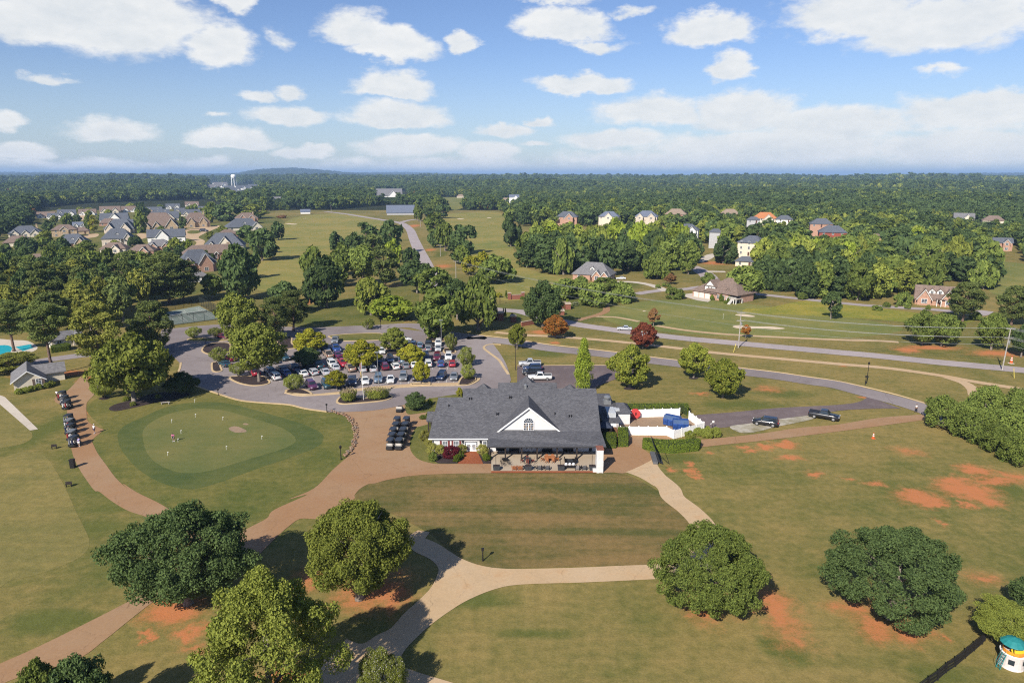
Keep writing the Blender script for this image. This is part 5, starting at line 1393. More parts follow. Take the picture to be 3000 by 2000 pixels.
house('D', 150, 540, 140, 4, 'white', 'slate', 'slate roof right of the orange tiled roof', 'hip', 1, W0, zbase=7)
house('D', 490, 585, 190, 6, 'brick', 'slate', 'slate hip roofed house behind the red brick house', 'hip', 1, W0, zbase=7)
house('D', 590, 705, 230, 6, 'red', 'slate', 'red brick two storey house half hidden by a rusty tree', 'hip', 2, W0, zbase=4)
house('D', 990, 705, 80, 6, 'brick', 'brown', 'small brown roof rising out of the right wood', 'hip', 1, W0, detail=False, zbase=8)
house('D', 1800, 522, 160, 6, 'cream', 'grey', 'pale grey roofed house far right in the forest', 'gable', 1, W2, detail=False, zbase=5)
house('D', 2070, 550, 170, 6, 'cream', 'brown', 'brown hip roofed house far right in the forest', 'hip', 1, W0, detail=False, zbase=5)
house('D', 2150, 800, 150, 14, 'brick', 'slate', 'brick house with a slate gable at the right edge', 'gable', 2, W2)
house('C', 1600, 685, 200, -6, 'white', 'slate', 'white gabled house behind the central wood', 'hip', 2, W1, zbase=7)
house('C', 1870, 665, 110, 0, 'grey', 'slate', 'slate hip roof between the white house and the cream one', 'hip', 1, W0, detail=False, zbase=8)
house('C', 2170, 845, 220, -24, 'cream', 'slate', 'cream three storey house with a slate hip roof', 'hip', 3, W0, depth_k=0.7, pitch=0.6, hwall=9.0, zbase=1.5)
house('C', 2180, 945, 250, -6, 'cream', 'slate', 'low cream house with a slate roof in front of the three storey one', 'hip', 1, W0, depth_k=0.4)
house('C', 725, 1072, 350, -16, 'brick', 'grey', 'grey brown roofed house with brick gables at the edge of the central wood', 'hip', 1, ((0.35, 0.22, 0.1), (0.78, 0.2, 0.14)), dormers=1, pitch=0.75, depth_k=0.6)
house('D', 1530, 1300, 320, 4, 'brick', 'brown', 'brick house with two white dormers beside the meadow', 'gable', 1, ((-0.55, 0.34, 0.1), (0.62, 0.36, 0.14)), dormers=2, pitch=1.0, depth_k=0.5, porch=True)
house('D', 2380, 1240, 110, 0, 'white', 'slate', 'white house cut by the right edge behind the pines', 'gable', 1, W0, detail=False)
# the brown house with a triple garage, gable window and raised deck
def garage_house():
 p0 = tg('Z', 1050, 630)
 p1 = tg('Z', 1660, 735)
 dx = (p1 - p0).xy
 L = dx.length
 e = empty('house', (p0.x, p0.y, 0), math.atan2(dx.y, dx.x), 'brown roofed brick house with three garage doors and a raised deck', 'house')
 HOUSES.append((p0.x + 10, p0.y + 8, L + 8, 0))
 k = L / 21.0
 wm, rm, tm = MB(), MB(), MB()
 hw = 3.2 * k
 g = 11.0 * k
 d = 13 * k
 wm.box(0, g, 0, 9 * k, -0.3, hw)
 wm.box(g, L, -0.02, d, -0.3, hw + 0.8 * k)
 wm.box(L, L + 5 * k, 3 * k, d, -0.3, hw + 0.8 * k)
 wm.build('wall', WALLS['brick'], e)
 roof_hip(rm, 0, g + 3 * k, 0, 9 * k, hw, 3.4 * k, 0.5)
 roof_hip(rm, g - 3.5 * k, L + 5 * k, 0, d + 2 * k, hw + 0.8 * k, 6.4 * k, 0.5)
 ro = rm.build('roof', ROOFS['brown'], e)
 # big front gable over the garage
 gx0, gx1 = 6.6 * k, 12.6 * k
 gw = MB()
 gable_wall(gw, gx0, gx1, 1.0 * k, 6 * k, hw + 0.7 * k, hw + 3.3 * k, 2.8 * k, 'y')
 gd = gw.build('gable', WALLS['white'], e)
 r2 = MB()
 roof_gable(r2, gx0, gx1, 1.0 * k, 7 * k, hw + 3.3 * k, 2.8 * k, 'y', 0.45)
 r2.build('gable_roof', ROOFS['brown'], gd)
 b = MB()
 b.box(gx0 - 0.2, gx1 + 0.2, 0.55 * k, 0.98 * k, hw + 3.0 * k, hw + 3.3 * k)
 b.build('gable_skirt', ROOFS['brown'], gd)
 for x in (8.7 * k, 10.4 * k):
  window_parts(e, x, 1.0 * k, hw + 1.2 * k, 0.9 * k, 1.4 * k, name='gable_window')
 # eyebrow dormer
 dm = MB()
 gable_wall(dm, 18.2 * k, 21.2 * k, 1.5 * k, 6 * k, hw + 1.2 * k, hw + 2.2 * k, 1.1 * k, 'y')
 dd = dm.build('dormer', WALLS['white'], e)
 r3 = MB()
 roof_gable(r3, 18.2 * k, 21.2 * k, 1.5 * k, 7 * k, hw + 2.2 * k, 1.1 * k, 'y', 0.4)
 r3.build('dormer_roof', ROOFS['brown'], dd)
 for i in range(3):
  gb = MB()
  x = (0.8 + 3.4 * i) * k
  gb.box(x, x + 2.9 * k, -0.08, 0.02, 0, 2.5 * k)
  for zz in (0.6, 1.2, 1.8):
   gb.box(x, x + 2.9 * k, -0.1, -0.07, zz * k - 0.03, zz * k + 0.03)
  gb.build('garage_door', GARAGE_DOOR, e)
 window_parts(e, 15.2 * k, -0.02, 1.0 * k, 1.0 * k, 1.8 * k)
 window_parts(e, 18.5 * k, -0.02, 1.0 * k, 1.0 * k, 1.8 * k)
 # deck with posts and a stair on the right
 dk = MB()
 dk.box(L + 0.02, L + 6 * k, -2.2 * k, 2.96 * k, 2.1 * k, 2.35 * k)
 dko = dk.build('deck', M('deck_timber', (0.42, 0.36, 0.30), 0.8, 0.1, 3), e)
 for i in range(5):
  for y in (-2.0 * k, 2.7 * k):
   pb = MB()
   x = L + 0.4 + i * 1.35 * k
   pb.box(x - 0.12, x + 0.12, y - 0.12, y + 0.12, -0.2, 2.1 * k)
   pb.build('deck_post', TRIM, dko)
 rl = MB()
 rl.box(L + 0.1, L + 5.9 * k, -2.2 * k, -2.1 * k, 3.1 * k, 3.2 * k)
 for i in range(18):
  x = L + 0.2 + i * 0.34 * k
  rl.box(x - 0.03, x + 0.03, -2.18 * k, -2.12 * k, 2.35 * k, 3.1 * k)
 rl.build('railing', TRIM, dko)
 st = MB()
 for i in range(8):
  st.box(L + (3.0 - i * 0.0) * k, L + 4.4 * k, (-2.3 - 0.34 * i) * k, (-1.98 - 0.34 * i) * k, (2.05 - 0.27 * i) * k - 0.12, (2.05 - 0.27 * i) * k)
 st.build('stair', TRIM, dko)
 dw = MB()
 dw.box(L + 0.03, L + 4.9 * k, 2.93 * k, 2.99 * k, 2.5 * k, 3.9 * k)
 dw.build('screen_window', GLASS, e)
garage_house()
# --- the far forest: one mass of trees, instanced on points
OPEN = [tpts('W', [85, 482, 180, 470, 300, 462, 480, 460, 500, 478, 640, 495, 640, 620, 560, 640, 400, 690, 0, 720, -60, 560, 60, 540]), tpts('W', [585, 680, 590, 570, 640, 498, 700, 484, 800, 484, 900, 500, 960, 500, 960, 700]),
  tpts('W', [940, 700, 930, 498, 1040, 482, 1150, 484, 1180, 560, 1215, 612, 1310, 640, 1340, 700]), tpts('W', [1003, 452, 1068, 452, 1066, 482, 1008, 482]), tpts('W', [470, 418, 590, 424, 585, 448, 560, 470, 480, 440]),
  tpts('W', [860, 440, 930, 440, 960, 462, 860, 462]), tpts('D', [2010, 1200, 2030, 880, 2200, 880, 2500, 930, 2500, 1200]), tpts('AA', [-50, 350, 150, 345, 300, 395, 290, 440, 60, 440]), tpts('B', [350, 420, 560, 420, 560, 490, 350, 490]),
  tpts('C', [-20, 560, 60, 520, 60, 720, 40, 870, -60, 900]), tpts('C', [1700, 880, 1900, 800, 2060, 880, 2000, 1000, 1700, 1000]), tpts('C', [2050, 640, 2360, 690, 2360, 830, 2290, 860]), tpts('D', [300, 690, 740, 660, 760, 720, 300, 780]),
  tpts('W', [1100, 488, 1190, 492, 1180, 506, 1100, 500]), tpts('D', [1960, 850, 2400, 830, 2400, 930, 1960, 890])]
NEAR_EDGE = tpts('W', [-200, 600, 0, 560, 60, 520, 90, 478, 180, 468, 470, 458, 600, 485, 760, 482, 900, 470, 1000, 488, 1160, 490, 1180, 520, 1240, 520, 1600, 530, 1640, 600, 1690, 640, 1720, 620, 2000, 600, 2250, 620, 2600, 640])
# smaller trees in the gardens of the left estate, kept clear of its houses
def estate_trees():
 poly = [G(*q).xy for q in tpts('W', [70, 500, 200, 482, 440, 478, 600, 505, 600, 580, 470, 640, 300, 650, 120, 640, 20, 600])]
 rnd = random.Random(21)
 got = 0
 for _ in range(4000):
  x, y = rnd.uniform(-700, 0), rnd.uniform(350, 1150)
  c = False
  for i in range(len(poly)):
   a, b = poly[i], poly[i - 1]
   if (a.y > y) != (b.y > y) and x < (b.x - a.x) * (y - a.y) / (b.y - a.y) + a.x:
    c = not c
  if not c or any((x - hx) ** 2 + (y - hy) ** 2 < (w * .75) ** 2 or (abs(x - hx * y / hy) < w * .55 and -30 < y - hy < 0) for hx, hy, w, z in HOUSES) or any((x - a) ** 2 + (y - b) ** 2 < (r + 6) ** 2 for a, b, r in TREES):
   continue
  put_tree(rnd.choice(('broad', 'oak', 'maple')), rnd.choice(('dark', 'mid', 'olive')), (x, y), rnd.uniform(3.5, 5.5), rnd.uniform(5, 8), .6, 'small garden tree between the estate houses', 'garden trees of the left estate')
  got += 1
  if got == 40:
   return
estate_trees()
sheet('lawn', tpts('W', [60, 505, 200, 484, 440, 480, 640, 500, 600, 590, 500, 660, 300, 690, 60, 680, -40, 600]), 2 * L_, LAWN)
def build_forest():
 rng = np.random.default_rng(11)
 parts = []
 for (r0, r1, sp, sc) in ((330, 900, 8.6, 0.95), (900, 1900, 10.5, 1.1), (1900, 3200, 17, 1.6), (3200, 5200, 27, 2.4)):
  xs = np.arange(-r1 * 0.86, r1 * 0.86, sp)
  ys = np.arange(r0 * 0.7, r1, sp)
  X, Y = np.meshgrid(xs, ys)
  X = X + rng.uniform(-0.48, 0.48, X.shape) * sp
  Y = Y + rng.uniform(-0.48, 0.48, X.shape) * sp
  X, Y = X.ravel(), Y.ravel()
  rr = np.hypot(X, Y)
  k = (rr >= r0) & (rr < r1) & (np.abs(X) < Y * 0.86 + 40)
  parts.append(np.stack([X[k], Y[k], np.full(k.sum(), sc)], 1))
 P = np.concatenate(parts)
 # photo pixel of each point on the ground
 dpt = P[:, 1] * CP + CAM_H * SP
 u = P[:, 0] / dpt
 v = (P[:, 1] * SP - CAM_H * CP) / dpt
 px, py = 1500 + 2000 * u, 1000 - 2000 * v
 ex, ey = zip(*NEAR_EDGE)
 keep = py < np.interp(px, ex, ey)
 for poly in OPEN:
  c = np.zeros(len(P), bool)
  for i in range(len(poly)):
   (ax, ay), (bx, by) = poly[i], poly[i - 1]
   with np.errstate(divide='ignore', invalid='ignore'):
    hit = ((ay > py) != (by > py)) & (px < (bx - ax) * (py - ay) / (by - ay + 1e-9) + ax)
   c ^= hit
  keep &= ~c
 size = P[:, 2] * rng.uniform(0.75, 1.22, len(P))
 # woods stand taller in some places: broad waves of height
 size *= 1 + 0.22 * np.sin(P[:, 0] / 170 + 1.3) * np.sin(P[:, 1] / 260)
 for (hx, hy, w, zb) in HOUSES:
  D = math.hypot(hx, hy)
  dx, dy = hx / D, hy / D
  along = (P[:, 0] * dx + P[:, 1] * dy) - D
  side = np.abs(-P[:, 0] * dy + P[:, 1] * dx)
  keep &= ~((side < w * 0.62 + 5) & (along > -max(26, w * 0.9)) & (along < w * 0.8 + 6))
  low = (side < w * 0.5 + 4) & (along < 0) & (along > -D * 0.26)
  size = np.where(low, size * (0.72 if zb else 0.45), size)
 for (tx, ty, r) in TREES:
  if math.hypot(tx, ty) > 280:
   keep &= (P[:, 0] - tx) ** 2 + (P[:, 1] - ty) ** 2 > (r + 3.5) ** 2
 P, size = P[keep], size[keep]
 n = len(P)
 # kinds of tree, in drifts
 drift = np.sin(P[:, 0] / 95 + 2 * np.sin(P[:, 1] / 140)) + np.cos(P[:, 1] / 120 + P[:, 0] / 210)
 z = rng.uniform(0, 1, n) + 0.16 * drift
 idx = np.where(z < 0.30, 0, np.where(z < 0.52, 1, np.where(z < 0.72, 2, np.where(z < 0.86, 3, np.where(z < 1.02, 4, 5)))))
 odd = rng.uniform(0, 1, n)
 idx = np.where(odd < 0.006, 6, idx)
 me = bpy.data.meshes.new('forest')
 me.vertices.add(n)
 co = np.zeros((n, 3))
 co[:, :2] = P[:, :2]
 me.vertices.foreach_set('co', co.reshape(-1))
 for nm, typ, val in (('size', 'FLOAT', size), ('turn', 'FLOAT', rng.uniform(0, 6.283, n)), ('kind_of_tree', 'INT', idx)):
  at = me.attributes.new(nm, typ, 'POINT')
  at.data.foreach_set('value', val.astype(np.float32 if typ == 'FLOAT' else np.int32))
 me.update()
 o = link_mesh('forest', me)
 setp(o, 'dense green forest stretching from the golf course to the horizon', 'forest', kind='stuff')
 col = bpy.data.collections.new('forest_tree_kinds')
 for k, (kind, leaf, c0, Rr, Hh) in enumerate((('broad', 'dark', 1.5, 5.6, 11), ('broad', 'dark', 1.5, 6, 11.5), ('pine', 'dark', 5, 4.2, 11), ('oak', 'mid', 1.5, 6.6, 10), ('tall', 'mid', 1, 5, 13), ('broad', 'olive', 1, 5.5, 11), ('maple', 'rust', 1, 4.5, 10))):
  kd = {a: b for a, b in KINDS[kind].items() if a != 'trunk'}
  shape = kd.pop('shape')
  m2 = crown_mesh('forest_tree', shape, 40 + k, 22, 420, 0.24 * Rr * (1.3 if kind == 'pine' else 1), [LEAF[leaf]], Rr, Hh, **kd)
  m2.transform(Matrix.Translation((0, 0, c0)))
  ob = bpy.data.objects.new('forest_tree_%02d' % k, m2)
  col.objects.link(ob)
 ng = bpy.data.node_groups.new('forest_points', 'GeometryNodeTree')
 ng.interface.new_socket('Geometry', in_out='INPUT', socket_type='NodeSocketGeometry')
 ng.interface.new_socket('Geometry', in_out='OUTPUT', socket_type='NodeSocketGeometry')
 N = NT(ng)
 gi, go = N.n('NodeGroupInput'), N.n('NodeGroupOutput')
 m2p = N.n('GeometryNodeMeshToPoints')
 N.link(gi.outputs[0], m2p.inputs['Mesh'])
 ci = N.n('GeometryNodeCollectionInfo')
 ci.inputs['Collection'].default_value = col
 ci.inputs['Separate Children'].default_value = True
 ci.inputs['Reset Children'].default_value = True
 iop = N.n('GeometryNodeInstanceOnPoints')
 iop.inputs['Pick Instance'].default_value = True
 def attr(nm, typ):
  a = N.n('GeometryNodeInputNamedAttribute', data_type=typ)
  a.inputs['Name'].default_value = nm
  return a.outputs[0]
 N.link(m2p.outputs[0], iop.inputs['Points'])
 N.link(ci.outputs[0], iop.inputs['Instance'])
 N.link(attr('kind_of_tree', 'INT'), iop.inputs['Instance Index'])
 N.link(N.xyz(0.0, 0.0, attr('turn', 'FLOAT')), iop.inputs['Rotation'])
 sz = attr('size', 'FLOAT')
 N.link(N.xyz(sz, sz, sz), iop.inputs['Scale'])
 N.link(iop.outputs[0], go.inputs[0])
 md = o.modifiers.new('trees', 'NODES')
 md.node_group = ng
 return n
FOREST_N = build_forest()
print('forest trees', FOREST_N, 'single trees', N_TREES[0])
# beyond it the canopy reads as a sheet: a relief of crowns on rolling hills
def far_canopy():
 rng = np.random.default_rng(5)
 na, nr = 620, 150
 ang = np.linspace(-0.80, 0.80, na)
 rad = 4900 * (36000 / 4900) ** np.linspace(0, 1, nr)
 A, Rd = np.meshgrid(ang, rad)
 X, Y = Rd * np.sin(A), Rd * np.cos(A)
 pxx = 1500 + 2000 * np.tan(A) * 1.0
 def ridge(r0, width, hs):
  return np.exp(-((Rd - r0) / width) ** 2) * hs
 Z = 10 + rng.uniform(-6, 7, X.shape) * np.clip(Rd / 6000, 1, 2.2)
 Z += ridge(9000, 1500, 56 * np.exp(-((pxx - 850) / 80) ** 2) + 34 * np.exp(-((pxx - 770) / 60) ** 2) + 40 * np.exp(-((pxx - 940) / 90) ** 2) + 34 * np.exp(-((pxx - 1050) / 280) ** 2) + 40 * np.exp(-((pxx - 300) / 420) ** 2))
 Z += ridge(7000, 900, 9 + 7 * np.sin(pxx / 140) + 6 * np.sin(pxx / 61 + 1)) * (pxx < 1900)
 Z += ridge(13000, 2500, 46 + 12 * np.sin(pxx / 210 + 2) + 7 * np.sin(pxx / 83)) * np.clip((2050 - pxx) / 900, 0, 1)
 Z += ridge(12000, 2000, 48 * np.exp(-((pxx - 2900) / 380) ** 2))
 verts = np.stack([X, Y, Z], 2).reshape(-1, 3)
 i = np.arange(nr - 1)[:, None] * na + np.arange(na - 1)[None, :]
 F = np.stack([i, i + 1, i + na + 1, i + na], 2).reshape(-1, 4)
 me = bpy.data.meshes.new('distant_forest')
 me.vertices.add(len(verts))
 me.vertices.foreach_set('co', verts.reshape(-1))
 me.loops.add(F.size)
 me.loops.foreach_set('vertex_index', F.reshape(-1)[::-1].astype(np.int32))
 me.polygons.add(len(F))
 me.polygons.foreach_set('loop_start', np.arange(0, F.size, 4, dtype=np.int32))
 me.polygons.foreach_set('loop_total', np.full(len(F), 4, dtype=np.int32))
 me.update()
 m, N, b, out = new_mat('far_canopy')
 pos = N.n('ShaderNodeNewGeometry').outputs['Position']
 n1, n2 = N.noise(pos, 0.004, 4, 0.6), N.noise(pos, 0.03, 4, 0.7)
 N.link(N.mix(N.ramp(N.math('ADD', n1, N.math('MULTIPLY', N.math('SUBTRACT', n2, 0.5), 1.2)), 0.3, 0.75), (0.016, 0.028, 0.014), (0.044, 0.058, 0.024)), b.inputs['Base Color'])
 b.inputs['Roughness'].default_value = 1.0
 b.inputs['Specular IOR Level'].default_value = 0.0
 me.materials.append(m)
 o = link_mesh('distant_forest', me)
 setp(o, 'blue green wooded hills along the horizon', 'forest', kind='stuff')
far_canopy()
# --- the clubhouse
def at_y(tile, x, y, Y):
 d = px_dir(*tp(tile, x, y))
 t = Y / d.y
 return Vector((d.x * t, Y, CAM_H + d.z * t))
SHINGLE_N = None
def shingle_mat():
 m, N, b, out = new_mat('charcoal_shingles')
 tc = N.n('ShaderNodeTexCoord').outputs['Object']
 br = N.n('ShaderNodeTexBrick')
 N.link(tc, br.inputs['Vector'])
 br.inputs['Scale'].default_value = 1.0
 br.inputs['Brick Width'].default_value = 0.42
 br.inputs['Row Height'].default_value = 0.16
 br.inputs['Mortar Size'].default_value = 0.012
 br.inputs['Color1'].default_value = (0.088, 0.089, 0.100, 1)
 br.inputs['Color2'].default_value = (0.140, 0.140, 0.152, 1)
 br.inputs['Mortar'].default_value = (0.045, 0.045, 0.052, 1)
 n = N.noise(tc, 0.35, 5, 0.65)
 n2 = N.noise(tc, 7, 3, 0.7)
 g = N.math('ADD', 0.85, N.math('ADD', N.math('MULTIPLY', N.math('SUBTRACT', n, 0.5), 0.5), N.math('MULTIPLY', N.math('SUBTRACT', n2, 0.5), 1.0)))
 N.link(N.mix(1.0, br.outputs[0], N.xyz(g, g, g), 'MULTIPLY'), b.inputs['Base Color'])
 b.inputs['Roughness'].default_value = 0.9
 b.inputs['Specular IOR Level'].default_value = 0.15
 return m
SHINGLE = shingle_mat()
WHITE_BRICK = M('white_painted_brick', (0.62, 0.61, 0.60), 0.7, 0.05, 3.5, bump=0.15)
GABLE_SIDING = M('gable_siding', (0.62, 0.61, 0.60), 0.6, 0.02, 1.5)
MAROON = M('maroon_shutter_paint', (0.20, 0.055, 0.05), 0.6, 0.1, 3)
PORCH_WALL = M('porch_wall_paint', (0.62, 0.62, 0.64), 0.7, 0.05, 2)
FASCIA = M('white_fascia', (0.74, 0.74, 0.74), 0.5, 0.03, 2)
DARK_FASCIA = M('dark_fascia', (0.05, 0.05, 0.055), 0.5, 0.05, 2)
Yw = tg('K', 700, 1028).y               # front wall
Yp = tg('K', 1100, 1120).y              # porch posts
SL = 0.646
HE = 2.62                                # eave height
Ye = Yw - 0.45
def on_front(x, y):
 d = px_dir(*tp('K', x, y))
 t = (HE - SL * Ye - CAM_H) / (d.z - SL * d.y)
 return Vector((d.x * t, d.y * t, CAM_H + d.z * t))
club = empty('clubhouse', (0, Yw, 0), 0, 'long white clubhouse with a charcoal shingle roof and a big front gable', 'clubhouse')
def cl(v):
 return (v[0], v[1] - Yw, v[2])
xL = at_y('K', 262, 950, Yw).x
xPL = at_y('K', 893, 970, Yp - 0.4).x     # porch roof's left edge
xR = at_y('K', 2140, 1000, Yw).x
xRr = xR + 0.9
BACK = 19.5
# walls
wm = MB()
wm.box(xL, xPL, 0, BACK - 2, -0.2, HE + 0.2)
wm.build('front_wall', WHITE_BRICK, club)
wm = MB()
wm.box(xPL + 0.001, xR, 0.0, BACK, -0.2, HE + 0.22)
wm.build('porch_wall', PORCH_WALL, club)
# big roof: one front slope with a stepped ridge, back slopes falling behind it
a0 = on_front(215, 880)
r1 = on_front(330, 405)
r1b = on_front(612, 405)
r2a = on_front(612, 302)
r2b = on_front(1018, 302)
r3a = on_front(1018, 237)
r3b = on_front(1690, 237)
r4a = on_front(1690, 302)
r4b = on_front(2100, 302)
eR = on_front(2160, 865)
eR = Vector((r4b.x + 0.25, Ye, HE))
eR.x = xRr
r4b.x = xRr
mb = MB()
front = [a0, Vector((xRr, Ye, HE)), r4b, r4a, r3b, r3a, r2b, r2a, r1b, r1]
def back(v, drop):
 return Vector((v.x, v.y + (v.z - drop) / SL, drop))
tri = tessellate_polygon([[Vector((p.x, p.y, 0)) for p in front]])
vs = [cl(p) for p in front]
fs = []
for t in tri:
 a, b_, c = (Vector(vs[i]) for i in t)
 fs.append(t if (b_ - a).cross(c - a).z > 0 else (t[0], t[2], t[1]))
mb.add(vs, fs)
for p, q in ((r1, r1b), (r2a, r2b), (r3a, r3b), (r4a, r4b)):
 pb, qb = back(p, HE), back(q, HE)
 mb.add([cl(p), cl(q), cl(qb), cl(pb)], [(0, 1, 2, 3)])
for p in (r1b, r2a, r2b, r3a, r3b, r4a, r4b):
 pb = back(p, HE)
 f0 = Vector((p.x, Ye, HE))
 mb.add([cl(f0), cl(p), cl(pb)], [(0, 1, 2), (2, 1, 0)])
mb.add([cl(a0), cl(r1), cl(back(r1, HE)), cl(Vector((a0.x, r1.y + 4, HE)))], [(0, 1, 2, 3), (3, 2, 1, 0)])
roof = mb.build('roof', SHINGLE, club)
# fascia and gutter of the left eave, dark rake on the right
fb = MB()
fb.box(a0.x, xPL + 0.2, -0.50, -0.42, HE - 0.17, HE + 0.03)
fb.build('gutter', FASCIA, club)
fb = MB()
fb.box(a0.x + 0.3, xPL + 0.2, -0.415, -0.003, HE - 0.14, HE - 0.09)
fb.build('soffit', M('soffit_paint', (0.30, 0.31, 0.33), 0.7, 0.05, 2), club)
db = MB()
db.tube([(xL + 0.12, -0.10, HE - 0.1), (xL + 0.12, -0.10, 0.05)], 0.085, 8)
db.build('downpipe', DARK_FASCIA, club)
db = MB()
db.tube([(xPL - 0.1, -0.10, HE - 0.1), (xPL - 0.1, -0.10, 0.05)], 0.07, 8)
db.build('downpipe', DARK_FASCIA, club)
# porch roof, a flatter slope in front of the big one
py0 = Yp - Yw - 0.5
meet = 0.95
mh = HE + SL * (meet + 0.45)
pl = on_front(1130, 812)
prm = MB()
xa = xPL
prm.add([(xa, py0, HE), (xRr + 0.35, py0, HE), (xRr + 0.02, meet, mh + 0.03), (pl.x, meet, mh + 0.03), (xa + 0.02, -0.42, HE + 0.06)], [(0, 1, 2, 3, 4)])
prm.add([(xa, py0, HE - 0.02), (xRr + 0.35, py0, HE - 0.02), (xRr + 0.02, 0, HE - 0.02), (xa, 0, HE - 0.02)], [(3, 2, 1, 0)])
prm.add([(xRr + 0.35, py0, HE), (xRr + 0.02, 0, HE - 0.02), (xRr + 0.02, meet, mh + 0.03)], [(0, 1, 2)])
prm.add([(xa, py0, HE - 0.02), (xa, py0, HE), (xa + 0.02, -0.42, HE + 0.06), (xa, 0, HE - 0.02)], [(3, 2, 1, 0)])
po = prm.build('porch_roof', SHINGLE, club)
fb = MB()
fb.box(xa, xRr + 0.35, py0 - 0.08, py0 - 0.003, HE - 0.2, HE + 0.02)
fb.build('porch_fascia', DARK_FASCIA, club)
bm_ = MB()
bm_.box(xa + 0.2, xRr, py0 + 0.40, py0 + 0.62, HE - 0.30, HE - 0.025)
bm_.build('porch_beam', DARK_WOOD, club)
for kx in (918, 1100, 1287, 1465, 1692, 1918):
 p = tg('K', kx, 1120)
 pb = MB()
 pb.box(p.x - 0.13, p.x + 0.13, p.y - Yw - 0.13, p.y - Yw + 0.13, 0.1, HE - 0.30)
 pb.build('porch_post', DARK_WOOD, club)
# the big gable
g0 = 1.15
Yg = Yw + g0
ga = at_y('K', 1372, 520, Yg)
gl = at_y('K', 962, 850, Yg)
gr = at_y('K', 1732, 820, Yg)
hwid = 6.15
gz0 = 3.0
gap = ga.z
gk = (gap - gz0) / hwid
gm = MB()
gm.extr([(ga.x + hwid, gz0), (ga.x - hwid, gz0), (ga.x, gap - 0.1)], g0, g0 + 0.4, 'y')
gw = gm.build('gable_wall', GABLE_SIDING, club)
rl = (gap - HE) / SL - 0.45
gm = MB()
o = 0.28
for s in (-1, 1):
 xe = ga.x + s * (hwid + o)
 ze = gz0 - o * gk
 vs = [(ga.x, g0 - 0.3, gap + 0.12), (xe, g0 - 0.3, ze + 0.12), (xe, (ze - HE) / SL + 0.5, ze + 0.12), (ga.x, rl, gap + 0.12)]
 gm.add(vs, [(0, 1, 2, 3) if s < 0 else (3, 2, 1, 0)])
gm.build('gable_roof', SHINGLE, gw)
gt = MB()
for s in (-1, 1):
 xe = ga.x + s * (hwid + o + 0.05)
 ze = gz0 - (o + 0.05) * gk
 pr = [(ga.x, gap + 0.10), (xe, ze + 0.10), (xe, ze - 0.22), (ga.x, gap - 0.22)]
 if s < 0:
  pr = pr[::-1]
 gt.extr(pr, g0 - 0.38, g0 - 0.31, 'y')
gt.build('gable_trim', FASCIA, gw)
# arched window with its own panes
wx0, wx1 = at_y('K', 1310, 790, Yg).x, at_y('K', 1422, 790, Yg).x
wz0, wz1 = at_y('K', 1365, 797, Yg).z, at_y('K', 1365, 700, Yg).z
aw = MB()
cx = (wx0 + wx1) / 2
rw = (wx1 - wx0) / 2
fr = 0.09
for x in (wx0 - fr, cx - 0.07, wx1):
 aw.box(x, x + (0.14 if x == cx - 0.07 else fr), g0 - 0.10, g0 - 0.002, wz0, wz1)
aw.box(wx0 - fr, wx1 + fr, g0 - 0.10, g0 - 0.002, wz0 - fr, wz0)
aw.box(wx0 - fr, wx1 + fr, g0 - 0.102, g0 - 0.003, wz1, wz1 + fr)
for i in range(13):
 t0, t1 = math.pi * i / 13, math.pi * (i + 1) / 13
 q = [(cx + (rw + (fr if k else 0)) * math.cos(t), wz1 + fr + (rw + (fr if k else 0)) * math.sin(t)) for t, k in ((t0, 0), (t0, 1), (t1, 1), (t1, 0))]
 aw.extr(q[::-1], g0 - 0.10, g0 - 0.002, 'y')
for sgn, xa_, xb_ in ((0, wx0, cx - 0.07), (1, cx + 0.07, wx1)):
 for i in (1, 2):
  x = xa_ + (xb_ - xa_) * i / 3
  aw.box(x - 0.018, x + 0.018, g0 - 0.085, g0 - 0.004, wz0, wz1)
 for j in range(1, 5):
  z = wz0 + (wz1 - wz0) * j / 5
  aw.box(xa_, xb_, g0 - 0.082, g0 - 0.005, z - 0.018, z + 0.018)
for i in range(1, 6):
 t = math.pi * i / 6
 d = Vector((math.cos(t), math.sin(t)))
 nn = Vector((-d.y, d.x)) * 0.02
 c0 = Vector((cx, wz1 + fr))
 q = [c0 + d * rw * 0.3 + nn, c0 + d * rw * 0.3 - nn, c0 + d * rw - nn, c0 + d * rw + nn]
 aw.extr([(v.x, v.y) for v in q], g0 - 0.085, g0 - 0.006, 'y')
awo = aw.build('arched_window', FASCIA, gw)
WARM_GLASS = glass_mat('warm_window_glass', (0.16, 0.10, 0.05))
for xa_, xb_ in ((wx0, cx - 0.07), (cx + 0.07, wx1)):
 for i in range(3):
  for j in range(5):
   pb = MB()
   x = xa_ + (xb_ - xa_) * i / 3
   z = wz0 + (wz1 - wz0) * j / 5
   pb.box(x + 0.02, x + (xb_ - xa_) / 3 - 0.02, g0 - 0.05, g0 - 0.01, z + 0.02, z + (wz1 - wz0) / 5 - 0.02)
   pb.build('pane', WARM_GLASS if (i + j * 2) % 5 in (1, 4) else GLASS, awo)
pb = MB()
pb.extr([(cx + rw * math.cos(math.pi * i / 16), wz1 + fr + rw * math.sin(math.pi * i / 16)) for i in range(16, -1, -1)], g0 - 0.045, g0 - 0.012, 'y')
pb.build('fanlight', GLASS, awo)
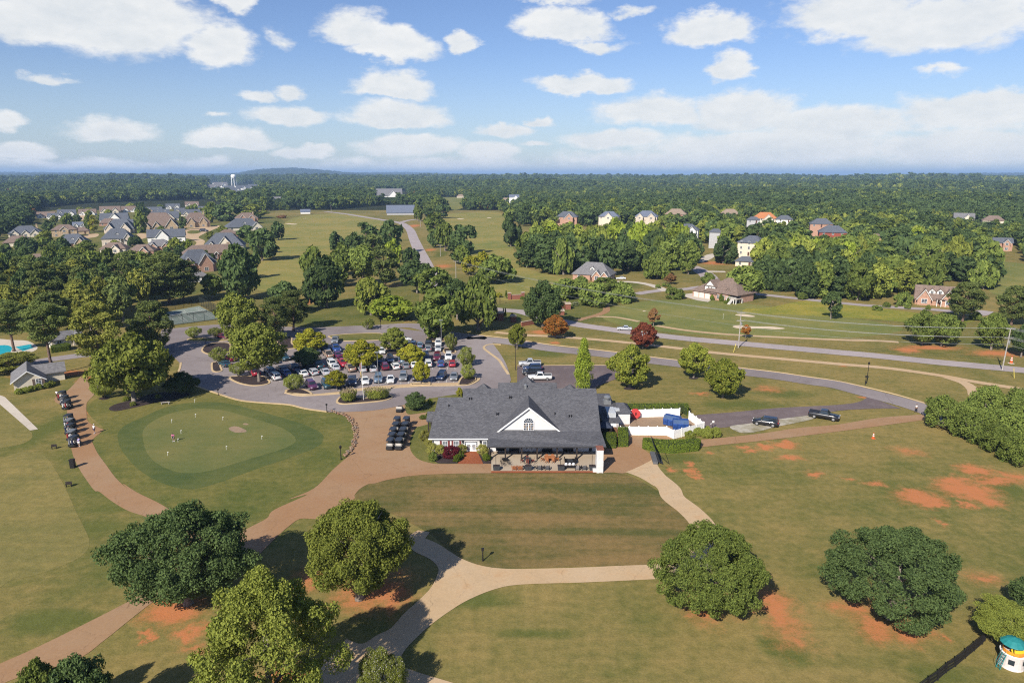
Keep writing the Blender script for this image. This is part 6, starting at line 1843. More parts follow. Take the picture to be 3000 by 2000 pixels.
# front windows, shutters, French doors and lanterns of the white front
for (kx0, kx1) in ((380, 432), (510, 563), (846, 884)):
 xa_, xb_ = at_y('K', kx0, 950, Yw).x, at_y('K', kx1, 950, Yw).x
 z0, z1 = at_y('K', 400, 996, Yw).z, at_y('K', 400, 908, Yw).z
 window_parts(club, (xa_ + xb_) / 2, 0, z0, xb_ - xa_, z1 - z0, frame=FASCIA, mull=(3, 6) if kx0 < 800 else (2, 6))
for kx0 in (348, 440, 482, 572):
 xa_, xb_ = at_y('K', kx0, 950, Yw).x, at_y('K', kx0 + 22, 950, Yw).x
 z0, z1 = at_y('K', 400, 1003, Yw).z, at_y('K', 400, 905, Yw).z
 sb = MB()
 sb.box(xa_, xb_, -0.06, -0.002, z0, z1)
 n = 14
 for j in range(n):
  zz = z0 + 0.08 + (z1 - z0 - 0.16) * j / n
  sb.box(xa_ + 0.06, xb_ - 0.06, -0.085, -0.06, zz, zz + (z1 - z0) / n * 0.55)
 sb.build('shutter', MAROON, club)
dx0, dx1 = at_y('K', 633, 950, Yw).x, at_y('K', 780, 950, Yw).x
dz = at_y('K', 700, 907, Yw).z
ds = MB()
ds.box(dx0, dx1, -0.05, -0.002, 0.02, dz)
dso = ds.build('entrance_surround', FASCIA, club)
for (k0, k1) in ((652, 705), (712, 766)):
 xa_, xb_ = at_y('K', k0, 950, Yw).x, at_y('K', k1, 950, Yw).x
 dd = MB()
 dd.box(xa_, xb_, -0.09, -0.052, 0.06, dz - 0.42)
 do = dd.build('french_door', FASCIA, club)
 for i in range(3):
  for j in range(5):
   pb = MB()
   x = xa_ + 0.14 + (xb_ - xa_ - 0.28) * i / 3
   z = 0.32 + (dz - 0.9) * j / 5
   pb.box(x + 0.02, x + (xb_ - xa_ - 0.28) / 3 - 0.02, -0.10, -0.088, z + 0.02, z + (dz - 0.9) / 5 - 0.03)
   pb.build('pane', WARM_GLASS if (i * 2 + j) % 6 == 1 else BLUE_GLASS if j < 2 else GLASS, do)
 hb = MB()
 hx = xb_ - 0.09 if k0 < 700 else xa_ + 0.05
 hb.box(hx, hx + 0.04, -0.14, -0.092, 1.0, 1.15)
 hb.build('handle', GREY_METAL, do)
for i in range(11):
 pb = MB()
 x = dx0 + 0.06 + (dx1 - dx0 - 0.12) * i / 11
 pb.box(x + 0.02, x + (dx1 - dx0 - 0.12) / 11 - 0.02, -0.066, -0.045, dz - 0.28, dz - 0.1)
 pb.build('transom_pane', GLASS, dso)
for x in (dx0 + 0.05, dx1 - 0.23):
 for j in range(5):
  pb = MB()
  pb.box(x, x + 0.18, -0.066, -0.045, 0.3 + 0.33 * j, 0.55 + 0.33 * j)
  pb.build('sidelight_pane', GLASS, dso)
for kx in (610, 812):
 x = at_y('K', kx, 930, Yw).x
 lb = MB()
 lb.box(x - 0.12, x + 0.12, -0.34, -0.10, 1.75, 2.15).box(x - 0.03, x + 0.03, -0.12, 0, 1.95, 2.02)
 lb.lathe([(0.2, 0), (0.02, 0.18)], (x, -0.22, 2.153), 6)
 lb.build('wall_lantern', BLACK_METAL, club)
# windows and doors in the shade of the porch
for (k0, k1, door) in ((1043, 1088, 0), (1188, 1232, 0), (1322, 1362, 1), (1378, 1420, 1), (1508, 1555, 0), (1650, 1690, 0), (1762, 1805, 0), (1825, 1868, 0), (1990, 2040, 0), (2060, 2095, 1)):
 xa_, xb_ = at_y('K', k0, 1000, Yw).x, at_y('K', k1, 1000, Yw).x
 if door:
  dd = MB()
  dd.box(xa_, xb_, -0.07, -0.002, 0.12, 2.25)
  do = dd.build('porch_door', FASCIA if k0 < 2000 else DARK_WOOD, club)
  for i in range(2):
   for j in range(4):
    pb = MB()
    w3 = (xb_ - xa_ - 0.3) / 2
    pb.box(xa_ + 0.15 + w3 * i + 0.02, xa_ + 0.15 + w3 * (i + 1) - 0.02, -0.085, -0.068, 0.5 + 0.4 * j, 0.86 + 0.4 * j)
    pb.build('pane', GLASS, do)
 else:
  window_parts(club, (xa_ + xb_) / 2, 0, 1.0, xb_ - xa_, 1.3, frame=FASCIA, mull=(3, 3), name='porch_window')
for kx in (1255, 1575, 1830):
 x = at_y('K', kx, 985, Yw - 1.5).x
 lb = MB()
 lb.lathe([(0.05, 0.3), (0.22, 0.1), (0.22, 0.0)], (x, -1.6, HE - 0.32), 10)
 lb.build('ceiling_light', FASCIA, club)
# white end chimney of the porch with its raised hearth and brick cap
c0, c1 = tg('K', 2145, 1275), tg('K', 2222, 1275)
cz = at_y('K', 2180, 1012, c0.y).z
cd = 1.7
cm = MB()
cm.box(c0.x, c1.x, c0.y - Yw, c0.y - Yw + cd, 0, cz * 0.52)
cm.box(c0.x + 0.02, c1.x - 0.03, c0.y - Yw + 0.03, c0.y - Yw + cd - 0.02, cz * 0.52 + 0.001, cz)
cm.box(c0.x - 0.55, c0.x - 0.003, c0.y - Yw + 0.15, c0.y - Yw + cd, 0, 0.55)
cho = cm.build('chimney', WHITE_BRICK, club)
cc = MB()
cc.box(c0.x - 0.05, c1.x + 0.05, c0.y - Yw - 0.05, c0.y - Yw + cd + 0.05, cz + 0.002, cz + 0.12)
cc.build('chimney_cap', RED_BRICK, cho)
# peaks of the rear roofs and the small roof things
for (kx, ky, half, dp) in ((1342, 160, 2.6, 4.0), (850, 243, 1.9, 2.5), (1842, 252, 1.3, 2.5)):
 yy = BACK - dp - 2.0 if kx != 1342 else BACK - 4
 p = at_y('K', kx, ky, Yw + yy)
 pk = MB()
 pk.add([(p.x - half, yy - half, p.z - half * 1.0), (p.x + half, yy - half, p.z - half * 1.0), (p.x + half, yy + half, p.z - half), (p.x - half, yy + half, p.z - half), (p.x, yy, p.z)],
   [(0, 1, 4), (1, 2, 4), (2, 3, 4), (3, 0, 4), (3, 2, 1, 0)])
 pk.box(p.x - half + 0.3, p.x + half - 0.3, yy - half + 0.3, yy + half - 0.3, HE, p.z - half - 0.01)
 pk.build('rear_roof', SHINGLE, club)
for (kx, ky) in ((685, 432), (710, 432), (1148, 418), (1168, 418), (1000, 610), (1018, 608), (1832, 632), (1858, 632), (450, 512), (1668, 605)):
 p = on_front(kx, ky)
 vb = MB()
 vb.tube([(p.x, p.y - Yw, p.z - 0.1), (p.x, p.y - Yw, p.z + 0.45)], 0.09, 8)
 vb.build('vent_pipe', BLACK_METAL, roof)
p = on_front(1330, 300)
vb = MB()
vb.box(p.x - 0.2, p.x + 0.2, p.y - Yw - 0.2, p.y - Yw + 0.2, p.z - 0.2, p.z + 0.55)
vb.lathe([(0.28, 0), (0.28, 0.12), (0.05, 0.25)], (p.x, p.y - Yw, p.z + 0.552), 10)
vb.build('flue', GREY_METAL, roof)
# covered side entrance on the left
e0 = at_y('K', 195, 585, Yw + 7.2)
e1 = at_y('K', 335, 585, Yw + 7.2)
em = MB()
gz = 2.95
em.box(e0.x, xL + 1.2, 7.0, 11.6, gz, gz + 0.22)
em.add([(e0.x - 0.1, 6.9, gz + 0.222), (xL + 1.3, 6.9, gz + 0.222), (xL + 1.3, 11.7, gz + 0.222), (e0.x - 0.1, 11.7, gz + 0.222), (e0.x - 0.1, 9.3, gz + 1.3), (xL + 1.3, 9.3, gz + 1.3)], [(0, 1, 5, 4), (2, 3, 4, 5), (3, 0, 4), (1, 2, 5)])
eo = em.build('side_entrance_roof', SHINGLE, club)
for y in (7.2, 11.3):
 pb = MB()
 pb.box(e0.x + 0.15, e0.x + 0.4, y, y + 0.25, 0, gz)
 pb.build('entrance_post', DARK_WOOD, eo)
# the lower kitchen block on the right, with its roof plant
YK = tg('T', 310, 800).y
kb = empty('kitchen_block', (0, YK, 0), 0, 'low kitchen block with a dark roof between the clubhouse and the white fence', 'building')
k0, k1 = at_y('T', 195, 700, YK).x, at_y('T', 470, 700, YK).x
kh = at_y('T', 300, 612, YK - 0.4).z
wm = MB()
wm.box(k0, k1, 0, 15.4, -0.1, kh)
wm.build('wall', WHITE_BRICK, kb)
rm = MB()
top = at_y('T', 300, 150, YK + 15)
sl = (top.z - kh) / 15.4
rm.add([(k0 - 0.4, -0.45, kh), (k1 + 0.3, -0.45, kh), (k1 + 0.3, 15.2, max(kh + 0.5, top.z)), (k0 - 0.4, 15.2, max(kh + 0.5, top.z)), (k0 - 0.4, -0.45, kh - 0.18), (k1 + 0.3, -0.45, kh - 0.18), (k1 + 0.3, 15.2, kh - 0.18), (k0 - 0.4, 15.2, kh - 0.18)],
  [(0, 1, 2, 3), (4, 5, 1, 0), (5, 6, 2, 1), (6, 7, 3, 2), (7, 4, 0, 3), (7, 6, 5, 4)])
ro = rm.build('roof', SHINGLE, kb)
def on_kitchen(x, y):
 d = px_dir(*tp('T', x, y))
 s2 = (max(kh + 0.5, top.z) - kh) / 15.65
 t = (kh - s2 * (YK - 0.45) - CAM_H) / (d.z - s2 * d.y)
 return Vector((d.x * t, d.y * t - YK, CAM_H + d.z * t))
p = on_kitchen(252, 270)
fm = MB()
fm.box(p.x - 0.75, p.x + 0.75, p.y - 0.6, p.y + 0.7, p.z - 0.4, p.z + 0.75)
fm.lathe([(0.55, 0), (0.62, 0.3), (0.75, 0.5), (0.75, 0.75), (0.3, 0.95)], (p.x, p.y, p.z + 0.752), 14)
fm.build('exhaust_fan', GREY_METAL, ro)
p = on_kitchen(335, 535)
fm = MB()
fm.box(p.x - 0.85, p.x + 0.85, p.y - 0.2, p.y + 3.6, p.z - 0.6, p.z + 0.9)
fm.box(p.x + 0.86, p.x + 1.9, p.y + 2.2, p.y + 3.5, p.z - 0.4, p.z + 0.85)
for i in range(5):
 fm.box(p.x - 0.80 + 0.34 * i, p.x - 0.62 + 0.34 * i, p.y - 0.1, p.y + 3.5, p.z + 0.902, p.z + 0.95)
fm.build('air_handler', M('galvanised_sheet', (0.52, 0.54, 0.56), 0.5, 0.06, 2, metal=0.2), ro)
gb = MB()
gb.box(k0 + 0.35, k1 - 0.5, -0.06, -0.002, 0.1, kh - 0.6)
for j in range(6):
 gb.box(k0 + 0.4, k1 - 0.55, -0.08, -0.06, 0.3 + 0.3 * j, 0.33 + 0.3 * j)
gb.build('roller_door', WHITE, kb)
# lean-to store at the yard
l0 = tg('T', 640, 700)
l1 = tg('T', 800, 690)
lw = MB()
ls = empty('yard_store', (l0.x, l0.y, 0), 0, 'small shingled lean to store beside the red octagonal bin', 'shed')
lw.box(-1.9, 0.6, 0.8, 6.2, 0, 2.4)
lw.build('wall', WHITE_BRICK, ls)
lr = MB()
lr.add([(-2.1, 0.4, 2.45), (0.9, 0.4, 2.45), (0.9, 6.5, 2.45), (-2.1, 6.5, 2.45), (-1.9, 3.4, 3.7), (-0.4, 3.4, 3.7)], [(0, 1, 5, 4), (1, 2, 5), (2, 3, 4, 5), (3, 0, 4), (3, 2, 1, 0)])
lr.build('roof', SHINGLE, ls)
# --- vehicles
PAINT = {n: M('paint_' + n, c, 0.28, 0.02, 1.5, spec=0.5, coat=0.7) for n, c in dict(
 navy=(0.016, 0.032, 0.085), black=(0.012, 0.012, 0.014), white=(0.60, 0.60, 0.59), silver=(0.40, 0.41, 0.43), grey=(0.17, 0.18, 0.195), red=(0.30, 0.018, 0.035),
 maroon=(0.11, 0.012, 0.028), blue=(0.025, 0.06, 0.21), teal=(0.018, 0.055, 0.075), tan=(0.30, 0.225, 0.17), purple=(0.085, 0.022, 0.07), steel=(0.11, 0.16, 0.225), green=(0.05, 0.07, 0.05)).items()}
CAR_GLASS = glass_mat('car_glass', (0.018, 0.026, 0.036), 0.05)
TYRE = M('tyre_rubber', (0.018, 0.018, 0.018), 0.85, 0.1, 6)
RIM = M('wheel_alloy', (0.38, 0.38, 0.39), 0.4, 0.06, 4, metal=0.5)
LAMP = M('headlamp_glass', (0.62, 0.63, 0.65), 0.2, 0.03, 4)
TAIL = M('tail_lamp_glass', (0.32, 0.012, 0.012), 0.25, 0.05, 4)
TRIM_BLACK = M('black_trim', (0.02, 0.02, 0.022), 0.6, 0.1, 5)
def loft(mb, secs):
 n = len(secs[0])
 vs = [p for s in secs for p in s]
 fs = [(i * n + k, i * n + (k + 1) % n, (i + 1) * n + (k + 1) % n, (i + 1) * n + k) for i in range(len(secs) - 1) for k in range(n)]
 fs += [tuple(range(n - 1, -1, -1)), tuple((len(secs) - 1) * n + k for k in range(n))]
 return mb.add(vs, fs)
def body_section(y, w, z0, z1, sh=0.10):
 h = z1 - z0
 return [(-w * 0.93, y, z0), (w * 0.93, y, z0), (w, y, z0 + h * 0.25), (w * 0.99, y, z1 - sh), (w * 0.86, y, z1), (-w * 0.86, y, z1), (-w * 0.99, y, z1 - sh), (-w, y, z0 + h * 0.25)]
CAR_TYPES = {
 # length, half width, stations (y fraction, width fraction, belt height), cabin: y of base front/rear, y of roof front/rear, belt, roof
 'sedan': dict(L=4.75, w=0.92, st=((-.5, .80, .60), (-.46, .93, .74), (-.30, .99, .86), (-.12, 1, .92), (.25, 1, .95), (.42, .97, .97), (.48, .90, .92), (.5, .84, .70)), cab=(-.20, .36, -.04, .21, .92, 1.44)),
 'hatch': dict(L=4.35, w=0.91, st=((-.5, .80, .62), (-.46, .93, .80), (-.28, .99, .92), (-.1, 1, .98), (.3, 1, 1.02), (.45, .97, 1.02), (.5, .88, .75)), cab=(-.22, .48, -.05, .36, .98, 1.56)),
 'suv': dict(L=4.85, w=0.97, st=((-.5, .84, .72), (-.47, .95, .94), (-.26, 1, 1.06), (-.1, 1, 1.10), (.3, 1, 1.12), (.46, .98, 1.12), (.5, .90, .82)), cab=(-.21, .485, -.08, .42, 1.08, 1.76)),
 'pickup': dict(L=5.75, w=1.00, st=((-.5, .86, .82), (-.47, .96, 1.04), (-.28, 1, 1.14), (-.12, 1, 1.16), (.12, 1, 1.18), (.46, .99, 1.18), (.5, .96, 1.16)), cab=(-.20, .16, -.09, .12, 1.14, 1.88)),
}
_CARM = {}
def car_meshes(kind):
 if kind in _CARM:
  return _CARM[kind]
 t = CAR_TYPES[kind]
 L, w = t['L'], t['w']
 z0 = 0.24 if kind in ('sedan', 'hatch') else 0.32
 out = {}
 b = MB()
 b.s = True
 loft(b, [body_section(f * L, w * k, z0 + (0.10 if abs(f) > .49 else 0), z) for f, k, z in t['st']])
 fb, rb, fr, rr, zb, zr = t['cab']
 cw, rw = w * 0.90, w * 0.74
 lo = [(-cw, fb * L, zb - 0.08), (cw, fb * L, zb - 0.08), (cw, rb * L, zb - 0.08), (-cw, rb * L, zb - 0.08)]
 hi = [(-rw, fr * L, zr - 0.05), (rw, fr * L, zr - 0.05), (rw, rr * L, zr - 0.05), (-rw, rr * L, zr - 0.05)]
 tp_ = [(-rw * .86, fr * L + .12, zr), (rw * .86, fr * L + .12, zr), (rw * .86, rr * L - .12, zr), (-rw * .86, rr * L - .12, zr)]
 b.s = False
 b.add(lo + hi + tp_, [(0, 1, 5, 4), (1, 2, 6, 5), (2, 3, 7, 6), (3, 0, 4, 7), (4, 5, 9, 8), (5, 6, 10, 9), (6, 7, 11, 10), (7, 4, 8, 11), (8, 9, 10, 11)])
 for s in (-1, 1):
  b.box(s * (w + 0.06) - 0.09, s * (w + 0.06) + 0.09, fb * L + 0.22, fb * L + 0.34, zb, zb + 0.14)
 out['body'] = b
 def face(a, b_, c, d, k0=0.08, k1=0.12, push=0.012):
  A, B, Cc, D = (Vector(v) for v in (a, b_, c, d))
  n = (B - A).cross(D - A).normalized()
  q = [A.lerp(B, k0).lerp(D.lerp(Cc, k0), k1), B.lerp(A, k0).lerp(Cc.lerp(D, k0), k1), Cc.lerp(D, k0).lerp(B.lerp(A, k0), k1 * .7), D.lerp(Cc, k0).lerp(A.lerp(B, k0), k1 * .7)]
  f = MB()
  f.add([v + n * push for v in q] + [v - n * 0.02 for v in q], [(0, 1, 2, 3), (0, 4, 5, 1), (1, 5, 6, 2), (2, 6, 7, 3), (3, 7, 4, 0)])
  return f
 out['windscreen'] = face(lo[0], lo[1], hi[1], hi[0], 0.06, 0.16)
 out['rear_window'] = face(lo[2], lo[3], hi[3], hi[2], 0.08, 0.2)
 out['side_window_a'] = face(lo[1], lo[2], hi[2], hi[1], 0.10, 0.16)
 out['side_window_b'] = face(lo[3], lo[0], hi[0], hi[3], 0.10, 0.16)
 fy, ry = -.5 * L, .5 * L
 hz = t['st'][1][2] - 0.20
 for s, nm in ((-1, 'a'), (1, 'b')):
  h = MB()
  h.box(s * w * .72 - .17, s * w * .72 + .17, fy + 0.02, fy + 0.22, hz, hz + 0.15)
  out['headlight_' + nm] = h
  r = MB()
  rz = t['st'][-1][2] + (0.02 if kind != 'pickup' else -0.30)
  r.box(s * w * .78 - .12, s * w * .78 + .12, ry - 0.16, ry + 0.015, rz, rz + (0.16 if kind == 'sedan' else 0.26))
  out['tail_light_' + nm] = r
 g = MB()
 g.box(-w * .45, w * .45, fy - 0.012, fy + 0.1, hz - 0.12, hz + 0.06)
 g.box(-w * .80, w * .80, fy + 0.03, fy + 0.12, z0 + 0.08, z0 + 0.24)
 out['grille'] = g
 if kind == 'pickup':
  bed = MB()
  bed.box(-w * .80, w * .80, rb * L + 0.12, ry - 0.10, 1.181, 1.196)
  out['bed'] = bed
  rails = MB()
  for s in (-1, 1):
   rails.box(s * w * .90 - .06, s * w * .90 + .06, rb * L + .05, ry - 0.02, 1.17, 1.27)
  rails.box(-w * .9, w * .9, ry - 0.08, ry - 0.005, 1.172, 1.268)
  out['bed_rail'] = rails
 wr = 0.33 if kind in ('sedan', 'hatch') else 0.39
 wh = MB()
 wh.tube([(-0.115, 0, 0), (0.115, 0, 0)], wr, 14)
 rm = MB()
 rm.tube([(-0.13, 0, 0), (0.13, 0, 0)], wr * 0.62, 10)
 mats = {'windscreen': CAR_GLASS, 'rear_window': CAR_GLASS, 'side_window_a': CAR_GLASS, 'side_window_b': CAR_GLASS, 'headlight_a': LAMP, 'headlight_b': LAMP, 'tail_light_a': TAIL, 'tail_light_b': TAIL, 'grille': TRIM_BLACK, 'bed': TRIM_BLACK, 'bed_rail': None, 'body': None}
 ms = {}
 for k, mbk in out.items():
  ms[k] = mbk.mesh('car_' + k, mats[k] or PAINT['grey'])
 ms['wheel'] = wh.mesh('car_wheel', TYRE)
 ms['rim'] = rm.mesh('car_rim', RIM)
 pos = [(s * (w - 0.09), f * L, wr) for f in (-.315, .30) for s in (-1, 1)]
 _CARM[kind] = (ms, pos)
 return _CARM[kind]
def car(tile, x, y, kind, colour, rot, label, group='cars in the car park', z=0.07, scale=1.0, cat=None):
 p = tg(tile, x, y)
 ms, pos = car_meshes(kind)
 e = empty({'pickup': 'pickup_truck', 'suv': 'parked_suv', 'hatch': 'parked_car', 'sedan': 'parked_car'}[kind], (p.x, p.y, z), R(rot), label, cat or {'pickup': 'pickup truck', 'suv': 'suv'}.get(kind, 'car'), group)
 e.scale = (scale,) * 3
 for k, me in ms.items():
  if k in ('wheel', 'rim'):
   continue
  o = link_mesh(k[:-2] if k[-2:] in ('_a', '_b') else k, me, e)
  if k in ('body', 'bed_rail'):
   o.material_slots[0].link = 'OBJECT'
   o.material_slots[0].material = PAINT[colour]
 for q in pos:
  wo = link_mesh('wheel', ms['wheel'], e, q)
  link_mesh('rim', ms['rim'], wo)
 return e
FR = 'front row'
for a in (
 # front row, noses to the kerb by the drive
 ('P', 1845, 1040, 'suv', 'purple', 32, 'plum coloured suv beside the crape myrtle of the front kerb'), ('P', 2105, 1020, 'suv', 'teal', 26, 'dark teal suv right of the plum suv in the front row'), ('Q', 105, 905, 'suv', 'navy', 18, 'navy suv right of the thin half bare tree'),
 ('Q', 282, 875, 'pickup', 'navy', 14, 'navy pickup in the front row left of the flagpole'), ('Q', 482, 865, 'sedan', 'white', 14, 'white sedan behind the flagpole'), ('Q', 690, 838, 'suv', 'steel', 10, 'grey blue suv behind the front lamp post'),
 ('Q', 880, 845, 'sedan', 'white', 8, 'white sedan between a blue suv and a grey one in the front row'), ('Q', 1080, 812, 'suv', 'grey', 6, 'grey suv left of the brown planter'), ('Q', 1290, 805, 'suv', 'black', 5, 'black suv behind the brown planter'),
 ('Q', 1672, 798, 'suv', 'navy', -8, 'shiny dark blue suv right of the brown planter'), ('Q', 1872, 800, 'sedan', 'grey', 2, 'grey sedan at the right end of the front row'),
 # middle rows, tails to the aisle
 ('P', 855, 805, 'pickup', 'red', 212, 'red pickup behind the trunk of the big shade tree'), ('P', 1210, 880, 'suv', 'white', 216, 'white suv at the tip of the big mulch island'), ('P', 1120, 785, 'suv', 'steel', 214, 'grey blue suv above the white one at the island tip'),
 ('P', 1330, 765, 'suv', 'navy', 214, 'long navy suv left in the middle row'), ('P', 1400, 815, 'sedan', 'blue', 214, 'blue sedan almost hidden behind the crape myrtle'), ('P', 1540, 740, 'pickup', 'navy', 212, 'navy pickup with an open black bed'), ('P', 1690, 820, 'sedan', 'white', 214, 'white sedan behind the front crape myrtle'),
 ('P', 1870, 800, 'hatch', 'silver', 212, 'silver estate car with roof rails'), ('P', 2075, 795, 'sedan', 'silver', 206, 'silver sedan right of the silver estate car'), ('P', 1720, 710, 'sedan', 'black', 30, 'black car in the shade of the small dark tree'), ('P', 1960, 685, 'pickup', 'teal', 208, 'dark teal pickup in tree shade'),
 ('P', 2195, 665, 'suv', 'white', 28, 'white suv nose on, left of the red pickup'), ('P', 2250, 715, 'sedan', 'silver', 206, 'silver car tight against the white suv'), ('Q', 140, 590, 'pickup', 'red', 26, 'red pickup standing left of the yellow tree'), ('Q', 250, 665, 'pickup', 'tan', 204, 'brown pickup in front of the red pickup'),
 ('Q', 330, 590, 'suv', 'navy', 24, 'navy suv left of the yellow tree trunk'), ('Q', 432, 675, 'sedan', 'silver', 202, 'silver sedan directly below the yellow tree'), ('Q', 600, 672, 'sedan', 'silver', 198, 'silver grey sedan left of the lamp post in the middle row'), ('Q', 530, 585, 'pickup', 'grey', 18, 'grey pickup right of the yellow tree trunk'),
 ('Q', 700, 555, 'suv', 'navy', 16, 'navy suv in shade above the maroon one'), ('Q', 785, 645, 'suv', 'maroon', 198, 'maroon suv with dark glass in the middle row'), ('Q', 875, 530, 'suv', 'navy', 14, 'dark navy suv standing in the long tree shadow'), ('Q', 955, 635, 'hatch', 'white', 200, 'white hatchback right of the maroon suv'),
 ('Q', 1060, 535, 'pickup', 'steel', 190, 'grey blue pickup in the middle row'), ('Q', 1118, 620, 'sedan', 'grey', 192, 'grey sedan behind the grey blue pickup'), ('Q', 1250, 605, 'sedan', 'white', 188, 'white car behind the planter tree, left side'), ('Q', 1265, 525, 'suv', 'white', 8, 'white suv below the square mulch island'),
 ('Q', 1430, 490, 'suv', 'navy', 8, 'navy suv right of the front yellow tree'), ('Q', 1470, 595, 'suv', 'white', 188, 'white suv right of the planter tree'), ('Q', 1608, 495, 'suv', 'maroon', 4, 'dark red suv with a white bumper, nose to the camera'), ('Q', 1788, 490, 'suv', 'white', 4, 'white suv at the right end of the middle row, nose to the camera'),
 ('Q', 1672, 595, 'hatch', 'blue', 184, 'bright blue hatchback near the right kerb'), ('Q', 1850, 595, 'hatch', 'red', 182, 'red hatchback nearest the right kerb'),
 # left and back rows
 ('P', 345, 655, 'sedan', 'teal', 225, 'dark teal sedan by the corner island'), ('P', 450, 565, 'suv', 'maroon', 225, 'dark red suv next to the corner island crape myrtle'), ('P', 760, 610, 'sedan', 'white', 215, 'white car under the left of the big shade tree'), ('P', 1105, 570, 'sedan', 'white', 215, 'white car under the right of the big shade tree'),
 ('P', 1190, 600, 'sedan', 'grey', 40, 'grey car half under the big shade tree'), ('P', 1365, 550, 'suv', 'teal', 38, 'dark blue green suv left of the small dark tree'), ('P', 1575, 570, 'sedan', 'black', 36, 'black car under the small dark tree'), ('P', 1830, 590, 'sedan', 'purple', 215, 'purple car right of the small dark tree'),
 ('P', 1905, 425, 'suv', 'silver', 36, 'silver suv below the back yellow green tree'), ('P', 2080, 405, 'suv', 'steel', 30, 'grey blue suv behind the tan pickup'), ('P', 2125, 500, 'pickup', 'tan', 208, 'tan pickup in the back row'), ('P', 2260, 400, 'pickup', 'blue', 26, 'blue pickup right of the tan one'), ('P', 2285, 495, 'sedan', 'purple', 206, 'dark purple sedan right of the tan pickup'),
 ('P', 2250, 255, 'pickup', 'grey', 10, 'lone grey pickup at the back of the car park'), ('Q', 258, 440, 'sedan', 'white', 200, 'white sedan left of the yellow tree crown'), ('Q', 745, 395, 'sedan', 'white', 12, 'white sedan left of the square mulch island'), ('Q', 640, 405, 'sedan', 'grey', 14, 'grey sedan in shade beside the white one'), ('Q', 1085, 205, 'sedan', 'white', 95, 'white car behind the grey green tree'),
 ('Q', 1140, 300, 'suv', 'purple', 186, 'dark purple suv behind the front yellow tree'), ('Q', 1240, 300, 'suv', 'black', 186, 'black suv beside the dark purple one'), ('Q', 1340, 300, 'sedan', 'steel', 186, 'grey blue car half behind yellow leaves'), ('Q', 1475, 280, 'suv', 'black', 6, 'black suv behind the grey one at the back right'), ('Q', 1475, 355, 'suv', 'grey', 184, 'grey suv at the back right'),
 ('Q', 1628, 275, 'suv', 'white', 4, 'white suv behind the silver sedan at the back right'), ('Q', 1628, 352, 'sedan', 'silver', 3, 'silver sedan at the end of the back right row'), ('F', 290, 192, 'sedan', 'maroon', 60, 'maroon car under the tree by the tennis court strip'),
):
 car(*a)
for a in (
 ('K', 1380, 45, 'pickup', 'silver', -88, 'silver pickup at the top of the short row behind the clubhouse'), ('K', 1408, 100, 'suv', 'navy', -86, 'navy suv second from the top behind the clubhouse'), ('K', 1405, 148, 'suv', 'black', -86, 'black suv third from the top behind the clubhouse'), ('K', 1495, 205, 'pickup', 'white', -88, 'white pickup half hidden by the clubhouse roof'),
):
 car(*a, group='vehicles behind the clubhouse', z=0.085)
car('H', 1700, 988, 'suv', 'black', -116, 'black suv parked on white gravel by the service road', 'vehicles on the gravel strip')
car('H', 2238, 928, 'pickup', 'black', 58, 'black pickup at the grass end of the gravel strip', 'vehicles on the gravel strip')
car('S', 2020, 692, 'sedan', 'silver', -100, 'silver car driving along the pale public road', None, cat='car')
car('C', 1000, 1062, 'sedan', 'white', -95, 'white car in front of the grey roofed brick house', None)
car('AB', 1282, 582, 'suv', 'black', 80, 'dark car beside the round drive of the estate', None, scale=1.5)
car('AB', 1650, 1270, 'sedan', 'white', 80, 'white car behind the brick house with the timber deck', None, scale=1.3)
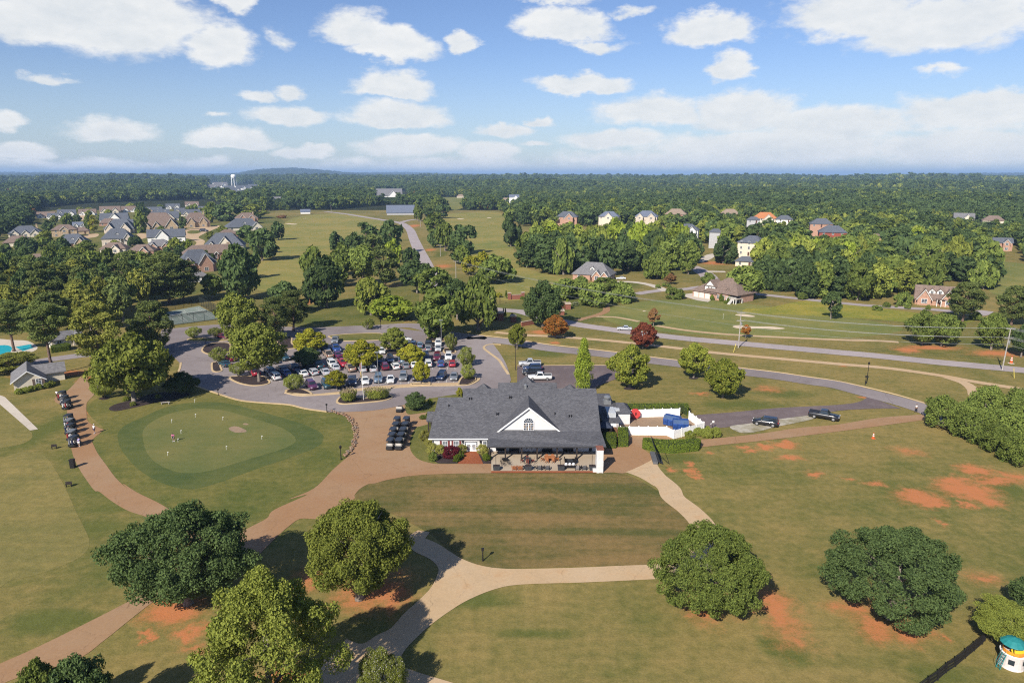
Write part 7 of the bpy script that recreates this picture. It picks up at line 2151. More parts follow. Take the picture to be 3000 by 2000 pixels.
# --- golf carts
CART_ROOF = M('cart_roof_plastic', (0.030, 0.034, 0.042), 0.35, 0.06, 2, spec=0.5)
CART_GREY = M('grey_cart_roof_plastic', (0.16, 0.17, 0.18), 0.4, 0.05, 2)
CART_BODY = M('cart_body_paint', (0.020, 0.022, 0.026), 0.3, 0.04, 2, spec=0.5, coat=0.5)
SEAT = M('beige_seat_vinyl', (0.50, 0.47, 0.43), 0.6, 0.05, 3)
BAG_MATS = [M('bag_' + n, c, 0.75, 0.1, 5) for n, c in (('white', (.6, .6, .6)), ('navy', (.03, .04, .09)), ('red', (.28, .03, .03)), ('grey', (.22, .22, .24)))]
_CART = {}
def cart_meshes():
 if _CART:
  return _CART
 b = MB()
 b.prism([(-.58, -1.18), (.58, -1.18), (.62, -.9), (.62, 1.0), (.55, 1.2), (-.55, 1.2), (-.62, 1.0), (-.62, -.9)], 0.28, 0.42)
 b.add([(-.55, -1.2, .42), (.55, -1.2, .42), (.58, -.62, .42), (-.58, -.62, .42), (-.45, -1.1, .72), (.45, -1.1, .72), (.52, -.66, .92), (-.52, -.66, .92)], [(0, 1, 5, 4), (1, 2, 6, 5), (2, 3, 7, 6), (3, 0, 4, 7), (4, 5, 6, 7)])
 b.box(-.58, .58, .1, .75, .42, .70)
 b.box(-.56, .56, .76, 1.15, .42, .62)
 _CART['body'] = b.mesh('cart_body', CART_BODY)
 s = MB()
 s.box(-.56, .56, .05, .58, .70, .84).box(-.56, .56, .56, .68, .84, 1.20)
 _CART['seat'] = s.mesh('cart_seat', SEAT)
 arm = MB()
 for sg in (-1, 1):
  arm.tube([(sg * .60, .62, .8), (sg * .63, .62, 1.02), (sg * .63, .2, 1.02), (sg * .62, .1, .8)], 0.025, 6)
 _CART['armrest'] = arm.mesh('cart_armrest', SEAT)
 r = MB()
 r.prism([(-.56, -.72), (-.48, -.80), (.48, -.80), (.56, -.72), (.60, .0), (.56, .92), (.46, 1.0), (-.46, 1.0), (-.56, .92), (-.60, .0)], 1.80, 1.86)
 r.prism([(-.44, -.62), (.44, -.62), (.46, .82), (-.46, .82)], 1.861, 1.895)
 _CART['roof'] = r.mesh('cart_roof', CART_ROOF)
 st = MB()
 for sg in (-1, 1):
  st.tube([(sg * .52, -.72, .85), (sg * .53, -.66, 1.8)], .024, 6)
  st.tube([(sg * .52, .80, .6), (sg * .50, .86, 1.8)], .024, 6)
 _CART['strut'] = st.mesh('cart_strut', BLACK_METAL)
 w = MB()
 w.add([(-.50, -.735, .92), (.50, -.735, .92), (.50, -.685, 1.76), (-.50, -.685, 1.76), (-.50, -.72, .92), (.50, -.72, .92), (.50, -.67, 1.76), (-.50, -.67, 1.76)], [(0, 1, 2, 3), (7, 6, 5, 4), (0, 4, 5, 1), (2, 6, 7, 3), (1, 5, 6, 2), (3, 7, 4, 0)])
 _CART['windscreen'] = w.mesh('cart_windscreen', CAR_GLASS)
 wh = MB()
 wh.tube([(-.09, 0, 0), (.09, 0, 0)], .225, 12)
 _CART['wheel'] = wh.mesh('cart_wheel', TYRE)
 hb = MB()
 hb.tube([(-.09, 0, 0), (.10, 0, 0)], .12, 8)
 _CART['hub'] = hb.mesh('cart_hub', RIM)
 return _CART
def golf_cart(tile, x, y, rot, label, group, bags=(), roof=True, grey=False):
 p = tg(tile, x, y)
 ms = cart_meshes()
 e = empty('golf_cart', (p.x, p.y, 0.06), R(rot), label, 'golf cart', group)
 for k in ('body', 'seat', 'armrest') + (('roof', 'strut', 'windscreen') if roof else ()):
  o = link_mesh(k, ms[k], e)
  if k == 'roof' and grey:
   o.material_slots[0].link = 'OBJECT'
   o.material_slots[0].material = CART_GREY
 for q in ((-.5, -.85, .225), (.5, -.85, .225), (-.5, .72, .225), (.5, .72, .225)):
  w = link_mesh('wheel', ms['wheel'], e, q)
  link_mesh('hub', ms['hub'], w)
 for i, b in enumerate(bags):
  golf_bag(e, (-0.27 + 0.54 * i, 1.0, 0.64), b)
 return e
_BAG = {}
def golf_bag(e, loc, b):
 if b not in _BAG:
  m = MB()
  m.lathe([(.13, 0), (.15, .1), (.14, .55), (.16, .80), (.15, .86)], (0, 0, 0), 10)
  m.box(-.10, .10, .10, .19, .12, .45)
  c = MB()
  rr = random.Random(b)
  for k in range(6):
   a = k * 1.05
   x, y = .09 * math.cos(a), .09 * math.sin(a)
   h = rr.uniform(.10, .25)
   c.tube([(x, y, .8), (x * 1.2, y * 1.2, .86 + h)], .012, 5)
   c.blob((x * 1.2, y * 1.2, .90 + h), .035, .05, .04, 6, 4)
  _BAG[b] = (m.mesh('golf_bag', BAG_MATS[b]), c.mesh('golf_clubs', GREY_METAL if b else BAG_MATS[1]))
 bo = empty('golf_bag', (0, 0, 0))
 w = Matrix.Translation(e.location) @ Euler(e.rotation_euler).to_matrix().to_4x4() @ Matrix.Translation(loc)
 bo.matrix_world = w @ Matrix.Rotation(0.12, 4, 'X').inverted()
 setp(bo, {0: 'white', 1: 'navy', 2: 'red', 3: 'grey'}[b] + ' golf bag on a waiting cart by the putting green', 'golf bag', 'golf bags on the waiting carts')
 link_mesh('bag', _BAG[b][0], bo)
 link_mesh('clubs', _BAG[b][1], bo)
rows = ('nearest the camera', 'second', 'third', 'fourth', 'rearmost')
for c_, col in enumerate((((660, 1285), (695, 1150), (725, 1030), (785, 905), (818, 775)), ((862, 1285), (908, 1150), (955, 1030), (1003, 900), (1032, 775)))):
 for i, (x, y) in enumerate(col):
  golf_cart('Y', x, y, 176, 'black golf cart on the plaza, %s of the %s column' % (rows[i], 'left' if c_ == 0 else 'right'), 'black golf carts parked on the plaza')
golf_cart('Y', 872, 430, 178, 'roofless black utility cart alone beside the lawn island', None, roof=False)
for i, (x, y) in enumerate(((262, 232), (302, 312), (338, 388))):
 golf_cart('V', x, y, 186, 'loaded golf cart in the upper three by the shed, %s' % ('in front', 'in the middle', 'at the tail')[i], 'loaded golf carts by the putting green', bags=(i % 4, (i + 2) % 4))
for i, (x, y) in enumerate(((372, 640), (386, 720), (398, 808), (432, 915), (462, 1020))):
 golf_cart('V', x, y, 184, 'loaded golf cart in the lower line of five, %s' % ('at the head of the line', 'second in the line', 'third in the line', 'fourth in the line', 'last, with a person beside it')[i], 'loaded golf carts by the putting green', bags=((i + 1) % 4, (i + 3) % 4), grey=i in (1, 3))
# --- people
SKIN = M('skin', (0.42, 0.25, 0.17), 0.6, 0.05, 5)
HAIR = M('brown_hair', (0.06, 0.04, 0.03), 0.8, 0.1, 8)
CLOTH = {n: M('cloth_' + n, c, 0.85, 0.06, 6) for n, c in dict(pink=(.62, .16, .36), white=(.74, .74, .74), navy=(.03, .035, .08), khaki=(.36, .29, .2), black=(.02, .02, .022), blue=(.22, .30, .52), lilac=(.42, .36, .58), grey=(.3, .3, .32)).items()}
def skin_mesh(name, verts, edges, radii, mat, parent, sub=1):
 me = bpy.data.meshes.new(name)
 me.from_pydata(verts, edges, [])
 me.materials.append(mat)
 o = link_mesh(name, me, parent)
 md = o.modifiers.new('skin', 'SKIN')
 md.use_smooth_shade = True
 if not me.skin_vertices:
  me.skin_vertices.new()
 for i, r in enumerate(radii):
  me.skin_vertices[0].data[i].radius = (r, r)
 me.skin_vertices[0].data[0].use_root = True
 s = o.modifiers.new('sub', 'SUBSURF')
 s.levels = s.render_levels = sub
 return o
def person(loc, rot, label, shirt, pants, shorts=False, stride=0.12, bend=0.0, arms=0.0, hat=None, group=None):
 e = empty('person', loc, R(rot), label, 'person', group)
 hip = 0.92
 b = bend
 sh = (0, -0.50 * math.sin(b), hip + 0.50 * math.cos(b))
 nk = (0, -0.60 * math.sin(b), hip + 0.58 * math.cos(b))
 hd = (0, -0.72 * math.sin(b) - 0.03, hip + 0.72 * math.cos(b))
 V = [(0, 0, hip), (0, -0.25 * math.sin(b), hip + 0.25 * math.cos(b)), sh, nk, hd, (hd[0], hd[1] - 0.01, hd[2] + 0.10)]
 Rr = [.145, .125, .135, .055, .085, .075]
 Ed = [(0, 1), (1, 2), (2, 3), (3, 4), (4, 5)]
 arm_i, leg_i = [], []
 for s in (-1, 1):
  k = len(V)
  a = arms if arms else 0.1
  el = (s * 0.25, sh[1] - 0.22 * math.sin(a + b * .3), sh[2] - 0.28)
  wr = (s * (0.16 if arms > .3 else 0.25), el[1] - 0.24 * math.sin(a + .25), el[2] - 0.22)
  V += [(s * 0.19, sh[1], sh[2] - .01), el, wr]
  Rr += [.065, .047, .034]
  Ed += [(2, k), (k, k + 1), (k + 1, k + 2)]
  # palm with four fingers and a thumb
  pm_ = (wr[0], wr[1] - .03, wr[2] - .08)
  V.append(pm_)
  Rr.append(.030)
  Ed.append((k + 2, k + 3))
  for f in range(4):
   V.append((pm_[0] + (f - 1.5) * .017, pm_[1] - .02, pm_[2] - .075 - (.012 if f in (1, 2) else 0)))
   Rr.append(.009)
   Ed.append((k + 3, k + 4 + f))
  V.append((pm_[0] - s * .04, pm_[1] - .03, pm_[2] - .03))
  Rr.append(.010)
  Ed.append((k + 3, k + 8))
  arm_i.append(k)
 for s in (-1, 1):
  k = len(V)
  st = s * stride
  V += [(s * 0.095, 0.0, hip - .06), (s * 0.10, -0.03 - st * .5, 0.50), (s * 0.10, 0.02 - st, 0.09), (s * 0.11, -0.12 - st, 0.04)]
  Rr += [.088, .060, .042, .04]
  Ed += [(0, k), (k, k + 1), (k + 1, k + 2), (k + 2, k + 3)]
  leg_i.append(k)
 skin_mesh('body', V, Ed, Rr, SKIN, e)
 # shirt: torso and short sleeves
 tv = [V[0], V[1], V[2], (V[3][0], V[3][1], V[3][2] - .04)]
 te, tr = [(0, 1), (1, 2), (2, 3)], [.162, .145, .155, .07]
 for k in arm_i:
  n = len(tv)
  mid = tuple((Vector(V[k]) * .3 + Vector(V[k + 1]) * .7))
  tv += [V[k], mid]
  te += [(2, n), (n, n + 1)]
  tr += [.078, .062]
 skin_mesh('shirt', tv, te, tr, CLOTH[shirt], e)
 pv, pe, pr = [(0, 0, hip + .03)], [], [.165]
 for k in leg_i:
  n = len(pv)
  kn = Vector(V[k + 1])
  an = Vector(V[k + 2])
  end = kn + (an - kn) * (0.05 if shorts else 0.92)
  pv += [V[k], tuple(kn), tuple(end + Vector((0, 0, .001)))]
  pe += [(0, n), (n, n + 1), (n + 1, n + 2)]
  pr += [.105, .078, .066]
 skin_mesh('trousers' if not shorts else 'shorts', pv, pe, pr, CLOTH[pants], e)
 sb = MB()
 for k in leg_i:
  a, t = V[k + 2], V[k + 3]
  sb.box(a[0] - .05, a[0] + .05, t[1] - .06, a[1] + .07, 0.0, 0.085)
 sb.build('shoes', CLOTH['white' if shorts else 'black'], e)
 hb = MB()
 hb.s = True
 hb.blob((hd[0], hd[1] + .02, hd[2] + .075), .092, .10, .085, 10, 6)
 hair = hb.build('hair', HAIR, e)
 if hat:
  cb = MB()
  cb.lathe([(.102, 0), (.098, .06), (.06, .10), (.01, .115)], (hd[0], hd[1] + .01, hd[2] + .10), 12)
  cb.box(hd[0] - .07, hd[0] + .07, hd[1] - .19, hd[1] - .07, hd[2] + .10, hd[2] + .115)
  cb.build('cap', CLOTH[hat], e)
 fb = MB()
 fb.box(hd[0] - .012, hd[0] + .012, hd[1] - .115, hd[1] - .08, hd[2] - .005, hd[2] + .03)
 fb.build('nose', SKIN, e)
 eb = MB()
 for s in (-1, 1):
  eb.box(hd[0] + s * .035 - .012, hd[0] + s * .035 + .012, hd[1] - .092, hd[1] - .075, hd[2] + .035, hd[2] + .05)
 eb.box(hd[0] - .025, hd[0] + .025, hd[1] - .088, hd[1] - .07, hd[2] - .045, hd[2] - .035)
 eb.build('eyes', HAIR, e)
 return e
def stick(name, a, b_, r, mat, label, cat):
 m = MB()
 m.tube([a, b_], r, 6)
 v = Vector(b_) - Vector(a)
 m.box(b_[0] - .05, b_[0] + .05, b_[1] - .02, b_[1] + .02, b_[2] - .02, b_[2] + .02)
 o = m.build(name, mat)
 return setp(o, label, cat)
g = tg('E', 1598, 1135, 0.03)
person(g, 12, 'golfer in a pink shirt and dark shorts stooping over a putt', 'pink', 'navy', True, 0.0, 0.45, 0.5)
stick('putter', (g.x + .02, g.y - .42, 0.98), (g.x + .1, g.y - .72, 0.06), .012, GREY_METAL, 'putter held by the golfer in pink', 'golf club')
person(tg('V', 795, 805, 0.03), 170, 'person in a white top and dark shorts walking on the clay tip of the path', 'white', 'navy', True, 0.2, 0.1, 0.2, hat='white')
person(tg('V', 165, 205, 0.03), 190, 'person in a white top standing by the upper golf carts', 'white', 'black', False, 0.05)
person(tg('V', 535, 1030, 0.05), 200, 'person in a lilac top leaning to the bags of the last cart', 'lilac', 'white', True, 0.05, 0.35, 0.6)
person(tg('K', 262, 655, 0.06), 150, 'person in white at the covered side entrance', 'white', 'navy', True, 0.1, 0.1)
person(tg('I', 1358, 868, 0.08), 20, 'person in a white shirt walking at the end of the drive', 'white', 'black', False, 0.2)
for i, (x, y) in enumerate(((440, 515), (455, 512), (520, 530), (530, 540))):
 person(tg('B', x, y), 40 * i, 'distant golfer on the far green of the left fairway', 'white' if i % 2 else 'grey', 'khaki', False, 0.1, group='golfers on the far green')
# --- green furniture
def flag_pin(tile, x, y, h, label, cloth='white', group=None):
 p = tg(tile, x, y)
 h *= 0.8
 e = empty('flagstick', (p.x, p.y, 0.02), 0, label, 'golf flag', group)
 a = MB()
 a.tube([(0, 0, 0), (0, 0, h)], 0.022, 6)
 a.build('pole', WHITE, e)
 f = MB()
 f.add([(0.02, 0, h), (0.2, .02, h - .02), (0.18, .05, h - .12), (0.02, 0, h - .14), (0.02, .012, h), (0.2, .032, h - .02), (0.18, .062, h - .12), (0.02, .012, h - .14)], [(0, 1, 2, 3), (7, 6, 5, 4), (0, 4, 5, 1), (1, 5, 6, 2), (2, 6, 7, 3), (3, 7, 4, 0)])
 f.build('flag', CLOTH[cloth], e)
for (x, y, w_) in ((1788, 782, 'on the fringe at the back'), (1796, 918, 'below the back fringe'), (1578, 968, 'at the left of the back pair'), (2048, 946, 'above the bare sandy patch'), (1664, 1068, 'just above the golfer in pink'), (1636, 1146, 'right at the feet of the golfer in pink'), (2080, 1216, 'in the middle of the front half'), (2406, 1120, 'at the right end'), (1542, 1270, 'at the front left')):
 flag_pin('E', x, y, 0.95, 'practice pin of the putting green, ' + w_, group='practice pins of the putting green')
flag_pin('Z', 1578, 1030, 2.3, 'white flag on the open green below the brown house')
bs = empty('rubbish_bin', tuple(tg('V', 430, 1390)), 0.1, 'tall black bin at the edge of the cart path', 'bin')
m = MB()
m.box(-.35, .35, -.3, .3, 0, 1.45).box(-.40, .40, -.35, .35, 1.451, 1.53)
m.box(-.3, .3, -.31, -.3, .3, 1.2)
m.build('bin_body', BLACK_METAL, bs)
m = MB()
m.box(-.30, .30, -.25, .25, 1.531, 1.58)
m.build('lid', DARK_WOOD, bs)
for (t_, x, y, w_) in (('V', 110, 1070, 'left of the last golf cart'), ('L', 528, 66, 'beside the curved cart path')):
 p = tg(t_, x, y)
 m = MB()
 m.box(-.45, .45, -.12, .12, .42, .56).box(-.4, -.32, -.1, .1, 0, .42).box(.32, .4, -.1, .1, 0, .42).box(-.45, .45, .1, .13, .56, .85)
 o = m.build('tee_bench', DARK_WOOD, None, (p.x, p.y, 0), 0.2)
 setp(o, 'small dark tee marker bench on the grass ' + w_, 'bench', 'dark benches on the lower grass')
p = tg('E', 1522, 795)
bn = empty('park_bench', (p.x, p.y, 0), 0.15, 'grey bench at the lower edge of the mulch bed', 'bench')
for i in range(4):
 m = MB()
 m.box(-.9, .9, -.28 + .14 * i, -.17 + .14 * i, .44, .48)
 m.build('slat', GREY_WOOD, bn)
for x in (-.7, .7):
 m = MB()
 m.box(x - .06, x + .06, -.25, .25, 0, .439)
 m.build('leg', GREY_WOOD, bn)
def lamp_post(tile, x, y, h, label, head='lantern', mat=None, group=None):
 p = tg(tile, x, y)
 e = empty('lamp_post', (p.x, p.y, 0.03), 0, label, 'lamp post', group)
 mat = mat or BLACK_METAL
 m = MB()
 m.tube([(0, 0, 0), (0, 0, .3), (0, 0, h)], [.13, .09, .06], 8)
 m.build('post', mat, e)
 m = MB()
 if head == 'lantern':
  m.lathe([(.08, 0), (.20, .12), (.24, .45), (.06, .62), (.02, .75)], (0, 0, h), 8)
  m.build('lantern', mat, e)
 elif head == 'box':
  m.box(-.55, .55, -.22, .22, h, h + .16)
  m.build('lamp_head', mat, e)
 elif head == 'post':
  m.box(-.17, .17, -.12, .12, h - .05, h + .30)
  m.build('sign_box', mat, e)
 return e
lamp_post('Q', 692, 925, 8.2, 'tall grey car park lamp in front of the grey blue suv', 'box', GREY_METAL)
lamp_post('Q', 1678, 330, 8.2, 'tall grey car park lamp by the back right row', 'box', GREY_METAL)
lamp_post('S', 520, 1240, 6.5, 'dark car park lamp beside the silver pickup', 'box', DARK_WOOD)
lamp_post('I', 905, 605, 4.6, 'black lantern post beside the bend of the drive')
lamp_post('I', 893, 618, 1.9, 'short black post next to the lantern post of the drive', 'post')
lamp_post('F', 250, 715, 1.2, 'low black post at the left edge of the drive', 'post', group='low black posts along the drive')
lamp_post('F', 1248, 868, 1.5, 'low black post at the top of the stone edging', 'post', group='low black posts along the drive')
lamp_post('F', 1378, 1305, 2.0, 'black post light at the lower end of the stone edging')
lamp_post('M', 1606, 634, 1.5, 'short dark post sign on the mown lawn', 'post')
lamp_post('F', 1742, 108, 2.4, 'black lantern post behind the far car park strip')
lamp_post('E', 1893, 270, 2.0, 'dark sign post on the hedge island of the car park', 'post')
lamp_post('S', 305, 340, 3.0, 'black lantern on the entrance lawn', 'lantern')
# flagpole with two flags
p = tg('F', 1584, 762)
fe = empty('flagpole', (p.x, p.y, 0.2), 0, 'white flagpole with two limp flags between ornamental grasses', 'flagpole')
m = MB()
m.tube([(0, 0, 0), (0, 0, 3), (0, 0, 8.6)], [.05, .045, .03], 8)
m.build('pole', WHITE, fe)
m = MB()
m.blob((0, 0, 8.65), .10, .12, .12, 8, 6)
m.build('finial', M('gilt', (.5, .36, .1), .35, .05, 3, metal=.7), fe)
FLAGS = (('red_white_flag', (.34, .04, .05), (.62, .60, .58), 8.4, 1.5), ('yellow_flag', (.55, .40, .09), (.60, .52, .38), 6.6, 1.5))
for nm, c1, c2, z, h in FLAGS:
 fm, N, b, out = new_mat(nm)
 tc = N.n('ShaderNodeTexCoord').outputs['Object']
 wv = N.n('ShaderNodeTexWave', bands_direction='X')
 N.link(tc, wv.inputs['Vector'])
 wv.inputs['Scale'].default_value = 1.6
 N.link(N.mix(N.ramp(wv.outputs[1], .45, .55), c1, c2), b.inputs['Base Color'])
 m = MB()
 vs = []
 for j in range(9):
  zz = z - h * j / 8
  for i in range(7):
   t = i / 6
   x = -.08 - t * (0.75 - .35 * math.sin(j * .5)) * (0.6 + .05 * j)
   y = .16 * math.sin(i * 2.2 + j * .35)
   vs.append((x, y, zz - t * t * .7))
 m.add(vs, [(j * 7 + i, j * 7 + i + 1, (j + 1) * 7 + i + 1, (j + 1) * 7 + i) for j in range(8) for i in range(6)])
 o = m.build('flag', fm, fe)
 sd = o.modifiers.new('thick', 'SOLIDIFY')
 sd.thickness = 0.012
# --- shrubs round the buildings
def bush(tile, x, y, wpx, hpx, leaf, label, name='shrub', cat='shrub', group=None, lod='near', kind='shrub', flowers=0.0):
 p = tp(tile, x, y)
 g_ = G(*p)
 s = TILES[tile][2]
 r = wpx / s / 2 * mpp(*p)
 h = max(0.4, up_m(p[0], p[1], hpx / s))
 return put_tree(kind, leaf, (g_.x, g_.y + r * 0.6), r, h, 0.05, label, group, lod=lod, name=name, cat=cat, flowers=flowers)
bush('K', 470, 1112, 190, 105, 'maroon', 'dark maroon bush between the grasses in front of the clubhouse', name='maroon_bush')
for (x, y, w_, h_, leaf, lab) in ((160, 920, 130, 110, 'gold', 'golden grass clump at the upper left of the clubhouse lawn'), (215, 985, 100, 80, 'gold', 'golden grass clump by the left corner of the white front'), (265, 1070, 130, 100, 'gold', 'golden grass clump left of the first shutters'), (350, 1070, 110, 95, 'gold', 'golden grass clump under the first window'),
         (265, 1145, 110, 80, 'mid', 'dark green bush at the lower left of the mulch bed'), (595, 1065, 120, 95, 'gold', 'golden grass clump left of the French doors'), (545, 1150, 95, 65, 'hedge', 'low bright green bush at the brick path'), (580, 1110, 80, 60, 'hedge', 'green bush above the brick path corner'),
         (835, 1090, 140, 115, 'gold', 'golden grass clump right of the French doors'), (885, 1140, 100, 65, 'hedge', 'green bush at the first porch post'), (780, 1020, 60, 45, 'gold', 'small golden grass at the right door jamb')):
 bush('K', x, y, w_, h_, leaf, lab, name='ornamental_grass' if leaf == 'gold' else 'shrub', kind='crape' if leaf == 'gold' else 'shrub', group='planting in front of the clubhouse')
bush('K', 215, 655, 80, 55, 'hedge', 'green bush behind the post of the side entrance')
bush('K', 150, 660, 90, 35, 'mid', 'low bush in the small bed by the side entrance')
bush('K', 240, 740, 50, 60, 'mid', 'dark bush at the left roof edge')
bush('K', 235, 495, 60, 60, 'bright', 'bright green sapling behind the side entrance roof')
for (x, y, w_) in ((1440, 785, 'left of'), (1700, 765, 'right of')):
 p = tg('F', x, y)
 rng = np.random.default_rng(int(x))
 n = 2600
 a, rr = rng.uniform(0, 6.28, n), np.sqrt(rng.uniform(0, 1, n))
 wx = 2.2 if x < 1500 else 3.6
 base = np.stack([rr * np.cos(a) * wx * .6, rr * np.sin(a) * 1.2, np.zeros(n)], 1)
 hh = rng.uniform(0.5, 2.1, (n, 1))
 P_ = base * (1 + 0.45 * hh / 2) + np.concatenate([np.zeros((n, 2)), hh], 1) * 1.0
 Nn = np.concatenate([base[:, :2] + rng.normal(size=(n, 2)) * .5, np.full((n, 1), .35)], 1)
 pe = (rng.random(n) < 0.16) & (hh[:, 0] > 1.3)
 P_[pe, 2] += 0.5
 me = leaves_mesh('grass_blades', P_, Nn, 0.38, 0.12, [LEAF['olive'], LEAF['plume']], rng, pe.astype(np.int32), droop=-1.6)
 e = empty('ornamental_grass', (p.x, p.y + 1.0, 0.2), 0, 'tall plumed ornamental grass ' + w_ + ' the flagpole', 'ornamental grass')
 link_mesh('blades', me, e)
p = tg('E', 150, 690)
for i, x in enumerate((160, 225, 280, 345, 420, 462)):
 bush('E', x, 708 - 14 * i, 76, 42, 'olive', 'small round shrub under the gable of the cream shed', group='foundation shrubs of the cream shed')
for (x, y) in ((1150, 770), (1215, 815), (1445, 745)):
 bush('E', x, y, 55, 32, 'olive', 'pale tuft of grass in the dark mulch bed', name='grass_tuft', cat='plant', group='tufts in the mulch bed')
for (x, y, w_, h_, lab) in ((1010, 1120, 95, 60, 'leftmost of the grassy bushes outside the white fence corner'), (1095, 1090, 90, 60, 'second grassy bush outside the white fence corner'), (1175, 1115, 110, 85, 'largest grassy bush outside the white fence corner'), (1255, 1105, 90, 75, 'rightmost grassy bush outside the white fence corner')):
 bush('H', x, y, w_, h_, 'olive', lab, name='grassy_bush', group='grassy bushes by the white fence')
for (x, y, w_, h_, lab) in ((1840, 1255, 40, 45, 'round shrub right of the third garage door'), (1925, 1265, 45, 55, 'tall shrub on the brick side of the brown house'), (1960, 1285, 35, 28, 'reddish low shrub by the deck'), (1997, 1280, 40, 60, 'upright shrub at the deck corner'), (2120, 1262, 60, 30, 'shrub right of the deck stair')):
 bush('C', x, y, w_, h_, 'hedge', lab, group='shrubs at the brown house', lod='mid')
for (x, y, w_, h_) in ((1420, 1268, 40, 22), (1520, 1292, 70, 26), (1010, 1350, 90, 40), (1100, 1320, 80, 40), (1290, 1335, 60, 30), (1180, 1320, 30, 20), (1480, 1345, 50, 40), (330, 1250, 100, 60), (1250, 1290, 60, 40)):
 bush('D', x, y, w_, h_, 'mid', 'rough bush along the far lane by the meadow', group='bushes along the far lane', lod='mid')
for (x, y, w_, h_, leaf, lab, fl) in ((1345, 360, 90, 50, 'hedge', 'white flowering bush right of the brick pillar', .35), (285, 245, 100, 55, 'yellow', 'yellow leaved bush left of the brick entrance wall', 0), (610, 275, 60, 40, 'hedge', 'shrub at the right end of the brick entrance wall', 0)):
 bush('S', x, y, w_, h_, leaf, lab, flowers=fl)
for (x, y, h_, lab) in ((390, 255, 105, 'pointed evergreen beside the brick entrance wall'), (352, 535, 150, 'left of two slim evergreens by the entrance road'), (378, 540, 150, 'right of two slim evergreens by the entrance road')):
 p = tp('S', x, y)
 g_ = G(*p)
 hh = up_m(p[0], p[1], h_ / 4.704)
 put_tree('cypress', 'hedge', (g_.x, g_.y), hh * (0.22 if h_ < 120 else .12), hh, 0.1, lab, 'slim evergreens of the entrance', lod='mid', name='slim_evergreen', cat='evergreen')
for (x, y, w_, h_) in ((270, 560, 130, 110), (480, 570, 80, 90)):
 bush('S', x, y, w_, h_, 'maroon', 'dark red bush by the entrance road', name='maroon_bush', group='dark red bushes of the entrance', lod='mid')
for (x, y, w_, h_) in ((1345, 1145, 60, 30), (1400, 1130, 50, 28), (1440, 1135, 45, 26)):
 bush('C', x, y, w_, h_, 'mid', 'low dark shrub at the drive turning', group='low shrubs at the drive turning', lod='mid')
bush('AB', 1000, 850, 130, 110, 'bright', 'bright green round bush by the estate street')
bush('B', 235, 500, 90, 26, 'rust', 'pale flowering bush at the end of the left fairway', lod='mid')
def hedge(tile, flat, h, label, closed_w=None, name='hedge', flat_px=True):
 w = [tg(tile, flat[i], flat[i + 1]).xy for i in range(0, len(flat), 2)]
 area = sum(w[i].x * w[(i + 1) % len(w)].y - w[(i + 1) % len(w)].x * w[i].y for i in range(len(w))) / 2
 if area < 0:
  w = w[::-1]
 c = sum(w, Vector((0, 0))) / len(w)
 q = [p - c for p in w]
 e = empty(name, (c.x, c.y, 0), 0, label, 'hedge')
 core = MB()
 core.prism([(p.x * .97, p.y * .97) for p in q], 0, h - .08)
 core.build('hedge_body', M('hedge_inside', (.035, .05, .012), .95, .2, 5), e)
 rng = np.random.default_rng(len(flat) + int(c.x * 10) % 50)
 P_, Nn = [], []
 peri = sum((q[i] - q[i - 1]).length for i in range(len(q)))
 n = int(max(700, abs(area) * 90 + peri * h * 90))
 xs = [p.x for p in q]
 ys = [p.y for p in q]
 at = abs(area) / (abs(area) + peri * h)
 while len(P_) < n:
  if rng.random() < at:
   x, y = rng.uniform(min(xs), max(xs)), rng.uniform(min(ys), max(ys))
   ins = False
   for i in range(len(q)):
    a, b_ = q[i], q[i - 1]
    if (a.y > y) != (b_.y > y) and x < (b_.x - a.x) * (y - a.y) / (b_.y - a.y) + a.x:
     ins = not ins
   if ins:
    P_.append((x, y, h + rng.normal() * .035))
    Nn.append((rng.normal() * .5, rng.normal() * .5, 1))
  else:
   t = rng.uniform(0, peri)
   for i in range(len(q)):
    L = (q[i] - q[i - 1]).length
    if t < L:
     break
    t -= L
   d = (q[i] - q[i - 1]).normalized()
   p = q[i - 1] + d * t
   nx, ny = d.y, -d.x
   k = rng.normal() * .03 + .01
   P_.append((p.x + nx * k, p.y + ny * k, rng.uniform(0.02, h)))
   Nn.append((nx + rng.normal() * .5, ny + rng.normal() * .5, .35 + rng.normal() * .4))
 me = leaves_mesh('hedge_leaves', np.array(P_), np.array(Nn), 0.10, 0.6, [LEAF['hedge']], rng)
 link_mesh('foliage', me, e)
 return e
hedge('T', [165, 1130, 420, 1135, 430, 1010, 400, 985, 175, 990], 1.75, 'clipped block hedge nearest to the clubhouse corner')
hedge('T', [465, 1110, 650, 1108, 650, 985, 465, 985], 1.75, 'clipped hedge at the front right of the kitchen steps')
hedge('T', [465, 965, 640, 960, 640, 880, 460, 880], 1.75, 'clipped hedge behind another one by the kitchen steps')
hedge('T', [925, 1135, 1050, 1170, 1250, 1215, 1500, 1235, 2000, 1185, 2040, 1120, 2000, 1090, 1500, 1115, 1250, 1110, 1000, 1075, 940, 1080], 1.6, 'long clipped hedge along the service plaza')
hedge('T', [610, 455, 1650, 430, 1790, 505, 1810, 470, 1780, 410, 610, 415], 1.7, 'long hedge behind the white yard fence')
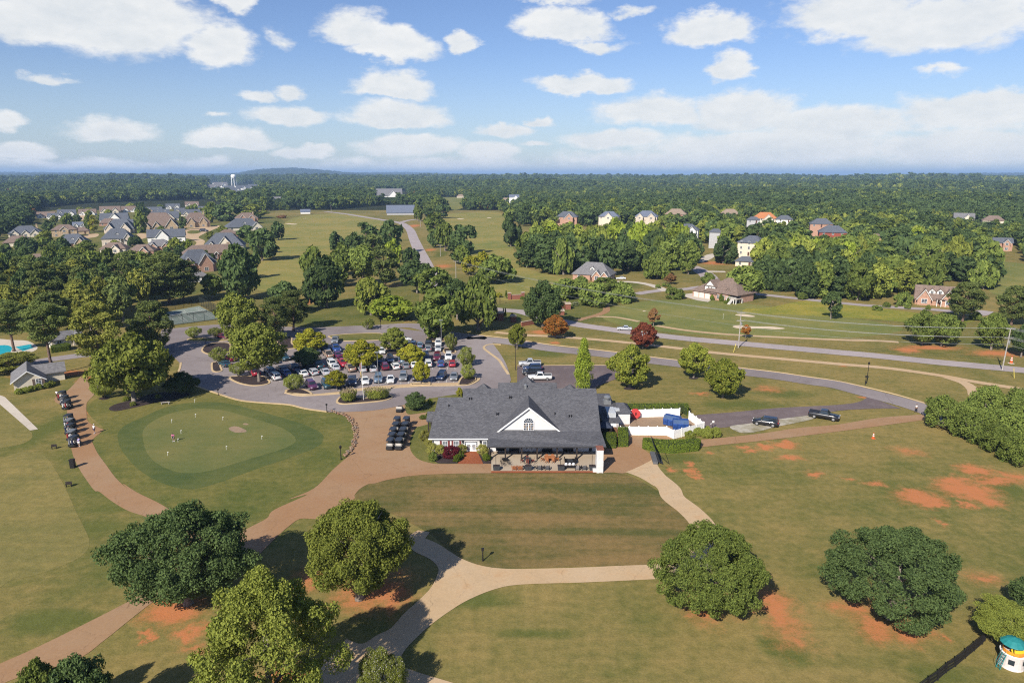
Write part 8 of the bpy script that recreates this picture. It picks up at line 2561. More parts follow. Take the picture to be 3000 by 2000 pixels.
# --- white yard fence
def fence_run(e, a, b_, n, h, post=0.075):
 a, b_ = a - e.location, b_ - e.location
 d = (b_ - a)
 rz = math.atan2(d.y, d.x)
 L = d.length / n
 if not hasattr(fence_run, 'c'):
  fence_run.c = {}
 key = (round(L, 2), h)
 if key not in fence_run.c:
  m = MB()
  m.box(0.06, L - 0.06, -.022, .022, .10, h - .12)
  k = max(4, int(L / .3))
  for i in range(k):
   x0 = .07 + (L - .14) * i / k
   m.box(x0 + .012, x0 + (L - .14) / k - .012, -.034, .034, .16, h - .18)
  m.box(0.05, L - 0.05, -.045, .045, .06, .16).box(0.05, L - 0.05, -.045, .045, h - .18, h - .08)
  p = MB()
  p.box(-post, post, -post, post, 0, h + .06)
  p.add([(-post * 1.3, -post * 1.3, h + .062), (post * 1.3, -post * 1.3, h + .062), (post * 1.3, post * 1.3, h + .062), (-post * 1.3, post * 1.3, h + .062), (0, 0, h + .15)], [(0, 1, 4), (1, 2, 4), (2, 3, 4), (3, 0, 4), (3, 2, 1, 0)])
  fence_run.c[key] = (m.mesh('fence_panel', WHITE), p.mesh('fence_post', WHITE))
 pm_, pp = fence_run.c[key]
 for i in range(n):
  q = a + d * (i / n)
  o = link_mesh('panel', pm_, e, q)
  o.rotation_euler = (0, 0, rz)
  o = link_mesh('post', pp, e, q)
  o.rotation_euler = (0, 0, rz)
 o = link_mesh('post', pp, e, b_)
 o.rotation_euler = (0, 0, rz)
def T_(x, y):
 return tg('T', x, y)
f = empty('white_fence', tuple(T_(520, 870)), 0, 'white vinyl fence along the front of the service yard', 'fence')
fence_run(f, T_(500, 878), T_(1382, 884), 5, 1.8)
fence_run(f, T_(1386, 885), T_(1527, 952), 1, 1.8)
fence_run(f, T_(1527, 954), T_(2098, 800), 4, 1.8)
f = empty('white_fence', tuple(T_(650, 545)), 0, 'white vinyl fence at the back of the yard, dappled by hedge shadow', 'fence')
fence_run(f, T_(640, 548), T_(1635, 520), 6, 1.8)
g0_, g1_ = T_(1815, 580), T_(2092, 790)
f = empty('yard_gate', tuple(g0_), 0, 'white yard gate with a dark steel frame on its inner side', 'gate')
fence_run(f, g0_, g1_, 4, 1.75)
d = (g1_ - g0_)
m = MB()
nrm = Vector((d.y, -d.x, 0)).normalized() * -0.09
for z in (.25, .95, 1.65):
 m.tube([Vector((0, 0, z)) + nrm, d + Vector((0, 0, z)) + nrm], .035, 6)
for t in (0, .25, .5, .75, 1):
 m.tube([d * t + nrm + Vector((0, 0, .1)), d * t + nrm + Vector((0, 0, 1.75))], .035, 6)
m.build('gate_frame', BLACK_METAL, f)
# --- yard things
BLUE = M('blue_dumpster_paint', (.022, .065, .24), .45, .18, 2, spec=.4)
BLUE_LID = M('blue_lid_plastic', (.035, .075, .17), .5, .1, 3)
for (x, y, L, rot, lab) in ((1500, 690, 3.1, -35, 'larger blue skip standing behind'), (1650, 765, 2.9, -8, 'smaller blue skip nearest to the fence corner')):
 p = T_(x, y)
 e = empty('dumpster', (p.x, p.y, 0.07), R(rot), lab + ' in the service yard', 'dumpster', 'blue dumpsters of the yard')
 m = MB()
 m.extr([(-.95, .15), (.95, .15), (1.05, 1.35), (.55, 2.0), (-.55, 2.0), (-1.05, 1.35)], -L / 2, L / 2, 'x')
 for i in range(5):
  xx = -L / 2 + .1 + (L - .2) * i / 4
  m.box(xx - .05, xx + .05, -1.08, -.98, .2, 1.3)
 m.build('container', BLUE, e)
 m = MB()
 for s in (-1, 1):
  m.add([(s * L / 4 - L / 4 + .05, -1.02, 1.42), (s * L / 4 + L / 4 - .05, -1.02, 1.42), (s * L / 4 + L / 4 - .05, -.56, 2.03), (s * L / 4 - L / 4 + .05, -.56, 2.03), (s * L / 4 - L / 4 + .05, -.98, 1.40), (s * L / 4 + L / 4 - .05, -.98, 1.40), (s * L / 4 + L / 4 - .05, -.53, 1.99), (s * L / 4 - L / 4 + .05, -.53, 1.99)], [(0, 1, 2, 3), (7, 6, 5, 4), (0, 4, 5, 1), (1, 5, 6, 2), (2, 6, 7, 3), (3, 7, 4, 0)])
 m.build('lid', BLUE_LID, e)
 m = MB()
 m.box(L / 2 + .003, L / 2 + .02, -.2, .2, .95, 1.35)
 m.build('notice', WHITE, e)
 m = MB()
 for xx in (-L / 2 + .3, L / 2 - .3):
  for yy in (-.8, .8):
   m.box(xx - .08, xx + .08, yy - .08, yy + .08, 0, .149)
 m.build('foot', BLACK_METAL, e)
p = T_(790, 560)
e = empty('octagonal_bin', (p.x, p.y, .07), 0.1, 'red octagonal plastic bin against the white back fence', 'bin')
m = MB()
r8 = [(1.0 * math.cos(math.pi / 8 + k * math.pi / 4), 1.02 + 1.0 * math.sin(math.pi / 8 + k * math.pi / 4)) for k in range(8)]
m.extr(r8[::-1], -.35, .35, 'y')
m.build('shell', M('red_plastic', (.55, .06, .06), .45, .06, 3), e)
m = MB()
m.box(-.12, .12, -.37, -.351, .75, 1.35)
m.build('slot', BLACK_METAL, e)
# steps, rail and small dark roof beside the kitchen door
p = T_(380, 905)
e = empty('kitchen_steps', (p.x, p.y, .05), 0, 'timber steps with a dark rail below the kitchen door', 'steps')
for i in range(6):
 m = MB()
 m.box(-.75, .75, .32 * i, .32 * i + .34, 0.001 * i, .19 * (i + 1))
 m.build('step', BROWN_WOOD, e)
m = MB()
m.tube([(-.8, 0, .95), (-.8, 1.9, 2.0)], .035, 6).tube([(.8, 0, .95), (.8, 1.9, 2.0)], .035, 6)
for i in range(5):
 for s in (-.8, .8):
  m.tube([(s, .45 * i, 0), (s, .45 * i, .97 + .25 * i)], .028, 5)
m.tube([(-.8, 1.9, 2.0), (-2.2, 3.4, 2.0)], .035, 6)
for i in range(5):
 t = i / 4
 m.tube([(-.8 - 1.4 * t, 1.9 + 1.5 * t, .9), (-.8 - 1.4 * t, 1.9 + 1.5 * t, 2.0)], .028, 5)
m.build('railing', BROWN_WOOD, e)
p = T_(185, 905)
e = empty('small_canopy', (p.x, p.y, .05), 0, 'small dark hip roofed canopy in the gap beside the clubhouse', 'canopy')
m = MB()
m.add([(-1.4, -1.2, 2.1), (1.4, -1.2, 2.1), (1.4, 1.6, 2.1), (-1.4, 1.6, 2.1), (0, .2, 3.1)], [(0, 1, 4), (1, 2, 4), (2, 3, 4), (3, 0, 4), (3, 2, 1, 0)])
m.build('canopy_roof', M('dark_blue_shingles', (.035, .045, .075), .8, .1, 2), e)
for x in (-1.2, 1.2):
 for y in (-1.0, 1.4):
  m = MB()
  m.box(x - .06, x + .06, y - .06, y + .06, 0, 2.1)
  m.build('post', DARK_WOOD, e)
m = MB()
m.box(-1.1, .9, .4, 1.2, 0, 1.5)
m.build('cabinet', BLACK_METAL, e)
# folded black stand by the long hedge
p0, p1 = T_(1285, 1440), T_(1180, 1130)
d = (p1 - p0)
e = empty('scoreboard_stand', (p0.x, p0.y, .06), math.atan2(d.y, d.x), 'black leaning board on a folding frame beside the long hedge', 'board')
L = d.length
m = MB()
m.add([(0, .2, .55), (L, .2, .55), (L, .95, 2.35), (0, .95, 2.35), (0, .26, .52), (L, .26, .52), (L, 1.01, 2.32), (0, 1.01, 2.32)], [(3, 2, 1, 0), (4, 5, 6, 7), (0, 1, 5, 4), (1, 2, 6, 5), (2, 3, 7, 6), (3, 0, 4, 7)])
m.build('board', M('black_board', (.022, .023, .028), .55, .1, 2), e)
m = MB()
m.box(-.1, L * .62, .55, 1.35, .05, .50)
m.add([(-.1, -.4, .0), (L * .6, -.4, .0), (L * .6, .5, .5), (-.1, .5, .5)], [(0, 1, 2, 3), (3, 2, 1, 0)])
m.build('base', M('grey_board', (.11, .115, .125), .6, .1, 2), e)
m = MB()
for x in (.2, L - .2):
 m.tube([(x, .95, 2.3), (x, -1.4, .03)], .035, 6)
m.tube([(.2, -1.4, .05), (L - .2, -1.4, .05)], .035, 6)
m.build('prop', BLACK_METAL, e)
# white arrow sign at the end of the service road
p = tg('H', 1215, 1020)
e = empty('leaning_sign', (p.x, p.y, .03), .3, 'bent white sign on a dark stake beside the service road', 'sign')
m = MB()
m.tube([(0, 0, 0), (-.15, 0, .7), (.1, 0, 1.2)], .06, 6)
m.build('stake', BLACK_METAL, e)
m = MB()
m.box(-.6, -.1, -.03, .03, 1.0, 1.12, .3).box(-.1, .25, -.03, .03, 1.2, 1.6, -.5)
m.build('sign_plate', WHITE, e)
# --- stone edging of the plaza
line = smooth_open([(*G(*q).xy, 0) for q in tpts('F', [1275, 868, 1340, 880, 1410, 905, 1460, 945, 1490, 1000, 1500, 1060, 1495, 1120, 1475, 1180, 1440, 1235, 1400, 1275])], 8)
STONE = [M('field_stone_' + n, c, .9, .25, 4) for n, c in (('tan', (.27, .185, .12)), ('grey', (.20, .155, .125)), ('rust', (.22, .12, .07)))]
rs = random.Random(4)
st_m = []
for k in range(5):
 m = MB()
 m.blob((0, 0, .16), .30, .21, .18, 7, 4, .22, rs)
 st_m.append([m.mesh('stone', STONE[j]) for j in range(3)])
e = empty('stone_edging', (line[0].x, line[0].y, .05), 0, 'rough stone edging between the plaza and the putting green lawn', 'edging')
for i, q in enumerate(line):
 for r_ in range(2):
  o = link_mesh('stone', st_m[rs.randrange(5)][rs.randrange(3)], e, (q.x - line[0].x + rs.uniform(-.25, .25) + .42 * r_, q.y - line[0].y + rs.uniform(-.35, .35), 0))
  o.rotation_euler = (0, 0, rs.uniform(0, 6.28))
  k = rs.uniform(.55, 1.0)
  o.scale = (k, k, k * rs.uniform(.8, 1.2))
# --- patio furniture
def Kp(x, y):
 p = tg('K', x, y)
 return (p.x, p.y, .095)
def adirondack(x, y, rot, col, label):
 e = empty('patio_chair', Kp(x, y), R(rot), label, 'chair', 'low patio chairs along the lawn edge')
 mats = {'o': M('orange_chair_timber', (.36, .14, .06), .6, .1, 4), 'g': M('grey_chair_plastic', (.13, .14, .155), .5, .08, 4), 'k': BLACK_METAL, 's': M('silver_chair_timber', (.34, .33, .33), .6, .08, 4)}
 mt = mats[col]
 m = MB()
 for i in range(5):
  m.add([(-.26, -.38 + .15 * i, .38 - .035 * i), (.26, -.38 + .15 * i, .38 - .035 * i), (.26, -.26 + .15 * i, .35 - .035 * i), (-.26, -.26 + .15 * i, .35 - .035 * i)], [(0, 1, 2, 3), (3, 2, 1, 0)])
 m.box(-.26, .26, -.36, .28, .20, .24)
 m.build('seat', mt, e)
 for i in range(5):
  m = MB()
  x0 = -.27 + .11 * i
  h = 1.0 - .05 * abs(i - 2)
  m.add([(x0, .28, .22), (x0 + .10, .28, .22), (x0 + .10, .58, h), (x0, .58, h), (x0, .30, .22), (x0 + .10, .30, .22), (x0 + .10, .60, h), (x0, .60, h)], [(0, 1, 2, 3), (7, 6, 5, 4), (1, 5, 6, 2), (3, 7, 4, 0), (2, 6, 7, 3)])
  m.build('back_slat', mt, e)
 for s in (-1, 1):
  m = MB()
  m.box(s * .37 - .07, s * .37 + .07, -.42, .38, .56, .60)
  m.build('armrest', BLACK_METAL if col != 'o' else mt, e)
  m = MB()
  m.box(s * .34 - .04, s * .34 + .04, -.40, -.30, 0, .56)
  m.build('leg', BLACK_METAL if col != 'o' else mt, e)
  m = MB()
  m.box(s * .34 - .04, s * .34 + .04, .28, .36, 0, .56)
  m.build('leg', BLACK_METAL if col != 'o' else mt, e)
for (x, y, c_, lab) in ((1200, 1242, 'o', 'left one of two orange patio chairs'), (1268, 1242, 'o', 'right one of two orange patio chairs'), (1490, 1240, 'g', 'grey patio chair left of centre'), (1578, 1240, 'g', 'grey patio chair right of centre'), (1925, 1240, 's', 'grey chair right of the cushioned bench'), (2002, 1240, 'g', 'last grey chair before the right planter')):
 adirondack(x, y, 180, c_, lab)
for (x, y, lab) in ((1235, 1240, 'small dark side table between the orange chairs'), (1440, 1240, 'small dark side table left of the grey chairs'), (1535, 1240, 'small dark side table between the grey chairs'), (1966, 1240, 'small dark side table between the right chairs'), (1310, 1235, 'small dark side table beside the second planter')):
 e = empty('side_table', Kp(x, y), 0, lab, 'side table', 'dark side tables of the patio')
 m = MB()
 m.lathe([(.26, .48), (.26, .52)], (0, 0, 0), 12)
 m.build('table_top', BLACK_METAL, e)
 for k in range(3):
  m = MB()
  a = k * 2.09
  m.tube([(.2 * math.cos(a), .2 * math.sin(a), 0), (.12 * math.cos(a), .12 * math.sin(a), .48)], .02, 5)
  m.build('leg', BLACK_METAL, e)
def dining(x, y, L, W, topm, seats, label, chairm):
 e = empty('patio_table', Kp(x, y), 0, label, 'table')
 n = 6
 for i in range(n):
  m = MB()
  m.box(-L / 2, L / 2, -W / 2 + W * i / n + .01, -W / 2 + W * (i + 1) / n - .01, .70, .74)
  m.build('slat', topm, e)
 for sx in (-1, 1):
  for sy in (-1, 1):
   m = MB()
   m.box(sx * (L / 2 - .1) - .04, sx * (L / 2 - .1) + .04, sy * (W / 2 - .1) - .04, sy * (W / 2 - .1) + .04, 0, .699)
   m.build('leg', topm, e)
 for j, (cx_, cy_, r_, w_) in enumerate(seats):
  b = Kp(x, y)
  c = empty('patio_dining_chair', (b[0] + cx_, b[1] + cy_, b[2]), R(r_), 'dining chair ' + w_, 'chair', 'chairs around the patio tables')
  m = MB()
  m.box(-.23, .23, -.23, .23, .42, .46)
  m.build('seat', chairm, c)
  m = MB()
  m.box(-.23, .23, .20, .24, .47, .95)
  m.build('backrest', chairm, c)
  for sx in (-1, 1):
   for sy in (-1, 1):
    m = MB()
    m.box(sx * .2 - .025, sx * .2 + .025, sy * .2 - .025, sy * .2 + .025, 0, .419)
    m.build('leg', chairm, c)
TEAK = M('teak_timber', (.34, .135, .055), .6, .12, 4)
dining(1610, 1140, 1.9, 1.3, TEAK, ((-1.35, 0, 90, 'at the left end of the long orange timber table'), (1.3, 0, -90, 'at the right end of the long orange timber table'), (-.5, -.85, 0, 'on the near left side of the long orange table'), (.5, -.85, 0, 'on the near right side of the long orange table'), (-.5, .9, 180, 'on the far left side of the long orange table'), (.5, .9, 180, 'on the far right side of the long orange table')), 'long orange timber dining table on the patio', TEAK)
dining(1352, 1160, 1.2, 1.2, M('dark_slate_table', (.05, .05, .055), .5, .1, 3), ((-.95, 0, 90, 'left of the dark square table'), (.95, 0, -90, 'right of the dark square table'), (0, -.9, 0, 'before the dark square table'), (0, .95, 180, 'behind the dark square table')), 'dark square patio table under the porch edge', M('red_brown_chair', (.17, .05, .035), .6, .1, 4))
e = empty('patio_bench', Kp(1840, 1225), 0, 'dark patio bench with three pale cushions', 'bench')
m = MB()
m.box(-1.1, 1.1, -.3, .3, .3, .38)
m.build('seat', BLACK_METAL, e)
m = MB()
m.box(-1.1, 1.1, -.38, -.3, .38, .62).box(-1.1, -1.0, -.3, .3, .05, .6).box(1.0, 1.1, -.3, .3, .05, .6)
m.build('frame', BLACK_METAL, e)
for i in range(3):
 m = MB()
 m.s = True
 m.blob((-.62 + .62 * i, .12, .66), .27, .14, .30, 10, 6)
 m.build('cushion', M('pale_cushion', (.55, .55, .57), .8, .06, 4), e)
e = empty('lounge_table', Kp(1840, 1165), 0, 'long dark low table behind the cushioned bench', 'table')
m = MB()
m.box(-.5, .5, -.75, .75, .40, .46)
m.build('table_top', M('charcoal_stone', (.035, .036, .04), .5, .1, 3), e)
for x in (-.42, .42):
 m = MB()
 m.box(x - .05, x + .05, -.6, .6, 0, .399)
 m.build('leg', BLACK_METAL, e)
for (x, w_) in ((1800, 'left'), (1885, 'right')):
 e = empty('lounge_sofa', Kp(x, 1160), R(90 if w_ == 'left' else -90), 'dark lounge sofa at the %s of the long low table' % w_, 'sofa', 'lounge sofas of the patio')
 m = MB()
 m.box(-.75, .75, -.3, .3, .1, .42)
 m.build('seat', BLACK_METAL, e)
 m = MB()
 m.box(-.75, .75, .22, .34, .42, .8)
 m.build('backrest', BLACK_METAL, e)
for (x, w_) in ((998, 'leftmost'), (1362, 'second from the left'), (1738, 'third from the left'), (2100, 'rightmost')):
 e = empty('planter', Kp(x, 1240), 0, 'dark square patio planter with a string light pole, ' + w_, 'planter', 'dark planters along the patio edge')
 m = MB()
 m.add([(-.5, -.4, 0), (.5, -.4, 0), (.5, .4, 0), (-.5, .4, 0), (-.58, -.46, .72), (.58, -.46, .72), (.58, .46, .72), (-.58, .46, .72)], [(3, 2, 1, 0), (0, 1, 5, 4), (1, 2, 6, 5), (2, 3, 7, 6), (3, 0, 4, 7), (4, 5, 6, 7)])
 m.build('box', M('dark_planter', (.045, .05, .055), .6, .1, 3), e)
 m = MB()
 m.tube([(-.1, 0, .6), (-.1, 0, 2.6)], .045, 6)
 m.build('pole', DARK_WOOD, e)
 m = MB()
 m.box(-.5, .5, -.38, .38, .721, .75)
 m.build('soil', MULCH, e)
for (x, y) in ((1030, 1030), (1180, 1035), (1560, 1045), (1800, 1040)):
 e = empty('porch_bench', Kp(x + 20, y + 12), 0, 'dark seat against the porch wall', 'bench', 'dark seats against the porch wall')
 m = MB()
 m.box(-.9, .9, -.25, .25, .38, .44).box(-.9, .9, .2, .26, .44, .9)
 m.build('seat', BLACK_METAL, e)
 for xx in (-.75, .75):
  m = MB()
  m.box(xx - .04, xx + .04, -.22, .22, 0, .379)
  m.build('leg', BLACK_METAL, e)
p = Kp(1095, 1140)
e = empty('metal_fire_pit', p, 0, 'low round dark fire pit left on the patio', 'fire pit')
m = MB()
m.lathe([(.30, 0), (.55, .32), (.58, .36), (.45, .34), (.2, .2)], (0, 0, 0), 14)
m.build('bowl', BLACK_METAL, e)
for k, (x, y) in enumerate(((1060, 1165), (1130, 1165), (1075, 1195), (1140, 1190))):
 e = empty('wire_chair', Kp(x, y), R(40 * k), 'thin black wire chair left on the patio', 'chair', 'wire chairs near the fire pit')
 m = MB()
 for i in range(7):
  m.tube([(-.26 + .087 * i, -.25, .42), (-.26 + .087 * i, .25, .40), (-.26 + .087 * i, .42, .95)], .014, 5)
 m.build('seat', BLACK_METAL, e)
 m = MB()
 for sx in (-1, 1):
  m.tube([(sx * .27, -.28, 0), (sx * .27, -.25, .42), (sx * .27, .25, .40), (sx * .27, .35, 0)], .02, 5)
 m.build('frame', BLACK_METAL, e)
# --- cream shed, pool house, pool, tennis court
def shed():
 a, b_ = tg('E', 135, 680), tg('E', 412, 640)
 d = (b_ - a).xy
 L = d.length
 e = empty('cream_shed', (a.x, a.y, 0), math.atan2(d.y, d.x), 'cream shed with a grey brown roof left of the cart path', 'shed')
 hw = 2.5
 wm = MB()
 gable_wall(wm, 0, L, 0, 9.5, -.1, hw, 2.0, 'y')
 wm.box(L - 4, L + 4.2, 4.6, 9.4, -.1, hw - .02)
 wm.build('wall', WALLS['cream'], e)
 rm = MB()
 roof_gable(rm, 0, L, 0, 9.5, hw, 2.0, 'y', .55, .2)
 roof_gable(rm, L / 2, L + 4.2, 4.6, 9.4, hw - .02, 1.55, 'x', .45, .2)
 rm.build('roof', ROOFS['grey'], e)
 tm = MB()
 k = 2.0 / (L / 2)
 for s in (-1, 1):
  xe = L / 2 + s * (L / 2 + .6)
  ze = hw - .6 * k
  pr = [(L / 2, hw + 2.02), (xe, ze + .02), (xe, ze - .22), (L / 2, hw + 1.78)]
  tm.extr(pr if s > 0 else pr[::-1], -.64, -.56, 'y')
 tm.build('trim', FASCIA, e)
 window_parts(e, L * .83, 0, .9, .95, 1.35, frame=FASCIA, mull=(2, 4))
 for s in (-1, 1):
  m = MB()
  m.box(L * .83 + s * .95 - .24, L * .83 + s * .95 + .24, -.05, -.002, .85, 2.3)
  m.build('shutter', M('brown_shutter', (.14, .10, .08), .7, .08, 3), e)
 window_parts(e, 0, 3.2, .9, 1.0, 1.2, rotz=-math.pi / 2, frame=FASCIA)
shed()
house('U', 1560, 590, 620, 14, 'cream', 'grey', 'pool house with a grey gable roof among the pines', 'gable', 1, ((0.72, 0.34, 0.04),), cat='building', name='pool_house', depth_k=.5)
sheet('pool_deck', tpts('U', [-200, 430, 300, 440, 640, 460, 860, 600, 760, 700, 500, 740, 0, 800, -200, 800]), 3 * L_, WHITE_CONCRETE)
POOL = new_mat('pool_water')
POOL[2].inputs['Base Color'].default_value = (.03, .42, .52, 1)
POOL[2].inputs['Roughness'].default_value = .08
tcn = POOL[1].n('ShaderNodeTexCoord').outputs['Object']
bpn = POOL[1].n('ShaderNodeBump')
bpn.inputs['Strength'].default_value = .25
POOL[1].link(POOL[1].noise(tcn, 2.2, 3, .5), bpn.inputs['Height'])
POOL[1].link(bpn.outputs[0], POOL[2].inputs['Normal'])
sheet('pool_water', tpts('U', [350, 595, 715, 533, 765, 620, 525, 692]), 4 * L_, POOL[0], smooth=False)
sheet('pool_water', tpts('U', [-60, 580, 170, 560, 275, 625, 190, 750, -60, 760]), 4 * L_, POOL[0])
hedge('U', [1190, 740, 1600, 680, 1640, 640, 1560, 610, 1180, 680], 1.5, 'bright clipped hedge in front of the pool house')
cA, cB, cC, cD = (tg('A', *q).xy for q in ((1395, 1385), (1830, 1305), (2045, 1418), (1490, 1492)))
def court(u, v):
 return cA.lerp(cB, u).lerp(cD.lerp(cC, u), v)
sheet('tennis_court', [court(0, 0), court(1, 0), court(1, 1), court(0, 1)], 5 * L_, COURT, world=True, smooth=False)
m = MB()
def court_line(a, b_, w=.14):
 a, b_ = court(*a), court(*b_)
 d_ = (b_ - a).normalized()
 n_ = Vector((-d_.y, d_.x)) * w / 2
 z = 5 * L_ + .004
 m.add([(*(a + n_), z), (*(a - n_), z), (*(b_ - n_), z), (*(b_ + n_), z)], [(0, 1, 2, 3)])
for c0_ in (.08, .56):
 for u in (c0_, c0_ + .05, c0_ + .31, c0_ + .36):
  court_line((u, .12), (u, .88))
 for v in (.12, .88):
  court_line((c0_, v), (c0_ + .36, v))
 for v in (.32, .68):
  court_line((c0_ + .05, v), (c0_ + .31, v))
 court_line((c0_ + .18, .32), (c0_ + .18, .68))
setp(m.build('court_lines', LINE_PAINT), kind='structure')
MESH_MAT = bpy.data.materials.new('chain_link')
MESH_MAT.use_nodes = True
MESH_MAT.node_tree.nodes.clear()
N = NT(MESH_MAT.node_tree)
_o = N.n('ShaderNodeOutputMaterial')
_d = N.n('ShaderNodeBsdfDiffuse')
_d.inputs[0].default_value = (.03, .04, .04, 1)
_t = N.n('ShaderNodeBsdfTransparent')
_m = N.n('ShaderNodeMixShader')
_m.inputs[0].default_value = .38
N.link(_t.outputs[0], _m.inputs[1])
N.link(_d.outputs[0], _m.inputs[2])
N.link(_m.outputs[0], _o.inputs[0])
fe = empty('tennis_fence', (cA.x, cA.y, 0), 0, 'tall dark wire fence around the tennis court', 'fence')
ring = [court(-.03, -.06), court(1.03, -.06), court(1.03, 1.05), court(-.03, 1.05)]
for i in range(4):
 a, b_ = ring[i], ring[(i + 1) % 4]
 k = max(3, int((b_ - a).length / 3.2))
 m2, r2 = MB(), MB()
 a3, b3 = Vector((*(a - cA), 0)), Vector((*(b_ - cA), 0))
 up = Vector((0, 0, 3.4))
 m2.add([a3, b3, b3 + up, a3 + up], [(0, 1, 2, 3)])
 m2.build('wire_mesh', MESH_MAT, fe)
 r2.tube([a3 + up, b3 + up], .05, 6)
 r2.build('rail', BLACK_METAL, fe)
 for j in range(k):
  q = a3.lerp(b3, j / k)
  p2 = MB()
  p2.tube([q, q + up], .055, 6)
  p2.build('post', BLACK_METAL, fe)
for c0_ in (.08, .56):
 e = empty('tennis_net', (*court(c0_ + .18, .5), 0), 0, 'tennis net of the %s court' % ('left' if c0_ < .3 else 'right'), 'net')
 a, b_ = court(c0_ - .01, .5), court(c0_ + .37, .5)
 o3 = Vector((*court(c0_ + .18, .5), 0))
 a3, b3 = Vector((*a, 0)) - o3, Vector((*b_, 0)) - o3
 m2 = MB()
 m2.add([a3, b3, b3 + Vector((0, 0, .95)), a3 + Vector((0, 0, .95))], [(0, 1, 2, 3)])
 m2.build('net_mesh', MESH_MAT, e)
 m2 = MB()
 m2.tube([a3 + Vector((0, 0, .97)), b3 + Vector((0, 0, .97))], .04, 5)
 m2.build('net_tape', WHITE, e)
 for q in (a3, b3):
  m2 = MB()
  m2.tube([q, q + Vector((0, 0, 1.05))], .05, 6)
  m2.build('net_post', BLACK_METAL, e)
# --- brick entrance
def brick_wall_(tile, a, b_, h, label, pillar=True, name='brick_wall'):
 a, b_ = tg(tile, *a), tg(tile, *b_)
 d_ = b_ - a
 e = empty(name, tuple(a), math.atan2(d_.y, d_.x), label, 'wall')
 L = d_.length
 m2 = MB()
 m2.box(0, L, -.2, .2, 0, h)
 m2.build('wall', RED_BRICK, e)
 m2 = MB()
 m2.box(-.05, L + .05, -.27, .27, h + .002, h + .14)
 m2.build('coping', M('cast_stone', (.42, .34, .27), .8, .1, 3), e)
 if pillar:
  for x in (0, L):
   m2 = MB()
   m2.box(x - .55, x + .55, -.55, .55, 0, h + .8)
   po_ = m2.build('pillar', RED_BRICK, e)
   m2 = MB()
   m2.box(x - .68, x + .68, -.68, .68, h + .802, h + 1.0)
   m2.build('pillar_cap', M('cast_stone', (.42, .34, .27)), po_)
brick_wall_('S', (435, 270), (620, 262), 1.8, 'low brick entrance wall with two pillars beyond the road')
brick_wall_('S', (600, 640), (790, 605), 1.4, 'long low brick wall left of the orange maple', False)
brick_wall_('S', (1150, 395), (1240, 385), 2.4, 'brick wall stub between the two gate pillars', False)
for (x, y, h_, lab) in ((1150, 480, 75, 'brick gate pillar rising behind the orange maple'), (1240, 402, 92, 'brick gate pillar with a pointed bush on top'), (315, 555, 120, 'dark brick pillar by the slim evergreens'), (490, 575, 95, 'dark brick pillar right of the slim evergreens')):
 p = tp('S', x, y)
 g_ = G(*p)
 hh = up_m(p[0], p[1], h_ / 4.704)
 e = empty('gate_pillar', (g_.x, g_.y, 0), .1, lab, 'pillar', 'brick pillars of the entrance')
 m2 = MB()
 m2.box(-.9, .9, -.9, .9, 0, hh - .5)
 m2.build('shaft', RED_BRICK, e)
 m2 = MB()
 m2.box(-1.1, 1.1, -1.1, 1.1, hh - .498, hh - .25).box(-.95, .95, -.95, .95, hh - .249, hh)
 m2.build('cap', M('cast_stone', (.42, .34, .27)), e)
 if 'pointed' in lab:
  put_tree('cypress', 'bright', (g_.x, g_.y + 1.6), 1.1, hh * 1.45, .1, 'pointed bright bush rising behind the brick gate pillar', lod='mid', name='pointed_bush', cat='bush')
# --- poles, wires, cones
def utility_pole(tile, x, y, hpx, label, arms=2, lean=0.0, group='utility poles of the road'):
 p = tp(tile, x, y)
 g_ = G(*p)
 h = up_m(p[0], p[1], hpx / TILES[tile][2])
 e = empty('utility_pole', (g_.x, g_.y, 0), 0, label, 'utility pole', group)
 top = Vector((lean * h, 0, h))
 m2 = MB()
 m2.tube([(0, 0, -.1), top], [.17, .11], 8)
 m2.build('pole', GREY_WOOD, e)
 pts = []
 for k in range(arms):
  z = .985 - .22 * k
  c = top * z
  m2 = MB()
  m2.box(c.x - 1.1, c.x + 1.1, c.y - .14, c.y - .02, c.z - .06, c.z + .06)
  ao = m2.build('cross_arm', GREY_WOOD, e)
  for dx in (-1.0, 0.0, 1.0):
   m2 = MB()
   m2.lathe([(.05, 0), (.07, .1), (.03, .22)], (c.x + dx, c.y - .08, c.z + .061), 6)
   m2.build('insulator', GREY_METAL, ao)
   pts.append(Vector((g_.x + c.x + dx, g_.y + c.y - .08, c.z + .28)))
 if arms > 1:
  c = top * .68
  m2 = MB()
  m2.tube([(c.x + .35, 0, c.z - .5), (c.x + .35, 0, c.z + .4)], .24, 10)
  m2.build('transformer', GREY_METAL, e)
 pts.append(Vector((g_.x, g_.y, h * .62)))
 return pts
wp = [utility_pole('B', 1838, 1058, 165, 'pole beside the brick entrance road, below a fairway tree', 1), utility_pole('H', 1452, 278, 325, 'tall utility pole in front of the sand bunker'), utility_pole('I', 2150, 484, 385, 'leaning utility pole at the right edge', lean=.03)]
utility_pole('B', 1695, 850, 105, 'pole along the straight road, second from the camera', 1)
utility_pole('B', 1512, 580, 60, 'pole at the far end of the straight road', 1)
utility_pole('B', 692, 450, 70, 'pole at the edge of the far woods', 1)
utility_pole('A', 2300, 385, 55, 'far pole right of the white estate houses', 1)
extra = [Vector((G(3350, 1150).x, G(3350, 1150).y, z)) for z in (11, 11, 11, 8.5, 8.5, 8.5, 7)]
WIRE = M('bright_wire', (.42, .42, .43), .4, .05, 3, metal=.4)
runs = [(wp[1], wp[2]), (wp[2], extra)]
kmin = wp[0]
